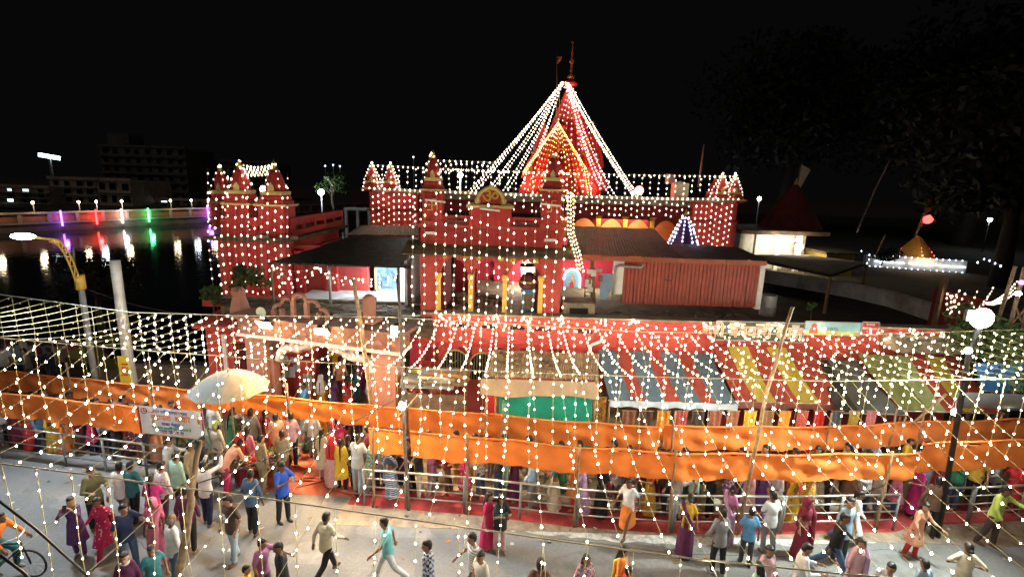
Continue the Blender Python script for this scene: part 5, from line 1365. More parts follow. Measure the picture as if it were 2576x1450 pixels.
# ================================================================= STALLS AND AWNINGS
CLO = {}
def cm(name, rgb, **k): return mat('cloth_' + name, rgb, .85, .12, 3, .1, **k)
BLUEG, REDC, YELC, OLIVE = cm('blue_grey', (.075,.115,.15)), cm('brick_red', (.27,.042,.028)), cm('mustard', (.38,.29,.045)), cm('olive_green', (.15,.17,.055))
def awning(name, label, topx, botx, ytop, ybot, Yt, zf_, mats, parent_cat='awning', valance=None, wav=.03):
    """striped cloth awning: strips between pixel columns topx[i]..topx[i+1] (back) and botx (front)"""
    Yb = on((botx[0]+botx[-1])/2, ybot, zf_).y
    zt = at((topx[0]+topx[-1])/2, ytop, Yt).z
    tp = [V3((at(px, ytop, Yt).x, Yt, zt)) for px in topx]; bt_ = [V3((on(px, ybot, zf_).x, Yb, zf_)) for px in botx]
    t = thing(name, label, parent_cat, (tp[0]+tp[-1]+bt_[0]+bt_[-1])/4)
    for i in range(len(topx)-1):
        s = MB()
        def fn(u, v):
            p = lerp(lerp(tp[i], tp[i+1], u), lerp(bt_[i], bt_[i+1], u), v)
            sg = -.10*math.sin(v*math.pi) + wav*math.sin(p.x*3.1 + v*2)*v + .012*math.sin(p.x*17)
            return p + V3((0,0,sg))
        s.grid(fn, 5, 8); s.build('stripe', mats[i % len(mats)], t)
    if valance:
        va = MB(); a, b_ = bt_[0], bt_[-1]; n = 40
        va.grid(lambda u, v: (lerp(a.x,b_.x,u), Yb-.01+.02*math.sin(u*40)*v, zf_ - v*(.20+.03*math.sin(u*33))), n, 3); va.build('valance', valance, t)
    MB().cyl(bt_[0] + V3((-.05,.04,-.02)), bt_[-1] + V3((.05,.04,-.02)), .025, n=6).build('front_pole', STEEL, t)
    for p in (bt_[0], bt_[-1]): MB().cyl((p.x,p.y+.05,0), (p.x,p.y+.05,zf_), .03, n=6).build('support', BAMB, t)
    return t
V4 = lambda c: 1449 + c*.2664
awning('striped_awning', 'blue grey and red striped shop awning with a white valance', [V4(c) for c in (210,375,505,670,790,950,1080,1270)], [V4(c) for c in (330,540,670,860,1000,1180,1310,1510)], 884, 1011, 15.55, 2.02, [BLUEG, REDC], valance=mat('white_valance', (.55,.62,.70), .8, .1, 3))
awning('striped_awning', 'brick red and mustard striped shop awning', [V4(c) for c in (1285,1430,1620,1800,1985,2230)], [V4(c) for c in (1540,1720,1895,2120,2310,2510)], 872, 1013, 15.55, 2.06, [REDC, YELC], valance=cm('dusty_maroon', (.24,.09,.08)))
V5 = lambda c: 1932 + c*.2664
awning('dark_awning', 'dark tin and grey tarpaulin awning between the striped ones', [V5(c) for c in (440,560,680,840)], [V5(c) for c in (690,880,1080,1300)], 905, 1040, 15.4, 2.0, [DARKM, cm('dark_grey_tarp', (.07,.075,.06)), cm('slate_tarp', (.09,.10,.10))])
awning('green_awning', 'olive green tarpaulin awning with red and mustard stripes', [V5(c) for c in (845,1010,1130,1330,1480,1650,1800)], [V5(c) for c in (1300,1430,1560,1700,1860,1990,2200)], 894, 1036, 15.3, 2.05, [OLIVE, OLIVE, cm('pale_olive', (.24,.29,.13)), REDC, YELC, REDC])
awning('blue_tarpaulin', 'bright blue tarpaulin roof at the right end of the shops', [V5(c) for c in (1960,2200,2500,2800)], [V5(c) for c in (2060,2300,2600,2900)], 915, 985, 13.6, 2.55, [cm('bright_blue_tarp', (.03,.16,.45))])
awning('grey_tarpaulin', 'pale grey plastic sheet roof below the blue tarpaulin', [V5(c) for c in (1790,2100,2400,2800)], [V5(c) for c in (1820,2150,2450,2900)], 990, 1030, 12.6, 2.1, [cm('pale_grey_sheet', (.30,.33,.30))])
t = thing('concrete_canopy', 'flat grey concrete canopy above the green awning', 'canopy', at(2330, 880, 15.3))
a, b_ = at(2235,872,15.3), at(2420,872,15.3); MB().box(a.x, b_.x+.6, 14.9, 15.68, a.z-.05, a.z+.35).build('slab', CONC, t)
# hanging goods under the awnings
GN = (('beaded brown', (.22,.09,.05)), ('spangled dark', (.08,.04,.03)), ('saffron', (.72,.26,.02)), ('rose red', (.40,.06,.06)), ('black lattice', (.05,.035,.03)), ('rust', (.30,.10,.06)), ('copper', (.32,.13,.07)), ('marigold', (.72,.38,.03)), ('brown print', (.24,.12,.05)), ('orange', (.75,.28,.03)), ('coral', (.48,.09,.07)), ('scarlet', (.62,.03,.02)), ('slate', (.08,.10,.12)), ('dull gold', (.42,.32,.05)), ('pink net', (.5,.16,.16)))
GOODS = [((1562+k*43.5, 1562+k*43.5+38), n_, c_) for k, (n_, c_) in enumerate(GN)]
for (pa, pb), nmx, c in GOODS:
    a, b_ = at(pa, 1085, 12.75), at(pb, 1036, 12.75); mb = MB()
    if b_.x - a.x < .1: continue
    mb.grid(lambda u, v: (lerp(a.x,b_.x,u), 12.75 + .02*math.sin(u*14) + .015*math.sin(v*6+u*5), lerp(a.z-.25, b_.z+.02, v)), 10, 5)
    o = mb.build('hanging_cloth', mat('goods_' + nmx.replace(' ','_'), c, .7, .45, 22, .2, stain=((c[0]*.3+.05,c[1]*.3+.03,c[2]*.3+.02),18,.5,.6)))
    tag(o, '%s ceremonial cloth hanging in the shop under the awnings' % nmx, 'cloth', 'ceremonial cloths hung in the shops')
    MB().bar((a.x-.02,12.76,b_.z+.03), (b_.x+.02,12.76,b_.z+.03), .02, .02).build('rod', BAMB, o)
# counters full of small goods
for i, (pa, pb) in enumerate(((1530,1850),(1860,2110),(2130,2330))):
    a, b_ = at(pa, 1090, 12.5), at(pb, 1090, 12.5)
    t = thing('shop_counter', ('shop counter heaped with offerings under the blue striped awning','shop counter heaped with packets under the mustard awning','shop counter under the green tarpaulin')[i], 'counter', V3(((a.x+b_.x)/2,12.4,0)))
    MB().box(a.x, b_.x, 12.15, 12.7, 0, .72).build('counter', WOOD, t)
    g_ = MB(); cols_ = [WHITE, cm('pack_red', (.5,.05,.05)), cm('pack_yellow', (.7,.45,.05)), cm('pack_blue', (.08,.2,.45)), cm('pack_silver', (.5,.5,.52)), cm('pack_brown', (.2,.1,.05))]
    for k in range(150):
        g_.cur = random.randrange(6); g_.cbox((U(a.x,b_.x), U(12.17,12.68), .72+U(.02,.2)), U(.06,.2), U(.06,.16), U(.05,.2), U(0,3), U(-.3,.3))
    g_.build('goods', cols_, t, kind='stuff')
    MB().box(a.x, b_.x, 14.6, 14.7, 0, 1.9).build('shop_back', DRED if i else WOOD, t)
# green curtain stall
t = thing('tin_roofed_stall', 'stall with a rusty corrugated roof, beige valance and green curtain', 'stall', V3((1.0, 14, 0)))
zb0, zb1 = 2.86, 2.98
A1, B1 = V3((at(1214,940,13.3).x,13.3,2.84)), V3((at(1502,955,13.3).x,13.3,2.84)); C1, D1 = V3((at(1506,898,15.2).x,15.2,2.98)), V3((at(1240,882,15.2).x,15.2,2.98))
BTIN = mat('beige_rusty_tin', (.36,.26,.16), .7, .3, 4, .15, stain=((.14,.08,.05),2.5,.54,.7))
roof_sheets(t, A1, B1, C1, D1, 4, 11, BTIN, .022)
va = MB(); va.grid(lambda u, v: (lerp(A1.x-.05,B1.x+.05,u), 13.28 - .18*v + .03*math.sin(u*18)*v, 2.80 - v*(.42+.04*math.sin(u*7))), 40, 4)
va.build('valance', cm('beige_canvas', (.42,.30,.19)), t)
GREEN = cm('green_curtain', (.02,.36,.24), trans=.3)
cu = MB(); a, b_ = at(1255,1000,13.25).x, at(1489,1000,13.25).x
cu.grid(lambda u, v: (lerp(a,b_,u) + .02*math.sin(v*3), 13.22 - .10*math.sin(v*math.pi)*.6 + .035*math.sin(u*16+v*1.5) + .02*math.sin(v*9+u*3) - .25*v**2, lerp(2.36,.25,v)), 44, 14)
cu.build('curtain', GREEN, t)
for x in (a-.08, b_+.1): MB().cyl((x,13.3,0), (x,13.3,2.84), .045, n=7).build('corner_post', BAMB, t)
MB().box(b_+.05, b_+.45, 13.35, 13.42, .2, 2.3).build('side_goods_panel', mat('brass_trinkets', (.35,.16,.04), .5, .8, 16, stain=((.08,.03,.02),14,.5,.9)), t)
MB().box(a-.4, a-.14, 13.35, 13.42, .4, 2.2).build('red_side_cloth', cm('bright_red', (.55,.03,.03)), t)
jk = MB()
for k in range(26):
    u = U(.05,.6); jk.cbox(lerp(lerp(A1,B1,u), lerp(D1,C1,u), U(.3,.95)) + V3((0,0,.06)), U(.05,.3), U(.05,.25), U(.03,.14), U(0,3), U(-.4,.4))
jk.build('roof_junk', WOOD, t, kind='stuff')
# wooden stall
t = thing('wooden_stall', 'low wooden stall with grey sheets and rolled cloth on its flat top', 'stall', V3((-2.3,14.0,0)))
a, b_ = at(1022,990,14.0), at(1178,990,14.0); zt = at(1090,950,14.0).z
MB().box(a.x, b_.x, 13.6, 14.9, zt-.07, zt).build('top', WOOD, t)
MB().box(a.x+.1, b_.x-.05, 13.7, 13.76, .1, zt-.4).build('front_board', mat('worn_board', (.26,.19,.13), .8, .3, 4), t)
for k in range(9): MB().box(a.x+.2, a.x+1.5, 13.685, 13.699, .5+k*.06, .515+k*.06).build('price_line', mat('pale_print', (.45,.4,.33), .8), t)
for x in (a.x+.05, b_.x-.05): MB().box(x-.04, x+.04, 13.65, 13.73, 0, zt-.071).build('leg', WOOD, t)
sh = MB(); sh.grid(lambda u, v: (lerp(a.x-.1,a.x+1.5,u), lerp(13.5,14.7,v), zt+.03+.04*math.sin(u*9+v*4)*math.sin(v*7) - (.16 if v < .12 else 0)), 18, 12); sh.build('grey_sheet', cm('grey_sheet', (.24,.24,.23)), t)
MB().tube([(a.x+.6,14.0,zt+.1),(a.x+1.1,13.95,zt+.13),(a.x+1.7,13.9,zt+.1),(a.x+1.95,13.85,zt+.06)], [.05,.08,.07,.03], 8).build('orange_roll', cm('dull_orange', (.5,.22,.07)), t)
MB().tube([(a.x+.4,13.8,zt+.09),(a.x+1.0,13.75,zt+.1),(a.x+1.5,13.7,zt+.08)], [.04,.06,.03], 8).build('cream_roll', cm('cream_roll', (.5,.46,.36)), t)
MB().tube([(a.x+.1,14.3,zt+.08),(a.x+.4,14.25,zt+.1)], [.05,.06], 8).build('yellow_bag', cm('yellow_bag', (.6,.5,.05)), t)
for k in range(8): MB().cbox((U(a.x+.2,b_.x-.2),13.85,zt-.22), U(.12,.3), .2, U(.1,.28), U(0,2)).build('pot', random.choice((GREYM, DARKM, RUST)), t)
# umbrella with flower stall
pc = at(574, 934, 12.7); t = thing('stall_umbrella', 'large beige and grey umbrella over the flower sellers', 'umbrella', V3((pc.x,12.7,0)))
N = 10; Rr = 1.02; UMB = [cm('umbrella_beige', (.34,.28,.20), trans=.2), cm('umbrella_grey', (.24,.27,.27), trans=.2)]
for k in range(N):
    a0, a1 = 2*math.pi*k/N, 2*math.pi*(k+1)/N; s = MB()
    def fn(u, v):
        a = lerp(a0, a1, u); r = Rr*v*(1 - .05*math.sin(u*math.pi)*v); zz = -.50*v**1.9 + .02*math.sin(u*math.pi)*v
        return (pc.x + r*math.cos(a), 12.7 + r*math.sin(a), pc.z + zz)
    s.grid(fn, 4, 7); s.build('gore', UMB[(k//2) % 2], t)
    MB().tube([(pc.x + Rr*v*math.cos(a0), 12.7 + Rr*v*math.sin(a0), pc.z - .50*v**1.9 - .012) for v in (0,.3,.6,.85,1.0)], .008, 4).build('rib', DARKM, t)
MB().cyl((pc.x,12.7,0), (pc.x,12.7,pc.z+.1), .025, n=7).build('pole', BAMB, t)
t = thing('flower_stall', 'flower seller table heaped with green leaves and red garlands', 'stall', V3((-8.2,12.4,0)))
a, b_ = at(578,1115,12.6), at(690,1110,12.3)
MB().box(a.x, b_.x+.2, 11.9, 12.9, .55, .62).build('table', WOOD, t)
for x in (a.x+.05, b_.x+.1): MB().box(x-.03, x+.03, 11.95, 12.01, 0, .549).build('leg', WOOD, t)
hp = MB(); 
for k in range(9): leaves(hp, (U(a.x+.1,b_.x), U(12.1,12.8), .72), .26, 130, .06, .5)
hp.build('leaf_heap', mat('fresh_leaves', (.16,.26,.12), .6, .5, 7), t, kind='stuff')
for nmx, c, px in (('red_flower_heap',(.6,.03,.03),640),('marigold_heap',(.75,.22,.02),655),('magenta_garland_heap',(.5,.04,.25),672),('white_flower_heap',(.65,.66,.6),612)):
    fh = MB(); cx = at(px,1105,12.2).x
    for k in range(70): fh.ball((cx+random.gauss(0,.12), 12.1+random.gauss(0,.12), .68+abs(random.gauss(0,.08))), .03, nu=5, nv=3)
    fh.build(nmx, cm(nmx, c), t, kind='stuff')
# yellow tarpaulins and left bank clutter
for lb, ps in (('yellow green tarpaulin slung between poles left of the steel post', ((150,893),(255,925),(305,930),(240,860))), ('small yellow tarpaulin behind the steel post', ((235,855),(300,875),(362,850),(285,838)))):
    q = [at(px, py, 16.6 + (.9 if py < 870 else 0)) for px, py in ps]; s = MB()
    s.grid(lambda u, v: lerp(lerp(q[0],q[1],u), lerp(q[3],q[2],u), v) - V3((0,0,.25*math.sin(u*math.pi)*math.sin(v*math.pi))), 10, 8)
    tag(s.build('tarpaulin', cm('yellow_green_tarp', (.10,.095,.02), trans=.15)), lb, 'tarpaulin')
t = thing('bank_wall', 'low brown bank wall behind the left queue', 'wall', V3((-13,17.5,0)))
MB().box(at(250,960,17).x, xh0-.05, 17.0, 17.3, 0, 1.3).build('wall', CONC, t)
MB().box(at(-40,900,21).x, at(250,900,20).x, 20.2, 20.5, 0, 1.0).build('tank_kerb', mat('maroon_kerb', (.16,.04,.05), .8, .3, 2), t)
sv = MB(); 
t = thing('street_stall', 'street stall covered in pale sheets and pink cloth at the tank bank', 'stall', on(40, 940))
a = on(40, 940); MB().box(a.x-1.6, a.x+1.8, a.y, a.y+1.2, 0, .8).build('table', WOOD, t)
for k, c in enumerate(((.5,.2,.4),(.45,.5,.5),(.5,.45,.4),(.3,.45,.5),(.55,.5,.5),(.5,.12,.15))):
    s = MB(); cx = a.x-1.4+k*.6; s.grid(lambda u, v: (cx+u*.62, a.y-.02+v*1.1, .84+.12*math.sin(u*7+k)*math.sin(v*6)), 8, 8); s.build('folded_sheet', cm('sheet_%d' % k if False else 'sheet_' + 'abcdef'[k], c), t)
# wall top shop signs
def board(label, px0, px1, py0, py1, m, Yb=YW-.12, cat='sign'):
    a, b_ = at(px0, py1, Yb), at(px1, py1, Yb); zt_ = at((px0+px1)/2, py0, Yb).z; z0_ = at((px0+px1)/2, py1, Yb).z
    t = thing('shop_sign', label, cat, V3(((a.x+b_.x)/2, Yb, z0_)))
    MB().box(a.x, b_.x, Yb, Yb+.04, z0_, zt_).build('board', m, t)
    fr = MB(); w_ = .03
    for q in ((a.x,b_.x,zt_,zt_),(a.x,b_.x,z0_,z0_)): fr.bar((q[0],Yb-.01,q[2]), (q[1],Yb-.01,q[3]), w_, w_)
    for x in (a.x,b_.x): fr.bar((x,Yb-.01,z0_), (x,Yb-.01,zt_), w_, w_)
    fr.build('frame', GREYM, t)
    return t, a.x, b_.x, z0_, zt_, Yb-.006
t, xa, xb, z0_, z1_, yb = board('grey green shop sign with large pink and cream Hindi lettering', 1797, 2018, 809, 857, mat('sign_grey_green', (.055,.07,.055), .6, .15, 4))
LPK = mat('sign_pink_letter', (.62,.26,.20), .6); LCR = mat('sign_cream_letter', (.62,.60,.48), .6)
cx = lerp(xa, xb, .42); cz_ = lerp(z0_, z1_, .45)
text_mesh('\u0936\u094d\u0930\u0940 \u092c\u0928\u0935\u093e\u0930\u0940 \u0932\u093e\u0932', 'outline_lettering', LCR, .54, t, (cx, yb, cz_), (1,0,0), (0,0,1), bold=.022, ext=.002)
text_mesh('\u0936\u094d\u0930\u0940 \u092c\u0928\u0935\u093e\u0930\u0940 \u0932\u093e\u0932', 'lettering', LPK, .54, t, (cx, yb-.006, cz_), (1,0,0), (0,0,1), bold=.002, ext=.003)
for k, s in enumerate(('\u092e\u093e\u0932\u093e', '\u092b\u0942\u0932', '\u092a\u0942\u091c\u093e', '\u091a\u0941\u0928\u0930\u0940')):
    text_mesh(s, 'small_lettering', LCR, .14, t, (lerp(xa,xb,.9), yb, lerp(z1_,z0_,.18+.22*k)), (1,0,0), (0,0,1), ext=.002, bold=.003)
for u, w_ in ((.24,.26),(.62,.5)): MB().box(lerp(xa,xb,u)-w_, lerp(xa,xb,u)+w_, yb-.004, yb, z1_-.13, z1_-.06).build('top_line', LCR, t)
t, xa, xb, z0_, z1_, yb = board('pale blue advertising board with a yellow foot and 100% lettering', 2021, 2162, 809, 842, mat('sign_sky', (.28,.55,.66), .5, .15, 2))
MB().box(xa+.03, xb-.03, yb-.004, yb, z0_+.02, z0_+.12).build('yellow_strip', mat('sign_yellow', (.6,.55,.1), .6, .2, 3), t)
text_mesh('100%', 'lettering', mat('sign_dark', (.06,.08,.12), .6), .17, t, (lerp(xa,xb,.5), yb-.002, lerp(z0_,z1_,.45)), (1,0,0), (0,0,1), ext=.002)
MB().prism([(-.14,0),(.14,0),(.12,.16),(.08,.2),(.09,.3),(0,.36),(-.09,.3),(-.08,.2),(-.12,.16)], (xa+.3,yb-.002,z0_+.04), (1,0,0), (0,0,1), (0,-.004,0)).build('printed_figure', mat('print_red', (.5,.09,.06), .6, .3, 9), t)
t, xa, xb, z0_, z1_, yb = board('dark red sign with white letters beside the pale blue board', 2164, 2206, 809, 842, mat('sign_red', (.36,.03,.06), .6, .1, 4))
for k, s in enumerate(('SHREE', 'BANWARI', 'LAL')): text_mesh(s, 'lettering', WHITE, .10, t, ((xa+xb)/2, yb-.002, lerp(z1_,z0_,.2+.28*k)), (1,0,0), (0,0,1), ext=.002)

# ================================================================= RIGHT SIDE BEYOND THE WALL
BK = thing('low_white_wall', 'curving low whitewashed wall running across the dark plot', 'wall', on(2150, 745, 2.4))
wp = [on(px, py, 3.25) for px, py in ((1925,678),(2030,694),(2140,712),(2240,732),(2355,766))]
for a, b_ in zip(wp, wp[1:]):
    n_ = V3((-(b_-a).y, (b_-a).x, 0)).normalized()*.3
    MB().hexa([V3((p.x,p.y,PZL-.1)) for p in (a, b_, b_+n_, a+n_)], [a, b_, b_+n_, a+n_]).build('wall_length', GREYW, BK)
pl = MB(); pq = [on(1925,690,.01), on(2350,800,.01), on(2700,720,.01), on(2300,640,.01)]
RS = thing('white_shrine', 'white shrine house with a dark red conical roof and two blazing lamps', 'shrine', V3((22,40,0)))
Yr = 38.0
a, b_ = at(1905, 640, Yr), at(2028, 600, Yr); zt = at(1980, 588, Yr).z
MB().box(a.x-1.5, b_.x, Yr, Yr+5, 0, zt).build('wall', GREYW, RS)
MB().box(a.x-2.0, b_.x+1.0, Yr-1.2, Yr+5.3, zt+.001, zt+.3).build('eave', mat('brown_eave', (.12,.08,.05), .8, .3, 2), RS)
for k in range(3): x = lerp(a.x-.6, b_.x-1, k/2); MB().box(x-.15, x+.15, Yr-1.0, Yr-.7, 0, zt).build('pillar', WHITE, RS)
dx = lerp(a.x,b_.x,.7); MB().box(dx-.5, dx+.5, Yr-.03, Yr-.003, 0, zt*.55).build('door', WOOD, RS)
MB().box(a.x-.3, a.x+.6, Yr-.03, Yr-.003, zt*.3, zt*.6).build('window', WOOD, RS)
cxs = at(1985, 580, Yr+2.5); apx_ = at(1998, 462, Yr+2.5); hw = (at(2050,585,Yr+2.5).x - at(1915,585,Yr+2.5).x)/2
rings = []
for k in range(12):
    u = k/11; r = hw*(1-u)**.92 + .12
    rings.append([V3((cxs.x + r*math.cos(2*math.pi*(i+.5)/12)*(1+.05*(i%2)), Yr+2.5 + r*math.sin(2*math.pi*(i+.5)/12)*(1+.05*(i%2)), lerp(zt+.3, apx_.z, u))) for i in range(12)])
MB().loft(rings, False).build('conical_roof', mat('dark_red_tile', (.10,.014,.012), .8, .25, 2), RS)
kalash((cxs.x,Yr+2.5,apx_.z-.1), .4, RS)
for px, py, lb in ((1957,615,'left'),(2010,621,'right')):
    p = at(px, py, Yr-1.6); MB().ball(p, .30, .2, .24, 10, 6).build('flood_lamp', glow('shrine_flood', (1,.82,.5), 60), RS)
    MB().bar(p, p + V3((0,.5,.3)), .06, .06).build('lamp_arm', DARKM, RS)
    light('shrine_light', 'POINT', p + V3((0,-.3,-.2)), 18, (1,.8,.5), RS, size=.25)
MB().bar(at(1925,600,Yr-1.3), at(2000,603,Yr-1.3), .12, .1).build('tube_light', MATS['tube_cold'], RS)
flagpole('white pennant flag on the conical shrine roof', V3((cxs.x+.1,Yr+2.5,apx_.z)), at(2016, 412, Yr+2.5), (.8, 2.0), .05, cm('pale_flag', (.6,.55,.45)))
t = thing('plot_shed', 'dark sloping roof in front of the white shrine', 'roof', on(2000,680,0))
q = [at(1850,640,30), at(2090,690,24), at(2180,660,30), at(2030,640,36)]
s = MB(); s.add(q, [(0,1,2,3)]); s.add([p - V3((0,0,.15)) for p in q], [(3,2,1,0)]); s.build('roof_sheet', MOSS, t)
for p in q: MB().cyl((p.x,p.y,0), p - V3((0,0,.16)), .08, n=6).build('post', WOOD, t)
# tube lit wall
TW = thing('tube_lit_wall', 'long white wall lit by tube lights and edged with blue bulbs', 'wall', V3((30,31,PZL)))
a, b_ = on(2175, 668, PZL), on(2428, 686, PZL); za, zb2 = at(2175,640,a.y).z, at(2428,656,b_.y).z
n_ = V3((0,.3,0)); MB().hexa([V3((a.x,a.y,PZL-.1)),V3((b_.x,b_.y,PZL-.1)),V3((b_.x,b_.y,PZL-.1))+n_,V3((a.x,a.y,PZL-.1))+n_], [V3((a.x,a.y,za)),V3((b_.x,b_.y,zb2)),V3((b_.x,b_.y,zb2))+n_,V3((a.x,a.y,za))+n_]).build('wall', GREYW, TW)
for u0, u1 in ((.08,.38),(.42,.7),(.72,.97)):
    p, q = lerp(a,b_,u0), lerp(a,b_,u1); MB().bar(V3((p.x,p.y-.2,lerp(a.z,za,.5))), V3((q.x,q.y-.2,lerp(b_.z,zb2,.5))), .06, .05).build('tube_light', glow('tube_dim', (.85,.95,1.0), 5), TW)
light('tube_glow', 'AREA', ((a.x+b_.x)/2, (a.y+b_.y)/2-.6, 3.1), 4, (.85,.93,1.0), TW, ((a.x+b_.x)/2, (a.y+b_.y)/2, 2.6), 4.0)
for dz in (.05, -.45): string([V3((a.x,a.y-.1,(za if dz > 0 else a.z)+.05)), V3((b_.x,b_.y-.1,(zb2 if dz > 0 else b_.z)+.05))], .42, .07, BB, 'blue white bulb string along the %s of the tube lit wall' % ('top' if dz > 0 else 'foot'), 'bulb strings on the tube lit wall')
for px, py in ((2168,625),(2190,645),(2215,655)): 
    p = at(px, py, a.y-.8); string([p, p - V3((U(-.2,.3),0,.7))], .3, .07, BB, 'blue bulb strand on the bush before the tube lit wall', 'blue strands on the bush')
string([at(2455,660,30), at(2480,648,30), at(2520,668,30)], .4, .08, BB, 'blue bulb strand right of the tube lit wall', None)
# small shrine outlined with red bulbs
Yq = 42; c = at(2300, 642, Yq); ap2 = at(2303, 594, Yq); hw = (at(2335,642,Yq).x - at(2268,642,Yq).x)/2
t = thing('pyramid_shrine', 'small golden pyramid shrine outlined with red and yellow bulbs', 'shrine', V3((c.x,Yq,0)))
MB().sqloft((c.x,Yq,0), [(hw,c.z-.3),(hw*.7,lerp(c.z,ap2.z,.3)),(hw*.12,ap2.z)], .5).build('pyramid', mat('ochre_paint', (.40,.22,.05), .7, .2, 2), t)
MB().box(c.x-hw, c.x+hw, Yq-hw, Yq+hw, 0, c.z-.301).build('base', WHITE, t)
for k in range(4):
    q = R(45+90*k)+.5; s2 = 1.5
    string([V3((c.x+hw*s2*math.cos(q),Yq+hw*s2*math.sin(q),c.z-.2)), V3((c.x,Yq-.05,ap2.z+.1))], .36, .085, BR if k % 2 else BY, '%s bulb edge of the pyramid shrine' % ('red' if k % 2 else 'yellow'), '%s bulb edges of the pyramid shrine' % ('red' if k % 2 else 'yellow'))
light('shrine_glow', 'POINT', (c.x-1,Yq-hw-1.5,c.z+.5), 60, (1,.6,.2), t, size=.2)
flagpole('reddish cloth wrapped pole above the pyramid shrine', V3((at(2303,594,Yq).x,Yq,ap2.z)), at(2345,478,Yq), (.7,2.6), .09, cm('dull_red_flag', (.32,.08,.04)))
flagpole('grey ragged flag on a thin pole behind the pyramid shrine', at(2352,560,46), at(2366,430,46), (.5,3.0), .07, cm('grey_flag', (.25,.24,.2)))
p = at(2334, 551, Yq); o = MB().ball(p, .5, .2, .38, 8, 6).build('heart_lamp', glow('red_heart', (1,.06,.05), 3)); tag(o, 'glowing red lamp beside the flag pole of the pyramid shrine', 'lamp')
pole('tall_thin_pole', 'tall thin slanting pole among the dark trees', [at(2155,585,38), at(2200,480,38), at(2240,400,38)], [.07,.06,.05], mat('purple_grey_pole', (.2,.15,.17), .8, .2, 4))
pole('leaning_stick', 'leaning stick with a scrap of cloth near the tube lit wall', [at(2205,640,32), at(2228,590,32)], .05, WOOD)
for (px, py) in ((2490,552),(1918-8,500),(2020-80,548)): 
    p = at(px, py, 55); t = thing('distant_lamp', 'cold pinpoint lamp among the dark trees %s' % ('at the far right' if px > 2300 else 'behind the conical roof' if py > 520 else 'right of the court pavilion'), 'lamp', V3((p.x,55,0)))
    MB().ball(p, .22, nu=6, nv=4).build('bulb', MATS['led_white'], t); MB().cyl((p.x,55,0), p, .05, n=5).build('pole', DARKM, t)
t = thing('yellow_hut', 'low yellow painted hut between the white shrine and the tube lit wall', 'hut', at(2110,665,36))
a, b_ = at(2075,668,36), at(2150,640,36); MB().box(a.x, b_.x, 36, 39, 0, b_.z).build('wall', mat('hut_yellow', (.5,.36,.08), .8, .15, 2), t)
MB().box(a.x-.3, b_.x+.3, 35.6, 39.3, b_.z+.001, b_.z+.15).build('roof', MOSS, t); MB().box(a.x+.3, a.x+1.1, 35.97, 35.998, 0, 1.9).build('door', DARKM, t)
light('hut_light', 'POINT', (a.x+1.5,34.8,2.2), 40, (1,.8,.5), t, size=.1)
# red pavilion with bulbs at the right
t = thing('red_pavilion', 'red pavilion wall at the right covered in swags of warm bulbs', 'pavilion', at(2430, 790, 20))
a, b_ = at(2358,790,20.5), at(2490,780,18.5); zt = at(2400,735,20).z
MB().hexa([(a.x,a.y,0),(b_.x,b_.y,0),(b_.x,b_.y+.4,0),(a.x,a.y+.4,0)], [(a.x,a.y,zt),(b_.x,b_.y,zt),(b_.x,b_.y+.4,zt),(a.x,a.y+.4,zt)]).build('wall', DRED, t)
MB().box(a.x-.1, a.x+.08, a.y-.1, a.y+.1, 0, zt+.5).build('pier', WOOD, t)
for k in range(7):
    u0, u1 = sorted((rnd(), rnd())); p, q = lerp(a,b_,u0), lerp(a,b_,u1)
    string(sag_pts(V3((p.x,p.y-.15,zt-.1*(k%3))), V3((q.x,q.y-.15,zt+.6*u1)), .3+.12*k), .24, .045, BC, 'warm bulb swag on the red pavilion wall', 'bulb swags on the red pavilion')
for k in range(3):
    string(sag_pts(at(2480,760,18.5), at(2560,705+12*k,15), .2), .26, .04, BC, 'warm bulb strand between the red pavilion and the lattice tower', 'bulb strands by the lattice tower')
t = thing('lattice_tower', 'small wooden lattice tower with coloured lamps at the right edge', 'tower', at(2545, 800, 14.5))
c = at(2548, 790, 14.5)
for sx in (-.35,.35):
    for sy in (-.35,.35): MB().bar((c.x+sx,14.5+sy,0), (c.x+sx*.4,14.5+sy*.4,at(2548,670,14.5).z), .07, .07).build('leg', WOOD, t)
for k in range(5):
    z = 1.0+k*.9; w_ = .35*(1-.6*k/5)
    MB().bar((c.x-w_,14.5-w_,z), (c.x+w_,14.5-w_,z+.6), .04, .04).build('brace', WOOD, t); MB().bar((c.x+w_,14.5-w_,z), (c.x-w_,14.5-w_,z+.6), .04, .04).build('brace', WOOD, t)
for px, py, g_ in ((2562,738,'led_white'),(2570,710,'neon_purple')):
    p = at(px, py, 13.9); MB().ball(p, .07, nu=8, nv=5).build('lamp', MATS[g_], t)
# ================================================================= BULB CANOPY OVER THE STREET
def poly(pxs, Yf):
    pts = []
    for i, (px, py) in enumerate(pxs):
        Y = Yf(px) if callable(Yf) else Yf
        pts.append(at(px, py, Y))
    return pts
def xlerp(pts, x):
    for a, b_ in zip(pts, pts[1:]):
        if a.x <= x <= b_.x: return lerp(a, b_, (x-a.x)/(b_.x-a.x))
    return pts[0].copy() if x < pts[0].x else pts[-1].copy()
W1 = poly([(-150,722),(0,740),(330,785),(640,794),(966,796),(1300,815),(1610,834),(2100,842),(2576,828),(2750,815)], 13.4)
W2 = poly([(-300,820),(0,849),(330,878),(644,901),(1127,929),(1610,946),(2092,958),(2576,952),(2900,940)], 9.5)
W3 = poly([(-900,1040),(0,1165),(246,1196),(478,1228),(644,1249),(729,1262),(1100,1315),(1450,1365),(1762,1406),(2100,1440),(2576,1480),(3500,1570),(5200,1700)], lambda px: lerp(6.3, 5.0, max(0, min(1, px/2000))))
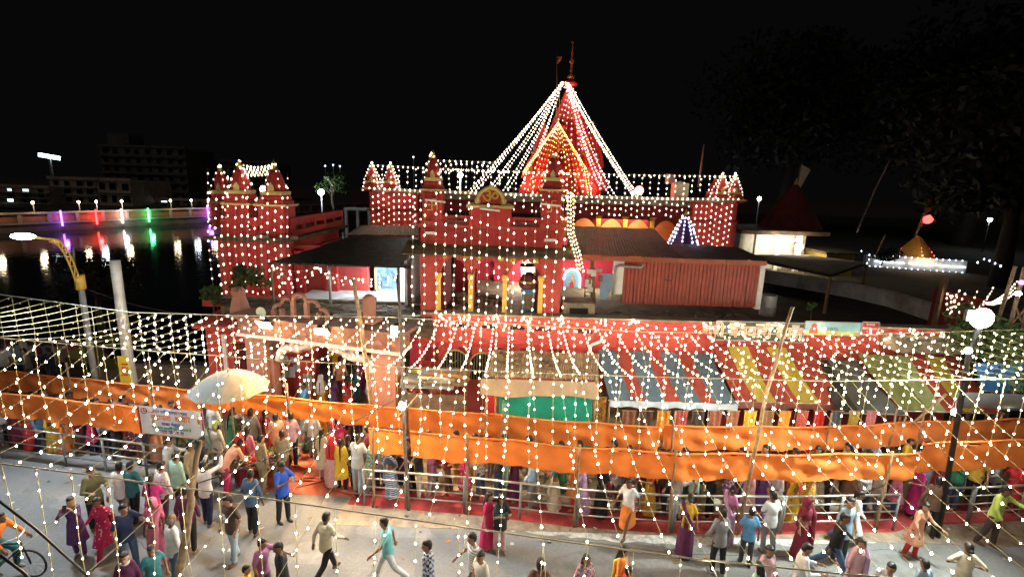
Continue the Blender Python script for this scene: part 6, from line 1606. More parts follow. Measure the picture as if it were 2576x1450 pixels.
def px_of(p):
    q = CM.to_3x3().transposed() @ (V3(p) - V3((0,0,CAM_H))); return 1288 + FPX*q.x/max(.1,-q.z)
def before(p):
    px = px_of(p)
    for lim, nm in ((200,'the tank bank'),(400,'the steel post'),(520,'the white banner'),(690,'the umbrella'),(830,'the gate arch'),(1000,'the right gate pillar'),(1190,'the wooden stall'),(1350,'the green curtain'),(1510,'the rusty tin roof'),(1680,'the blue striped awning'),(1850,'the white valance'),(2000,'the mustard awning'),(2150,'the leaning bamboo side'),(2330,'the green awning')):
        if px < lim: return nm
    return 'the blue tarpaulin'
def support(pts, label):
    w = MB(); P = []
    for a, b_ in zip(pts, pts[1:]): P += [lerp(a, b_, k/4) for k in range(4)]
    P.append(pts[-1]); w.tube(P, .011, 5)
    tag(w.build('support_wire', mat('pale_rope', (.5,.46,.33), .7, 0)), label, 'wire')
support(W1, 'rope across the street in front of the gate carrying the bulb nets')
support(W2, 'rope above the queue carrying the bulb nets')
support(W3, 'rope above the road tied to the crooked branch pole')
gA, gB = 'bulb strings running across the street', 'unlit bulb strings at the tank end'
# strings perpendicular to the street
x = W3[0].x
k = 0
x = -16.5
while x < 15.5:
    xx = x + U(-.05,.05)
    c1 = xlerp(W1, xx); c2 = xlerp(W2, xx); c3 = xlerp(W3, xx)
    off = xx < at(300, 830, 12).x
    if off:
        string(sag_pts(c2, c1, .12, 8), .42, .03, BOFF, 'unlit bulb string strung over the tank bank', gB, .009)
    elif W1[0].x < xx:
        string(sag_pts(c2, c1, .18, 8), .36, .032, BW, 'bulb string between the two far ropes, in front of ' + before(c1), gA + ' far', .006)
    if W3[0].x < xx < 9.5:
        string(sag_pts(c3, c2, .22, 8), .36, .027, BN_, 'bulb string between the near ropes, in front of ' + before(c2), gA + ' near', .0045)
    k += 1
    if -6.5 < xx < 3.2 and k % 2:
        e = V3((xx, 1.2, xlerp(W3, xx).z + .5))
        string(sag_pts(e, c3, .2, 8), .5, .022, BN_, 'bulb string over the road to the near houses, in line with ' + before(c3), gA + ' nearest', .005)
    x += .50
# hanging drops
n1 = 0; x = W1[0].x + .2
while x < W1[-1].x:
    p = xlerp(W1, x); off = x < at(330, 790, 13.4).x
    L = U(1.9,2.5) if not off else U(1.6,2.2)
    string([p, p + V3((U(-.04,.04),0,-L*.5)), p + V3((U(-.06,.06),0,-L))], .27 if not off else .34, .034 if not off else .026, BOFF if off else BW, 'unlit bulb drop hanging from the far rope' if off else 'bulb drop hanging from the far rope in front of ' + before(p), 'bulb drops of the far rope, ' + ('unlit' if off else 'lit'), .006)
    x += .44
x = W2[0].x + .3
while x < W2[-1].x:
    p = xlerp(W2, x); L = U(1.6,2.3)
    string([p, p + V3((U(-.05,.05),0,-L*.5)), p + V3((U(-.08,.08),0,-L))], .30, .028, BN_, 'bulb drop hanging from the queue rope in front of ' + before(p), 'bulb drops of the queue rope', .006)
    x += .46
x = -7.2
while x < 5.2:
    p = xlerp(W3, x); L = U(1.5,2.3)
    string([p, p + V3((U(-.06,.06),0,-L*.5)), p + V3((U(-.1,.1),0,-L))], .30, .020, BN_, 'bulb drop hanging from the near road rope in line with ' + before(p), 'bulb drops of the near rope', .008 if x < -2 else .005)
    x += .55
# swags along the top of the red wall
xs2 = [at(px, 812, YW-.2).x for px in (1105,1170,1245,1320,1410,1515,1590,1780,1850,1960,2060,2200,2290,2380)]
zt2 = zw + .12
for i, (a, b_) in enumerate(zip(xs2, xs2[1:])):
    curtain([sag_pts(V3((a,YW-.3,zt2)), V3((b_,YW-.3,zt2)), s*min(1.0,(b_-a)*.6)) for s in ((.28, .6, 1.0) if not 6.3 < (a+b_)/2 < 13 else (.3,.7))] + [[V3((a,YW-.35,zt2+.05)), V3((a+U(-.1,.3),YW-.7,zt2-.7)), V3((a+U(-.3,.5),YW-1.5,zt2-1.6))] for q in range(1)], .31, .036, BW, 'bulb swags on the red street wall top above ' + before(V3((a,YW,zt2))), 'bulb garlands on the red street wall', name='bulb_garland', cat='bulb garland')
# black cables
def cable(label, pts, r=.014): tag(MB().tube(pts, r, 5).build('power_cable', CABLE), label, 'cable')
cable('thick black power cable crossing above the left road', [at(-60,1215,4.0), at(90,1330,4.0), at(240,1465,4.0)], .012)
cable('second black cable low over the left road', [at(-20,1380,3.6), at(60,1440,3.6), at(100,1480,3.6)], .012)
cable('black cable slanting from the branch pole up towards the gate', sag_pts(at(495,1215,6.35), at(1150,905,11), .25), .010)
cable('grey telephone wire from the street lamp to the temple tower', sag_pts(at(215,725,15.1), at(590,785,17.2), .35), .012)
# ================================================================= PEOPLE
POSES = {
 'stand':   dict(th=(3,-3), kn=(2,4), sh=(4,-4), ab=(9,9), el=(12,14), inn=(4,4), head=(6,0), lean=1),
 'stand2':  dict(th=(6,-6), kn=(10,2), sh=(8,2), ab=(12,8), el=(30,12), inn=(8,4), head=(14,20), lean=3),
 'walk':    dict(th=(26,-22), kn=(10,26), sh=(-24,24), ab=(8,8), el=(22,30), inn=(2,2), head=(6,0), lean=4),
 'walk2':   dict(th=(-20,24), kn=(22,8), sh=(24,-22), ab=(9,9), el=(34,18), inn=(4,2), head=(10,-12), lean=5),
 'phone':   dict(th=(3,-4), kn=(3,4), sh=(42,38), ab=(10,10), el=(88,90), inn=(34,34), head=(24,0), lean=4),
 'face':    dict(th=(3,-4), kn=(3,4), sh=(62,66), ab=(12,10), el=(104,100), inn=(34,34), head=(8,0), lean=2),
 'raise':   dict(th=(3,-4), kn=(3,4), sh=(96,104), ab=(14,12), el=(58,48), inn=(24,24), head=(-4,0), lean=0),
 'akimbo':  dict(th=(6,-6), kn=(3,5), sh=(-18,-18), ab=(44,44), el=(86,86), inn=(96,96), head=(6,10), lean=2),
 'rail':    dict(th=(4,-4), kn=(4,6), sh=(34,10), ab=(14,10), el=(46,24), inn=(10,6), head=(12,-20), lean=7),
 'plate':   dict(th=(3,-3), kn=(3,4), sh=(20,20), ab=(10,10), el=(84,84), inn=(26,26), head=(20,0), lean=4),
 'bend':    dict(th=(16,2), kn=(16,12), sh=(52,62), ab=(10,12), el=(20,26), inn=(8,8), head=(26,0), lean=44),
 'reach':   dict(th=(8,-8), kn=(6,8), sh=(64,10), ab=(16,10), el=(22,30), inn=(6,6), head=(10,10), lean=6),
 'ride':    dict(th=(64,38), kn=(66,72), sh=(50,50), ab=(12,12), el=(24,24), inn=(8,8), head=(0,0), lean=26),
 'pocket':  dict(th=(8,-6), kn=(4,6), sh=(-6,-2), ab=(16,14), el=(34,30), inn=(20,18), head=(16,-26), lean=2),
}
def rx(p, a, o):
    y, z = p.y - o.y, p.z - o.z
    return V3((p.x, o.y + y*math.cos(a) - z*math.sin(a), o.z + y*math.sin(a) + z*math.cos(a)))
def skeleton(pose, fem):
    P = POSES[pose]; sw = .165 if fem else .195; hwid = .095
    J = {'hip': V3((0,0,.92))}
    for i, s in ((0,1),(1,-1)):
        a = R(P['th'][i]); k = R(P['kn'][i])
        h = V3((s*hwid,0,.90)); kn = h + V3((s*.012,-math.sin(a),-math.cos(a)))*.43
        an = kn + V3((s*.005,-math.sin(a-k),-math.cos(a-k)))*.42
        J['h%d'%i], J['k%d'%i], J['a%d'%i] = h, kn, an
    dz = min(J['a0'].z, J['a1'].z) - .075
    for k in list(J): J[k] = J[k] - V3((0,0,dz))
    hip = J['hip']; ln = R(P['lean'])
    up = {'ch': V3((0,-.01,hip.z+.30)), 'nk': V3((0,.01,hip.z+.555)), 'hd': V3((0,-.015,hip.z+.70))}
    for i, s in ((0,1),(1,-1)):
        sh = V3((s*sw,.01,hip.z+.505)); b_ = R(P['ab'][i]); a = R(P['sh'][i]); e = R(P['el'][i]); q = b_ - R(P['inn'][i])
        el = sh + V3((s*math.sin(b_), -math.sin(a)*math.cos(b_), -math.cos(a)*math.cos(b_)))*.285
        fd = V3((s*math.sin(q), -math.sin(a+e)*math.cos(q), -math.cos(a+e)*math.cos(q)))
        wr = el + fd*.25; up['s%d'%i], up['e%d'%i], up['w%d'%i], up['f%d'%i] = sh, el, wr, wr + fd*.09
    for k, p in up.items(): J[k] = rx(p, ln, hip)
    J['head'] = P['head']
    return J
def solid(mb, p0, p1, r0, r1, n=8):
    d = (V3(p1)-V3(p0)); L = d.length; d = d/max(L,1e-6)
    pts = [p0 - d*r0*.95, p0 - d*r0*.6, p0, lerp(p0,p1,.5), p1, p1 + d*r1*.6, p1 + d*r1*.95]
    mb.tube(pts, [r0*.3, r0*.8, r0, (r0+r1)/2, r1, r1*.8, r1*.3], n)
def torso(mb, J, fem, g, zlo=-.06, zhi=.53, sway=1.0):
    hip = J['hip']; ax = J['nk'] - hip; ax.normalize(); side = V3((1,0,0)); fw = ax.cross(side)
    prof = [(-.08,.145,.105),(.0,.165,.115),(.08,.155,.11),(.20,.135,.10),(.30,.155,.112),(.40,.175,.112),(.48,.165,.09),(.53,.09,.06)] if not fem else [(-.08,.165,.115),(.0,.175,.12),(.08,.155,.11),(.20,.125,.095),(.30,.145,.118),(.40,.150,.112),(.48,.140,.085),(.53,.075,.055)]
    rings = []
    for z, w_, d in prof:
        if z < zlo or z > zhi: continue
        c = hip + ax*z
        rings.append([c + side*((w_+g)*math.cos(2*math.pi*k/14)) + fw*((d+g)*math.sin(2*math.pi*k/14)) for k in range(14)])
    mb.loft(rings)
def remesh(mb, name, m, vox, smooth=2):
    me = mb.mesh(name + '_src', m); o = bpy.data.objects.new(name, me)
    md = o.modifiers.new('r', 'REMESH'); md.mode = 'VOXEL'; md.voxel_size = vox; md.use_smooth_shade = True
    if smooth:
        sm = o.modifiers.new('s', 'SMOOTH'); sm.iterations = smooth; sm.factor = .5
    r = evaluated(o)
    bpy.data.objects.remove(o); bpy.data.meshes.remove(me); r.name = name
    r.materials.clear(); r.materials.append(m)
    return r
SKINS = [mat('skin_' + k, c, .55, .1, 12, spec=.35) for k, c in (('brown', (.27,.135,.08)), ('tan', (.36,.20,.125)), ('dark', (.17,.085,.05)))]
EYE = mat('eye_dark', (.02,.015,.012), .3, 0)
HAIR = mat('black_hair', (.012,.010,.009), .5, .2, 30)
HAIRG = mat('grey_hair', (.16,.15,.14), .6, .2, 30)
CACHE = {}
def headframe(J):
    c = J['hd']; hp, hy = J['head']; m = Matrix.Rotation(R(hy), 3, 'Z') @ Matrix.Rotation(R(hp), 3, 'X')
    return c, m
def body_mesh(pose, fem):
    key = ('body', pose, fem)
    if key in CACHE: return CACHE[key]
    J = skeleton(pose, fem); mb = MB(); k_ = .9 if fem else 1.0
    torso(mb, J, fem, -.012)
    solid(mb, J['ch'] + (J['nk']-J['ch'])*.8, J['hd'] - (J['hd']-J['nk'])*.25, .055*k_, .05*k_)
    c, m = headframe(J)
    rings = []
    for z, w_, d, y in ((-.125,.028,.03,-.045),(-.105,.045,.055,-.03),(-.07,.06,.08,-.012),(-.02,.072,.092,0),(.03,.076,.097,.004),(.07,.068,.088,.006),(.10,.045,.06,.006),(.115,.015,.02,.006)):
        rings.append([c + m @ V3((w_*math.cos(2*math.pi*k/12), y + d*math.sin(2*math.pi*k/12), z)) for k in range(12)])
    mb.loft(rings)
    solid(mb, c + m @ V3((0,-.088,.012)), c + m @ V3((0,-.108,-.028)), .010, .017, 6)
    for s in (-1,1): mb.ball(c + m @ V3((s*.078,.012,-.012)), .012, .022, .034, 6, 4)
    for i in (0,1):
        mb_ = .048*k_
        solid(mb, J['s%d'%i] - (J['s%d'%i]-J['nk'])*.3, J['e%d'%i], .052*k_, .038*k_)
        solid(mb, J['e%d'%i], J['w%d'%i], .040*k_, .026*k_)
        w_, f = J['w%d'%i], J['f%d'%i]; solid(mb, w_, f, .028, .036*k_, 8)
        solid(mb, J['h%d'%i], J['k%d'%i], .078, .055); solid(mb, J['k%d'%i], J['a%d'%i], .055, .034)
        a = J['a%d'%i]; solid(mb, a + V3((0,.035,-.035)), a + V3((0,-.12,-.05)), .034, .03)
    me = remesh(mb, 'body', SKINS[0], .019)
    ex = MB()      # fingers, eyes, mouth
    for i, s in ((0,1),(1,-1)):
        w_, f = J['w%d'%i], J['f%d'%i]; d = (f-w_).normalized(); sd = V3((0,0,1)).cross(d); sd = sd.normalized() if sd.length > .2 else V3((0,1,0)); up_ = d.cross(sd)
        curl = -up_ if up_.z > 0 else up_
        for k in range(4):
            b_ = f + sd*((k-1.5)*.019); L = (.062,.074,.070,.052)[k]
            ex.tube([b_ - d*.01, b_ + d*L*.5 + curl*.004, b_ + d*L*.85 + curl*.018, b_ + d*L + curl*.03], [.0095,.009,.008,.005], 5)
        tb = w_ + d*.035 + sd*(-s*.028); ex.tube([tb, tb + sd*(-s*.022) + d*.03, tb + sd*(-s*.026) + d*.06 + curl*.008], [.0115,.010,.006], 5)
    ex.cur = 1
    for s in (-1,1):
        ex.ball(c + m @ V3((s*.030,-.086,.018)), .012, .007, .007, 6, 4)
        ex.bar(c + m @ V3((s*.016,-.094,.036)), c + m @ V3((s*.046,-.084,.038)), .008, .006)
    ex.cur = 2; ex.bar(c + m @ V3((-.022,-.086,-.062)), c + m @ V3((.022,-.086,-.062)), .009, .006)
    n0 = len(me.vertices)
    import bmesh
    bm = bmesh.new(); bm.from_mesh(me); vs = [bm.verts.new(p) for p in ex.v]
    for f_, mi in zip(ex.f, ex.mi):
        try: q = bm.faces.new([vs[i] for i in f_]); q.smooth = True; q.material_index = mi
        except ValueError: pass
    bm.to_mesh(me); bm.free()
    me.materials.append(EYE); me.materials.append(mat('lip', (.22,.07,.06), .5, 0))
    CACHE[key] = (me, J); return CACHE[key]
def skirt_rings(J, zs, pleat, sway=0.0):
    out = []; N = 28; hip = J['hip']
    cx = (J['a0']+J['a1'])/2; fx_ = abs(J['a0'].y-J['a1'].y)/2
    for k, (z, w_, d) in enumerate(zs):
        u = max(0, min(1, (hip.z - z)/hip.z)); c = lerp(V3((hip.x,hip.y,0)), V3((cx.x,cx.y,0)), u*.9)
        ring = []
        for i in range(N):
            a = 2*math.pi*i/N; pl = 1 + pleat*u*math.sin(a*9 + k*.25)*.5 + pleat*u*.4*math.sin(a*5+1)
            ring.append(V3((c.x + (w_*pl)*math.cos(a), c.y + (d*pl + fx_*u*.65)*math.sin(a), z)))
        out.append(ring)
    return out
def garment(kind, pose, fem):
    key = (kind, pose, fem)
    if key in CACHE: return CACHE[key]
    _, J = body_mesh(pose, fem); mb = MB(); hz = J['hip'].z
    k_ = .92 if fem else 1.0; vox = .021
    def sleeves(frac, r0=.068, r1=.058):
        for i in (0,1):
            s, e, w_ = J['s%d'%i], J['e%d'%i], J['w%d'%i]
            s0 = s - (s-J['nk'])*.35
            if frac <= 1: solid(mb, s0, lerp(s, e, frac), r0*k_, r1*k_)
            else:
                solid(mb, s0, e, r0*k_, .052*k_); solid(mb, e, lerp(e, w_, frac-1), .052*k_, .044*k_)
    if kind in ('tee', 'shirt', 'longshirt'):
        torso(mb, J, fem, .016, -.09 if kind == 'tee' else -.09); sleeves({'tee': .68, 'shirt': 1.85, 'longshirt': .8}[kind])
        for a, b_ in ((.0,-.08),): pass
        hip = J['hip']; mb.loft([[V3((hip.x + w_*math.cos(2*math.pi*k/14), hip.y + d*math.sin(2*math.pi*k/14), hz+z)) for k in range(14)] for z, w_, d in (((-.14,.185,.135),(-.02,.182,.132),(.06,.17,.125)) if kind != 'longshirt' else ((-.24,.19,.14),(-.05,.186,.135),(.06,.17,.125)))])
    elif kind in ('kurta', 'frock'):
        torso(mb, J, fem, .016); sleeves(1.5 if kind == 'kurta' else .75)
        mb.loft(skirt_rings(J, [(hz-.48,.235,.20),(hz-.3,.215,.175),(hz-.1,.19,.145),(hz+.06,.165,.125)] if kind == 'kurta' else [(.14,.23,.20),(hz-.5,.22,.185),(hz-.25,.205,.165),(hz-.05,.185,.14),(hz+.08,.16,.12)], .12))
    elif kind == 'blouse':
        torso(mb, J, fem, .013, .15); sleeves(.55)
    elif kind == 'trousers' or kind == 'shorts':
        hip = J['hip']; mb.loft([[V3((hip.x + w_*math.cos(2*math.pi*k/14), hip.y + d*math.sin(2*math.pi*k/14), hz+z)) for k in range(14)] for z, w_, d in ((-.12,.165,.118),(0,.165,.118),(.07,.152,.108))])
        for i in (0,1):
            solid(mb, J['h%d'%i] - V3((0,0,.02)), J['k%d'%i], .095, .074)
            if kind == 'trousers': solid(mb, J['k%d'%i], J['a%d'%i] + V3((0,.005,.03)), .074, .062)
    elif kind == 'skirt':
        mb.loft(skirt_rings(J, [(.035,.215,.19),(.2,.21,.18),(hz-.4,.205,.17),(hz-.15,.19,.15),(hz+.06,.158,.118)], .20))
    elif kind == 'lungi':
        mb.loft(skirt_rings(J, [(.26,.2,.17),(hz-.4,.2,.17),(hz-.15,.185,.15),(hz+.05,.165,.122)], .06))
    elif kind == 'pallu':      # saree end over the shoulder and across the chest
        hip = J['hip']; ax = (J['nk']-hip).normalized(); side = V3((1,0,0)); fw = ax.cross(side)
        pts = [hip + ax*.02 + side*-.15 + fw*.10, hip + ax*.2 + side*-.06 + fw*.135, hip + ax*.36 + side*.05 + fw*.145, J['s0'] + ax*.065 + fw*.01, hip + ax*.34 + side*.12 - fw*.14, hip + ax*.08 + side*.10 - fw*.16, hip - V3((0,0,.2)) + side*.08 - fw*.19, hip - V3((0,0,.42)) + side*.07 - fw*.2]
        for a, b_ in zip(pts, pts[1:]): solid(mb, a, b_, .058, .058, 8)
        vox = .024
    elif kind == 'veil':
        c, m = headframe(J); rings = []
        for z, w_, d, y in ((.128,.03,.04,.01),(.11,.07,.08,.012),(.07,.096,.11,.02),(.0,.104,.115,.03),(-.08,.105,.105,.045),(-.16,.13,.10,.06),(-.28,.17,.10,.07),(-.46,.16,.07,.10),(-.62,.14,.05,.12)):
            rings.append([c + (m if z > -.1 else Matrix.Identity(3)) @ V3((w_*math.cos(a), y + d*math.sin(a), z)) for a in [R(-52) + R(284)*k/13 for k in range(14)]])
        inner = [[p*1.0 + (V3((c.x, c.y+.05, p.z)) - p)*.16 for p in r] for r in rings]
        v = MB(); n = 14
        v.add([p for r in rings for p in r], [(j*n+i, j*n+i+1, (j+1)*n+i+1, (j+1)*n+i) for j in range(len(rings)-1) for i in range(n-1)], True)
        CACHE[key] = v.mesh('veil', ORANGE); return CACHE[key]
    elif kind == 'scarf':
        for s in (-1,1):
            nk = J['nk']; hip = J['hip']; ax = (nk-hip).normalized(); fw = ax.cross(V3((1,0,0)))
            p = [nk - fw*.05 + ax*.0, nk + V3((s*.075,0,0)) + ax*-.01, hip + ax*.40 + V3((s*.085,0,0)) + fw*.135, hip + ax*.15 + V3((s*.085,0,0)) + fw*.13, hip - ax*.05 + V3((s*.09,0,0)) + fw*.15]
            for a, b_ in zip(p, p[1:]): solid(mb, a, b_, .04, .04, 7)
    elif kind in ('hair_short', 'hair_long', 'hair_bun', 'hair_braid', 'cap', 'hair_bald'):
        c, m = headframe(J)
        if kind != 'hair_bald':
            rings = []
            for z, w_, d, y in ((.128,.02,.03,.010),(.114,.052,.068,.010),(.085,.073,.094,.010),(.05,.080,.094,.020),(.0,.080,.078,.040),(-.045,.074,.062,.046),(-.085,.055,.042,.052)):
                rings.append([c + m @ V3((w_*math.cos(2*math.pi*k/12), y + d*math.sin(2*math.pi*k/12), z)) for k in range(12)])
            mb.loft(rings)
            mb.ball(c + m @ V3((0,-.045,.085)), .055, .042, .034, 8, 5)
        else:
            mb.loft([[c + m @ V3((w_*math.cos(2*math.pi*k/12), y + d*math.sin(2*math.pi*k/12), z)) for k in range(12)] for z, w_, d, y in ((.05,.06,.06,.045),(.0,.084,.07,.045),(-.05,.08,.065,.048),(-.085,.06,.045,.055))])
        if kind == 'hair_long':
            b_ = c + m @ V3((0,.07,-.02)); solid(mb, b_, J['ch'] + (J['nk']-J['ch'])*.35 + V3((0,.13,0)), .07, .055); solid(mb, J['ch'] + (J['nk']-J['ch'])*.35 + V3((0,.13,0)), J['ch'] + V3((0,.145,-.05)), .055, .02)
            for s in (-1,1): solid(mb, c + m @ V3((s*.075,.02,.02)), J['nk'] + V3((s*.085,.03,.0)), .03, .03)
        if kind == 'hair_bun': mb.ball(c + m @ V3((0,.12,-.03)), .045, nu=8, nv=5)
        if kind == 'hair_braid': solid(mb, c + m @ V3((0,.10,-.03)), J['nk'] + V3((0,.12,-.08)), .036, .03); solid(mb, J['nk'] + V3((0,.12,-.08)), J['hip'] + V3((0,.15,.12)), .03, .014)
        if kind == 'cap':
            mb.ball(c + m @ V3((0,.0,.085)), .1, .115, .06, 10, 6); mb.cbox(c + m @ V3((0,-.13,.07)), .13, .09, .018)
        vox = .014
    elif kind == 'backpack_straps':
        for s in (-1,1):
            nk = J['nk']; hip = J['hip']; ax = (nk-hip).normalized(); fw = ax.cross(V3((1,0,0))); p = [hip + ax*.2 + V3((s*.12,0,0)) + fw*.115, hip + ax*.38 + V3((s*.10,0,0)) + fw*.14, hip + ax*.52 + V3((s*.09,0,0)), hip + ax*.42 + V3((s*.09,0,0)) - fw*.13]
            for a, b_ in zip(p, p[1:]): solid(mb, a, b_, .024, .024, 6)
    CACHE[key] = remesh(mb, kind, ORANGE, vox, 2 if vox > .015 else 1)
    return CACHE[key]
def shoe_mesh():
    if 'shoe' not in CACHE:
        CACHE['shoe'] = MB().loft([[V3((w_*math.cos(2*math.pi*k/10), y0 + d*math.sin(2*math.pi*k/10), z)) for k in range(10)] for z, w_, d, y0 in ((-.078,.046,.125,-.05),(-.055,.048,.128,-.05),(-.035,.044,.115,-.045),(-.012,.036,.07,-.0),(.01,.034,.045,.02))]).mesh('shoe', DARKM)
        CACHE['sandal'] = MB().loft([[V3((w_*math.cos(2*math.pi*k/10), -.05 + d*math.sin(2*math.pi*k/10), z)) for k in range(10)] for z, w_, d in ((-.078,.046,.130),(-.062,.046,.130))]).mesh('sandal', DARKM)
    return CACHE['shoe'], CACHE['sandal']
CLOTH = {'white': (.66,.67,.68), 'offwhite': (.60,.57,.48), 'black': (.015,.015,.018), 'navy': (.02,.03,.08), 'blue': (.02,.08,.45), 'denim': (.06,.11,.20), 'lightblue': (.34,.48,.62), 'paledenim': (.34,.44,.50), 'teal': (.03,.17,.20), 'turquoise': (.20,.55,.58), 'mint': (.36,.58,.50), 'green': (.03,.18,.08), 'olive': (.16,.15,.07), 'khaki': (.30,.24,.15), 'lime': (.46,.58,.12), 'yellow': (.72,.45,.03), 'mustard': (.52,.30,.03), 'orange': (.75,.22,.04), 'peach': (.70,.32,.20), 'red': (.55,.03,.03), 'crimson': (.48,.02,.10), 'maroon': (.20,.02,.04), 'pink': (.60,.16,.26), 'palepink': (.62,.36,.38), 'magenta': (.50,.03,.20), 'mauve': (.32,.12,.24), 'lilac': (.40,.24,.40), 'purple': (.12,.05,.20), 'plum': (.10,.02,.07), 'brown': (.13,.07,.045), 'darkbrown': (.07,.045,.04), 'grey': (.22,.22,.23), 'darkgrey': (.06,.06,.065), 'cream': (.58,.52,.38), 'skyblue': (.12,.34,.60)}
NAMEC = {'offwhite': 'off white', 'lightblue': 'light blue', 'paledenim': 'pale denim', 'palepink': 'pale pink', 'darkbrown': 'dark brown', 'darkgrey': 'dark grey', 'skyblue': 'sky blue'}
def cname(c): return ' '.join([NAMEC.get(c.split('+')[0], c.split('+')[0])] + ([{'check': 'checked', 'stripe': 'striped', 'dots': 'dotted', 'flower': 'flowered'}[c.split('+')[1]]] if '+' in c else []))
def fabric(c):
    key = 'fabric_' + c.replace('+', '_')
    if key in MATS: return MATS[key]
    base, _, pat = c.partition('+'); rgb = CLOTH[base]
    m = mat(key, rgb, .85, .16, 5, .8, bscale=9)
    if pat:
        nt = m.node_tree; b = nt.nodes['Principled BSDF']; tc = nt.nodes.new('ShaderNodeTexCoord')
        alt = tuple(min(1, v*.35 + .02) if sum(rgb) > .9 else min(1, v + .42) for v in rgb)
        if pat == 'stripe':
            t = nt.nodes.new('ShaderNodeTexWave'); t.bands_direction = 'Z'; t.inputs['Scale'].default_value = 4.5; fac = t.outputs['Fac']; th = .5
        elif pat == 'check':
            t = nt.nodes.new('ShaderNodeTexChecker'); t.inputs['Scale'].default_value = 16; fac = t.outputs['Fac']; th = .5
        else:
            t = nt.nodes.new('ShaderNodeTexVoronoi'); t.inputs['Scale'].default_value = 26 if pat == 'dots' else 13; fac = t.outputs['Distance']; th = .28
        nt.links.new(tc.outputs['Object'], t.inputs['Vector'])
        gt = nt.nodes.new('ShaderNodeMath'); gt.operation = 'LESS_THAN'; gt.inputs[1].default_value = th; nt.links.new(fac, gt.inputs[0])
        mx = nt.nodes.new('ShaderNodeMix'); mx.data_type = 'RGBA'; nt.links.new(gt.outputs[0], mx.inputs['Factor'])
        mx.inputs[6].default_value = (*rgb, 1); mx.inputs[7].default_value = (*alt, 1); nt.links.new(mx.outputs[2], b.inputs['Base Color'])
    return m
def setmat(o, m, i=0):
    o.material_slots[i].link = 'OBJECT'; o.material_slots[i].material = m
def pcol(seq, i): return seq[i % len(seq)]
PCOUNT = [0]
def person(label, pos, yaw, pose, top, topc, bot=None, botc=None, fem=False, hair=None, h=None, skin=None, extra=(), group=None, shoes=None):
    PCOUNT[0] += 1; i = PCOUNT[0]
    me, J = body_mesh(pose, fem)
    o = bpy.data.objects.new('person', me); COL.objects.link(o); o.location = pos; o.rotation_euler = (0, 0, R(yaw))
    h = h or (U(1.54,1.64) if fem else U(1.64,1.76)); s = h/1.715*.935; o.scale = (s, s, s)
    tag(o, label, 'person', group); setmat(o, SKINS[skin if skin is not None else i % 3])
    def part(nm, mesh, m):
        c = bpy.data.objects.new(nm, mesh); COL.objects.link(c); c.parent = o; setmat(c, m); return c
    hair = hair or ('hair_braid' if fem else 'hair_short')
    part('cap' if hair == 'cap' else 'hair', garment(hair, pose, fem), fabric('lime') if hair == 'cap' else HAIRG if hair == 'hair_bald' else HAIR)
    if top == 'saree':
        part('blouse', garment('blouse', pose, True), fabric(botc or topc)); part('saree_skirt', garment('skirt', pose, True), fabric(topc)); part('saree_drape', garment('pallu', pose, True), fabric(topc))
    else:
        part({'tee': 't_shirt', 'shirt': 'shirt', 'longshirt': 'shirt', 'kurta': 'kurta', 'frock': 'dress', 'blouse': 'vest'}[top], garment(top, pose, fem), fabric(topc))
        if bot: part(bot, garment(bot, pose, fem), fabric(botc))
    for e, c in extra: part({'veil': 'head_veil', 'scarf': 'scarf', 'backpack_straps': 'backpack_strap', 'pallu': 'shawl'}[e], garment(e, pose, fem), fabric(c))
    a, b_ = shoe_mesh(); sm_ = b_ if (fem or i % 2) else a
    for q in (0,1):
        c = part('sandal' if sm_ is b_ else 'shoe', sm_, pcol([mat('black_leather', (.02,.018,.016), .5, .1), mat('brown_leather', (.12,.06,.03), .6, .1), mat('grey_rubber', (.2,.2,.2), .7, .1)], i))
        c.location = J['a%d'%q]
    return o, J
PH = MB().box(-.037,.037,-.005,.005,-.075,.075).mesh('phone', mat('phone_case', (.02,.02,.025), .3, 0))
def phone(label, o, J, both=True):
    """phone held between the hands: its own thing"""
    f = (J['f0']+J['f1'])/2 if both else J['f1']
    w = o.matrix_basis @ (f + V3((0,-.035,.03)))
    p = bpy.data.objects.new('mobile_phone', PH); COL.objects.link(p); p.location = w; p.rotation_euler = (R(-35), 0, o.rotation_euler.z)
    tag(p, label, 'phone')
def F(px, py): return on(px, py)
def HD(px, py, h=1.6): p = on(px, py, h*.935 - .1); return V3((p.x, p.y, 0))
def ZP(p): return p

# --- people out on the road (feet or head pixel, yaw, pose ...)
P_ = person
o, J = P_('woman in purple kurta holding a phone to her face on the left road', F(203,1398), 20, 'face', 'kurta', 'purple', 'trousers', 'purple', True, 'hair_bun'); phone('phone held up by the woman in purple', o, J)
P_('woman in bright red flowered kurta walking on the left road', F(272,1396), -10, 'walk', 'kurta', 'crimson+flower', 'trousers', 'crimson', True, 'hair_bun', extra=(('scarf','red'),))
P_('man in loose white shirt near the left railing seen from behind', F(318,1312), 200, 'walk', 'shirt', 'white', 'trousers', 'grey')
P_('man in teal shirt standing with arms akimbo', F(345,1312), 170, 'akimbo', 'shirt', 'teal', 'trousers', 'black')
P_('woman wrapped in a pink saree with her head veiled', F(402,1412), 10, 'stand', 'saree', 'pink', 'pink', 'pink', True, extra=(('veil','pink'),))
P_('person in white flowered shirt behind the pink saree', F(420,1318), 160, 'stand2', 'shirt', 'white+flower', 'trousers', 'darkgrey')
P_('man in dark plum shirt and black trousers beside the branch pole', F(482,1384), 190, 'stand', 'shirt', 'plum', 'trousers', 'black')
P_('young man in navy tee and jeans reaching out on the left road', F(330,1432), 60, 'reach', 'tee', 'navy', 'trousers', 'denim', skin=1)
P_('boy in dark green tee at the bottom of the road beside the branch pole', HD(378,1385,1.5), 60, 'pocket', 'tee', 'teal', 'trousers', 'darkgrey', h=1.5)
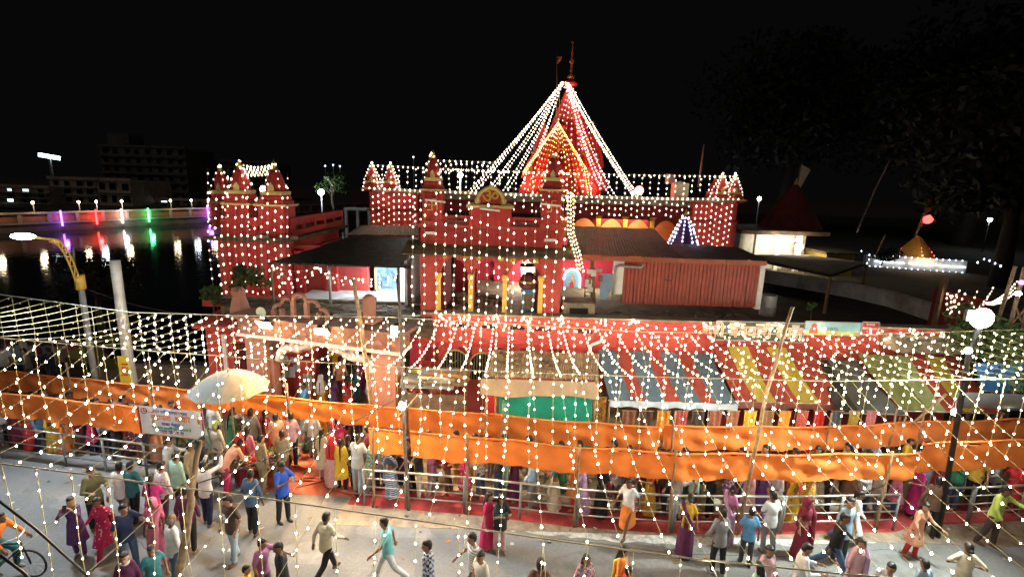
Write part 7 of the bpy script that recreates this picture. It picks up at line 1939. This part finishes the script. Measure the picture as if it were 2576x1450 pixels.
P_('woman in plum dress with a white scarf at the foot of the road', HD(313,1404,1.6), 30, 'stand', 'kurta', 'plum', 'trousers', 'white', True, 'hair_bun', extra=(('scarf','white'),))
P_('balding man in white shirt with a sling strap by the branch pole', HD(426,1312,1.68), 150, 'stand2', 'shirt', 'white', 'trousers', 'denim', False, 'hair_bald', skin=2, h=1.68)
P_('bearded man in white kurta leaning at the left railing', F(432,1240), 110, 'rail', 'shirt', 'white', 'trousers', 'offwhite')
P_('man in pale grey green shirt behind the branch pole', F(458,1290), 160, 'stand', 'shirt', 'mint', 'trousers', 'darkgrey')
o, J = P_('man in white shirt raising a phone by the entrance', F(527,1316), 170, 'raise', 'shirt', 'white', 'trousers', 'navy'); phone('phone raised by the man in white shirt', o, J)
P_('man in blue denim shirt and black trousers from behind', F(640,1338), 175, 'stand2', 'shirt', 'denim', 'trousers', 'black')
o, J = P_('young man in brown printed tee and pale jeans looking aside', F(592,1410), -25, 'pocket', 'tee', 'darkbrown', 'trousers', 'paledenim', skin=1)
pr = MB()
for k in range(9): pr.ball((U(-.07,.07), -.135, J['hip'].z+.30+U(-.09,.06)), .035, .012, .04, 7, 4)
c_ = pr.build('shirt_print', WHITE, None); c_.parent = o; c_.location = c_.location
c_['label'] = 'white animal print on the brown tee'
P_('person in peach shirt stooping by the flower stall', F(570,1245), 140, 'bend', 'shirt', 'peach', 'trousers', 'crimson')
o, J = P_('man in bright blue shirt reading a phone at the entrance', F(716,1312), 60, 'phone', 'tee', 'blue', 'trousers', 'black', skin=2); phone('phone read by the man in bright blue', o, J)
P_('boy in mauve tee stretching out his arm at the foot of the road', HD(653,1366,1.55), 70, 'reach', 'tee', 'mauve', 'trousers', 'darkgrey', h=1.55, skin=0)
P_('boy in black shirt facing the boy in mauve', HD(706,1377,1.62), -60, 'stand2', 'shirt', 'black', 'trousers', 'black', h=1.62)
P_('child with black hair at the foot of the road beside the boy in mauve', HD(618,1436,1.3), 100, 'stand', 'tee', 'yellow', 'trousers', 'navy', h=1.3)
P_('man in cream kurta and black trousers walking away up the road', F(824,1450), 150, 'walk', 'shirt', 'cream', 'trousers', 'black', skin=2)
P_('man in turquoise tee and white trousers striding left', F(978,1462), -80, 'walk2', 'tee', 'turquoise', 'trousers', 'white', skin=0)
P_('bearded man in dark checked shirt at the foot of the road', HD(1077,1374,1.7), -75, 'stand', 'shirt', 'navy+check', 'trousers', 'darkgrey', h=1.7)
P_('girl in crimson dress holding a purse beside the railing', F(1226,1378), 70, 'stand', 'frock', 'crimson', None, None, True, 'hair_long', h=1.52)
o, J = P_('girl in black printed tee and pink trousers with a phone', F(1256,1389), 20, 'phone', 'longshirt', 'black', 'trousers', 'palepink', True, 'hair_long', h=1.6)
phone('phone in the hands of the girl in black tee', o, J)
text_mesh('Champ', 'shirt_lettering', mat('turquoise_print', (.05,.5,.5), .6), .09, o, V3((0,-.155,J['hip'].z+.30)) + o.location, (1,0,0), (0,0,1), ext=.004)
P_('man in white and grey striped tee walking left', HD(1194,1348,1.68), -70, 'walk', 'tee', 'white+stripe', 'trousers', 'darkgrey', h=1.68)
P_('man in plain white tee walking behind the striped tee', HD(1213,1398,1.7), -50, 'stand2', 'tee', 'offwhite', 'trousers', 'grey', h=1.7)
P_('dark haired person low at the foot of the road before the girls', HD(1358,1438,1.6), 180, 'stand', 'tee', 'brown', 'trousers', 'navy')
P_('girl in pink checked shirt with blue backpack straps', HD(1474,1408,1.58), 10, 'stand', 'shirt', 'palepink+check', 'trousers', 'denim', True, 'hair_long', h=1.58, extra=(('backpack_straps','skyblue'),))
P_('woman in orange jacket and yellow top with long hair', HD(1566,1385,1.6), 60, 'stand2', 'longshirt', 'orange', 'trousers', 'navy', True, 'hair_long', h=1.6, extra=(('scarf','yellow'),))
P_('child with black hair beside the woman in orange jacket', HD(1580,1440,1.4), 90, 'stand', 'tee', 'red', 'trousers', 'navy', h=1.4)
P_('thin man in white vest and orange wrap walking by the railing', F(1574,1338), -40, 'walk', 'tee', 'white', 'lungi', 'orange', skin=2, h=1.6)
P_('woman in dark plum saree with mustard blouse walking away along the railing', F(1720,1394), 150, 'stand2', 'saree', 'plum', 'mustard', 'mustard', True, 'hair_bun', extra=(('scarf','mustard'),))
P_('woman in lilac saree walking beside the railing', F(1824,1362), 120, 'stand2', 'saree', 'lilac', 'lilac', 'mauve', True, 'hair_bun')
P_('boy in sky blue tee following the lilac saree', F(1872,1418), 170, 'stand', 'tee', 'skyblue', 'trousers', 'darkgrey', h=1.5)
P_('man in white tee and grey trousers seen from behind on the right road', F(1926,1388), 190, 'stand2', 'tee', 'white', 'trousers', 'grey', skin=2)
P_('woman in pink cardigan with a blue scarf', HD(1935,1386,1.58), 10, 'stand', 'shirt', 'palepink', 'trousers', 'navy', True, 'hair_bun', h=1.58, extra=(('scarf','denim'),))
P_('girl with long black hair in mint top at the foot of the road', HD(1912,1430,1.5), 200, 'stand', 'longshirt', 'mint', 'trousers', 'navy', True, 'hair_long', h=1.5)
P_('woman in maroon saree behind the man in dark jacket', F(2010,1400), 30, 'stand', 'saree', 'maroon', 'maroon', 'maroon', True, extra=(('veil','maroon'),))
P_('man in black jacket and jeans bending forward on the right road', F(2088,1448), 60, 'walk2', 'shirt', 'black', 'trousers', 'denim')
P_('man in white shirt with a bag at the foot of the right road', HD(2022,1380,1.68), 70, 'plate', 'shirt', 'white', 'trousers', 'grey', h=1.68)
P_('man in pale blue long shirt on the right road', F(2108,1412), 20, 'stand', 'longshirt', 'lightblue', 'trousers', 'darkgrey')
P_('girl with a ponytail in white kurta near the right railing', F(2134,1366), 60, 'walk', 'kurta', 'white', 'trousers', 'denim', True, 'hair_braid')
P_('woman wrapped in a pale lilac shawl on the right road', HD(2165,1366,1.6), 20, 'stand', 'kurta', 'palepink', 'trousers', 'palepink', True, 'hair_bun', h=1.6, extra=(('pallu','lilac'),))
P_('man in lime shirt and dark trousers by the right railing', F(2482,1372), 30, 'reach', 'shirt', 'lime', 'trousers', 'darkbrown', skin=2)
P_('curly haired woman in cream dress with red and black scrolls', HD(2437,1385,1.6), 160, 'akimbo', 'frock', 'cream', None, None, True, 'hair_bun', h=1.62)
P_('boy in pale grey tee beside the cream dress', HD(2328,1424,1.45), 190, 'stand', 'tee', 'lightblue', 'trousers', 'denim', h=1.45)
P_('dark haired man at the foot of the road right of the shawl', HD(2240,1438,1.65), -60, 'stand', 'shirt', 'grey', 'trousers', 'navy')
bp_ = on(22, 1448); BY_ = thing('bicycle', 'black bicycle ridden by the man in orange at the left edge', 'bicycle', V3((bp_.x, bp_.y, 0)))
TYRE = mat('tyre_rubber', (.02,.02,.02), .8, .1)
for dx in (-.52, .52):
    c0 = V3((bp_.x+dx, bp_.y, .33)); w_ = MB().tube([c0 + V3((.31*math.cos(a), 0, .31*math.sin(a))) for a in [2*math.pi*k/24 for k in range(25)]], .02, 6).build('wheel', TYRE, BY_)
    s_ = MB()
    for k in range(10): a = 2*math.pi*k/10; s_.bar(c0, c0 + V3((.3*math.cos(a), .01*(k%2*2-1), .3*math.sin(a))), .004, .004)
    s_.build('spokes', STEEL, w_)
f_ = MB(); q = lambda x, z: V3((bp_.x+x, bp_.y, z))
for a, b_ in ((q(-.52,.33), q(-.08,.30)), (q(-.52,.33), q(-.2,.78)), (q(-.08,.30), q(-.2,.80)), (q(-.2,.74), q(.38,.80)), (q(-.08,.30), q(.40,.70)), (q(.36,.92), q(.52,.33))): f_.cyl(a, b_, .017, n=6)
f_.build('frame', mat('black_enamel', (.02,.02,.022), .3, 0), BY_)
MB().ball(q(-.23,.86), .12, .07, .035, 8, 5).build('saddle', mat('black_leather', (.02,.018,.016), .5, .1), BY_)
MB().tube([q(.26,1.0) + V3((0,-.28,0)), q(.36,.98) + V3((0,-.12,0)), q(.37,.95), q(.36,.98) + V3((0,.12,0)), q(.26,1.0) + V3((0,.28,0))], .014, 6).build('handlebar', STEEL, BY_)
P_('man in orange shirt riding a bicycle at the left edge of the road', V3((bp_.x-.20, bp_.y, .10)), 90, 'ride', 'shirt', 'orange', 'trousers', 'teal', skin=2, h=1.68)
# --- around the entrance
ent = [((518,1195),160,'stand2','shirt','mint','trousers','grey',False,'mint shirt at the flower table'),
 ((552,1194),175,'stand','shirt','offwhite','trousers','grey',False,'off white shirt and lime cap at the flower table'),
 ((612,1212),190,'stand','saree','maroon','red','red',True,'maroon saree with covered head beside the flower heap'),
 ((631,1205),170,'stand2','kurta','pink','trousers','palepink',True,'pink kurta at the flower heap'),
 ((665,1234),150,'stand','shirt','khaki','trousers','khaki',False,'khaki uniform with a stick at the entrance'),
 ((716,1216),185,'stand2','shirt','khaki','trousers','brown',False,'khaki uniform shirt and brown trousers from behind'),
 ((702,1172),200,'stand','shirt','peach','trousers','brown',False,'peach shirt deep in the entrance'),
 ((738,1168),190,'stand2','shirt','palepink','trousers','black',False,'pale pink shirt and black trousers at the entrance'),
 ((764,1138),170,'walk','shirt','lightblue','trousers','grey',False,'light blue shirt below the entrance cloth'),
 ((775,1132),185,'stand','frock','green',None,None,True,'dark green skirted dress below the entrance cloth'),
 ((812,1122),180,'stand','saree','mustard','mustard','mustard',True,'mustard saree below the entrance cloth'),
 ((872,1140),180,'stand','saree','magenta','crimson','magenta',True,'magenta saree at the right side of the entrance'),
 ((893,1152),175,'stand','shirt','black','trousers','black',False,'black shirt at the right side of the entrance'),
 ((839,1225),170,'stand','frock','palepink+dots',None,None,True,'dotted pale dress and bright red head scarf'),
 ((815,1205),170,'stand','kurta','cream','trousers','palepink',True,'cream kurta beside the red head scarf'),
 ((862,1230),185,'stand','kurta','yellow','trousers','black',True,'yellow kurta and black trousers with a long braid'),
 ((880,1222),185,'stand','kurta','black+dots','trousers','black',True,'black flowered kurta beside the yellow kurta'),
 ((902,1238),175,'rail','tee','white','trousers','paledenim',False,'white tee and pale jeans at the railing end')]
for q in ent:
    (px, py), yaw, pose, top, tc_, bt_, bc, fm, lb = q
    ex = ()
    if 'covered head' in lb: ex = (('veil','red'),)
    if 'red head scarf' in lb and 'dotted' in lb: ex = (('veil','red'),)
    P_('person in ' + lb, F(px, py), yaw, pose, top, tc_, bt_, bc, fm, 'cap' if 'cap' in lb else None, extra=ex)
# on the gate stairs
stp = [((768,1048),.0,-30,'reach','shirt','skyblue','trousers','grey',False,'sky blue shirt by the red pillar inside the gate'),
 ((808,1052),.2,180,'stand','kurta','mustard','trousers','mustard',True,'mustard kurta and white head scarf at the foot of the gate stairs'),
 ((838,1050),.2,180,'stand','saree','purple','purple','purple',True,'purple saree at the foot of the gate stairs'),
 ((876,1054),.2,185,'stand','saree','red','red','red',True,'red saree on the gate stairs'),
 ((858,1022),.6,180,'stand','shirt','peach','trousers','brown',False,'peach shirt climbing the gate stairs'),
 ((850,990),1.0,180,'stand','shirt','yellow','trousers','grey',False,'yellow shirt climbing the gate stairs'),
 ((895,985),1.2,190,'stand','shirt','navy','trousers','black',False,'navy shirt high on the gate stairs'),
 ((905,1010),.8,180,'stand','saree','magenta','magenta','magenta',True,'magenta saree on the upper gate stairs'),
 ((921,960),1.4,175,'raise','shirt','blue','trousers','navy',False,'strong blue shirt at the top of the gate stairs'),
 ((936,1050),.2,170,'stand','shirt','lightblue','trousers','grey',False,'pale blue shirt at the right jamb of the gate'),
 ((942,1000),.8,175,'stand','shirt','mustard','trousers','black',False,'mustard shirt at the right jamb of the gate'),
 ((893,1040),.4,180,'stand','saree','teal','green','teal',True,'teal saree on the lower gate stairs')]
for (px, py), z, yaw, pose, top, tc_, bt_, bc, fm, lb in stp:
    Yy = 15.35 + z*1.6
    x = at(px, 980, Yy).x
    P_('person in ' + lb, V3((x, Yy, z)), yaw, pose, top, tc_, bt_, bc, fm, extra=(('veil','white'),) if 'white head scarf' in lb else ())
# --- the queue between the railings
queue = [(934,'longshirt','mint+check','trousers','grey',0),(958,'longshirt','lightblue','trousers','navy',0),(986,'saree','denim+stripe',None,'denim',1),(1032,'tee','darkgrey','trousers','black',0),(1055,'tee','black','trousers','offwhite',0),(1086,'tee','mauve','trousers','grey',0),(1126,'shirt','maroon','trousers','brown',0),(1168,'kurta','crimson+flower','trousers','denim',1),(1207,'shirt','white+check','trousers','denim',0),(1252,'shirt','darkgrey','trousers','denim',0),(1292,'frock','plum',None,None,1),(1337,'shirt','lightblue','trousers','grey',0),(1392,'saree','cream','teal','teal',1),(1440,'kurta','orange+flower','trousers','red',1),(1465,'frock','lilac+flower',None,None,1),(1512,'saree','black',None,'black',1),(1550,'shirt','grey','trousers','darkgrey',0),(1583,'saree','red+stripe',None,'white',1),(1632,'saree','mustard','red','red',1),(1668,'shirt','darkbrown','trousers','black',0),(1702,'shirt','white','trousers','lightblue',0),(1742,'tee','mint','trousers','navy',0),(1785,'shirt','black','trousers','black',0),(1828,'shirt','purple+check','trousers','grey',0),(1880,'kurta','palepink','trousers','white',1),(1912,'frock','purple',None,None,1),(1950,'kurta','white','trousers','maroon',1),(1992,'saree','yellow','yellow','yellow',1),(2030,'saree','mustard+dots','mustard','mustard',1),(2080,'tee','navy','trousers','black',0),(2125,'shirt','brown','trousers','grey',0),(2168,'shirt','white','trousers','navy',0),(2206,'longshirt','offwhite','trousers','grey',0),(2248,'kurta','pink+flower','trousers','denim',1),(2300,'frock','magenta',None,None,1),(2345,'shirt','maroon','trousers','navy',0),(2395,'shirt','green','trousers','denim',0),(2440,'tee','mustard','trousers','black',0),(2490,'shirt','grey','trousers','black',0),(2540,'kurta','red','trousers','maroon',1)]
qp = ['rail','stand','plate','stand2','phone','stand','rail','plate']
near = ['beside the entrance opening','behind the crooked lamp pole','behind the girl in black tee','before the cream pavers','before the green curtain','below the blue striped awning','behind the leaning bamboo pole','below the mustard awning','near the right queue gap','at the right end of the queue']
for i, (px, top, tc_, bt_, bc, fm) in enumerate(queue):
    x = at(px, 1260, 11.2).x; y = outline(x) + U(.42,.78)
    x = at(px, 1260, y).x
    n_ = near[min(9, int((px-930)/165))]
    desc = ('%s %s' % (cname(tc_), {'longshirt': 'shirt', 'tee': 'tee', 'shirt': 'shirt', 'kurta': 'kurta', 'frock': 'long dress', 'saree': 'saree'}[top])) + (' and %s trousers' % cname(bc) if bt_ else '')
    P_('person in %s queuing %s' % (desc, n_), V3((x, y, .012)), -90 + U(-25,35) if i % 5 else U(60,130), qp[i % 8], top, tc_, bt_, bc, bool(fm), group=None)
cols2 = ['maroon','navy','white','teal','mustard','grey','pink','green','purple','orange','lightblue','crimson','olive','cream','brown','lilac','red','khaki','mint','darkgrey']
for i in range(24):
    px = 945 + i*65 + U(-12,12); x = at(px, 1240, 11.8).x; y = outline(x) + U(1.0,1.35); x = at(px, 1240, y).x
    fm = i % 3 == 1; c = cols2[i % 20]; b2 = cols2[(i*7+3) % 20]
    P_('person in %s %s%s, rear queue %s' % (cname(c), 'saree' if fm else 'shirt', '' if fm else ' and %s trousers' % cname(b2), near[min(9, int((px-930)/165))]), V3((x, y, .012)), -90 + U(-40,40), qp[(i*3) % 8], 'saree' if fm else 'shirt', c, None if fm else 'trousers', b2, fm)
# --- left queue behind the tank end railing
lq = [(22,'shirt','white','trousers','grey',0),(52,'saree','maroon','red','red',1),(84,'saree','red','red','pink',1),(112,'shirt','denim','trousers','navy',0),(140,'saree','mustard','orange','yellow',1),(170,'saree','orange','red','orange',1),(205,'shirt','maroon','trousers','brown',0),(240,'kurta','crimson','trousers','navy',1),(272,'shirt','lightblue','trousers','black',0),(300,'shirt','black','trousers','darkgrey',0),(330,'kurta','plum+flower','trousers','plum',1),(362,'shirt','navy','trousers','brown',0),(392,'saree','peach','red','peach',1),(462,'shirt','olive','trousers','darkgrey',0)]
for i, (px, top, tc_, bt_, bc, fm) in enumerate(lq):
    x = at(px, 1130, 13.2).x; y = outline(x) + U(.4,.9); x = at(px, 1130, y).x
    desc = ('%s %s' % (cname(tc_), {'shirt': 'shirt', 'kurta': 'kurta', 'saree': 'saree'}[top])) + (' and %s trousers' % cname(bc) if bt_ else '')
    P_('person in %s queuing at the tank end' % desc, V3((x, y, .006)), 90 + U(-30,30), qp[(i+3) % 8], top, tc_, bt_, bc, bool(fm), extra=(('veil', tc_.split('+')[0]),) if top == 'saree' and i % 2 else ())
for i, px in enumerate((35,68,98,126,156,188,222,256,288,318,346,380,410,440,476)):
    x = at(px, 1110, 13.9).x; y = outline(x) + U(1.0,1.35); x = at(px, 1110, y).x; fm = i % 2 == 0; c = cols2[(i*3+1) % 20]; b2 = cols2[(i*5+2) % 20]
    P_('person in %s %s%s in the rear of the tank end queue' % (cname(c), 'saree' if fm else 'shirt', '' if fm else ' and %s trousers' % cname(b2)), V3((x, y, .006)), 90 + U(-40,40), qp[(i*3) % 8], 'saree' if fm else 'shirt', c, None if fm else 'trousers', b2, fm)
for i, (px, py, yaw, top, c, bt_, b2, fm, lb) in enumerate(((545,1128,170,'shirt','white','trousers','navy',0,'white shirt squeezing past the flower table'),(590,1150,150,'kurta','green','trousers','green',1,'green kurta at the flower table'),(640,1160,190,'shirt','grey','trousers','brown',0,'grey shirt behind the khaki uniform'),(672,1150,180,'kurta','red+dots','trousers','maroon',1,'red dotted kurta at the flower heap'),(690,1140,175,'shirt','lightblue','trousers','navy',0,'light blue shirt deep at the entrance'),(720,1130,185,'saree','orange',None,'red',1,'orange saree at the entrance'),(790,1150,180,'shirt','white','trousers','grey',0,'white shirt on the entrance carpet'),(850,1165,178,'saree','crimson',None,'crimson',1,'crimson saree on the entrance carpet'),(520,1240,140,'tee','black','trousers','denim',0,'black tee beside the white banner'),(488,1255,100,'shirt','khaki','trousers','darkbrown',0,'khaki shirt under the white banner'),(250,1330,60,'shirt','olive','trousers','black',0,'olive shirt crossing the left road'),(395,1345,200,'kurta','magenta','trousers','white',1,'magenta kurta behind the pink saree'),(2330,1345,160,'shirt','brown','trousers','black',0,'brown shirt by the right queue gap'),(2290,1400,20,'kurta','peach','trousers','red',1,'peach kurta on the right road'),(1800,1440,190,'shirt','grey','trousers','black',0,'grey shirt low on the right road'))):
    P_('person in ' + lb, F(px, py), yaw, qp[(i*3+1) % 8] if i > 9 else ('stand','stand2')[i % 2], top, c, bt_, b2, bool(fm))
# --- vendors between the inner cloth and the stalls, and the tank bank crowd
vd = [(590,1035,'shirt','grey'),(640,1040,'shirt','brown'),(1085,1075,'shirt','offwhite'),(1160,1085,'shirt','darkbrown'),(1560,1095,'shirt','teal'),(1655,1098,'shirt','lightblue'),(1905,1095,'shirt','white'),(1960,1096,'tee','grey'),(2060,1098,'shirt','red'),(2235,1075,'tee','lightblue'),(2330,1075,'shirt','yellow')]
for i, (px, py, top, c) in enumerate(vd):
    z = 1.35; p = at(px, py, 12.55 if px > 900 else 13.6)
    P_('stallholder in %s %s %s' % (cname(c), 'tee' if top == 'tee' else 'shirt', 'behind the flower table' if px < 700 else 'by the wooden stall' if px < 1300 else 'under the blue striped awning' if px < 1800 else 'under the mustard awning' if px < 2100 else 'under the green tarpaulin'), V3((p.x, 13.0 if px > 1300 else 13.2 if px > 900 else 13.6, 0)), U(-40,40), qp[(i+1) % 8], top, c, 'trousers', 'darkgrey', False, h=1.6)
bk = [(8,905,'white'),(38,895,'lightblue'),(70,915,'grey'),(98,890,'maroon'),(128,910,'navy'),(60,880,'offwhite'),(150,895,'khaki')]
for i, (px, py, c) in enumerate(bk):
    p = on(px, py, 1.0)
    P_('person in %s shirt in the crowd on the tank bank' % cname(c), V3((p.x, p.y, 0)), U(0,360), qp[i % 8], 'shirt', c, 'trousers', 'darkgrey')

bpy.data.scenes.remove(TMP)
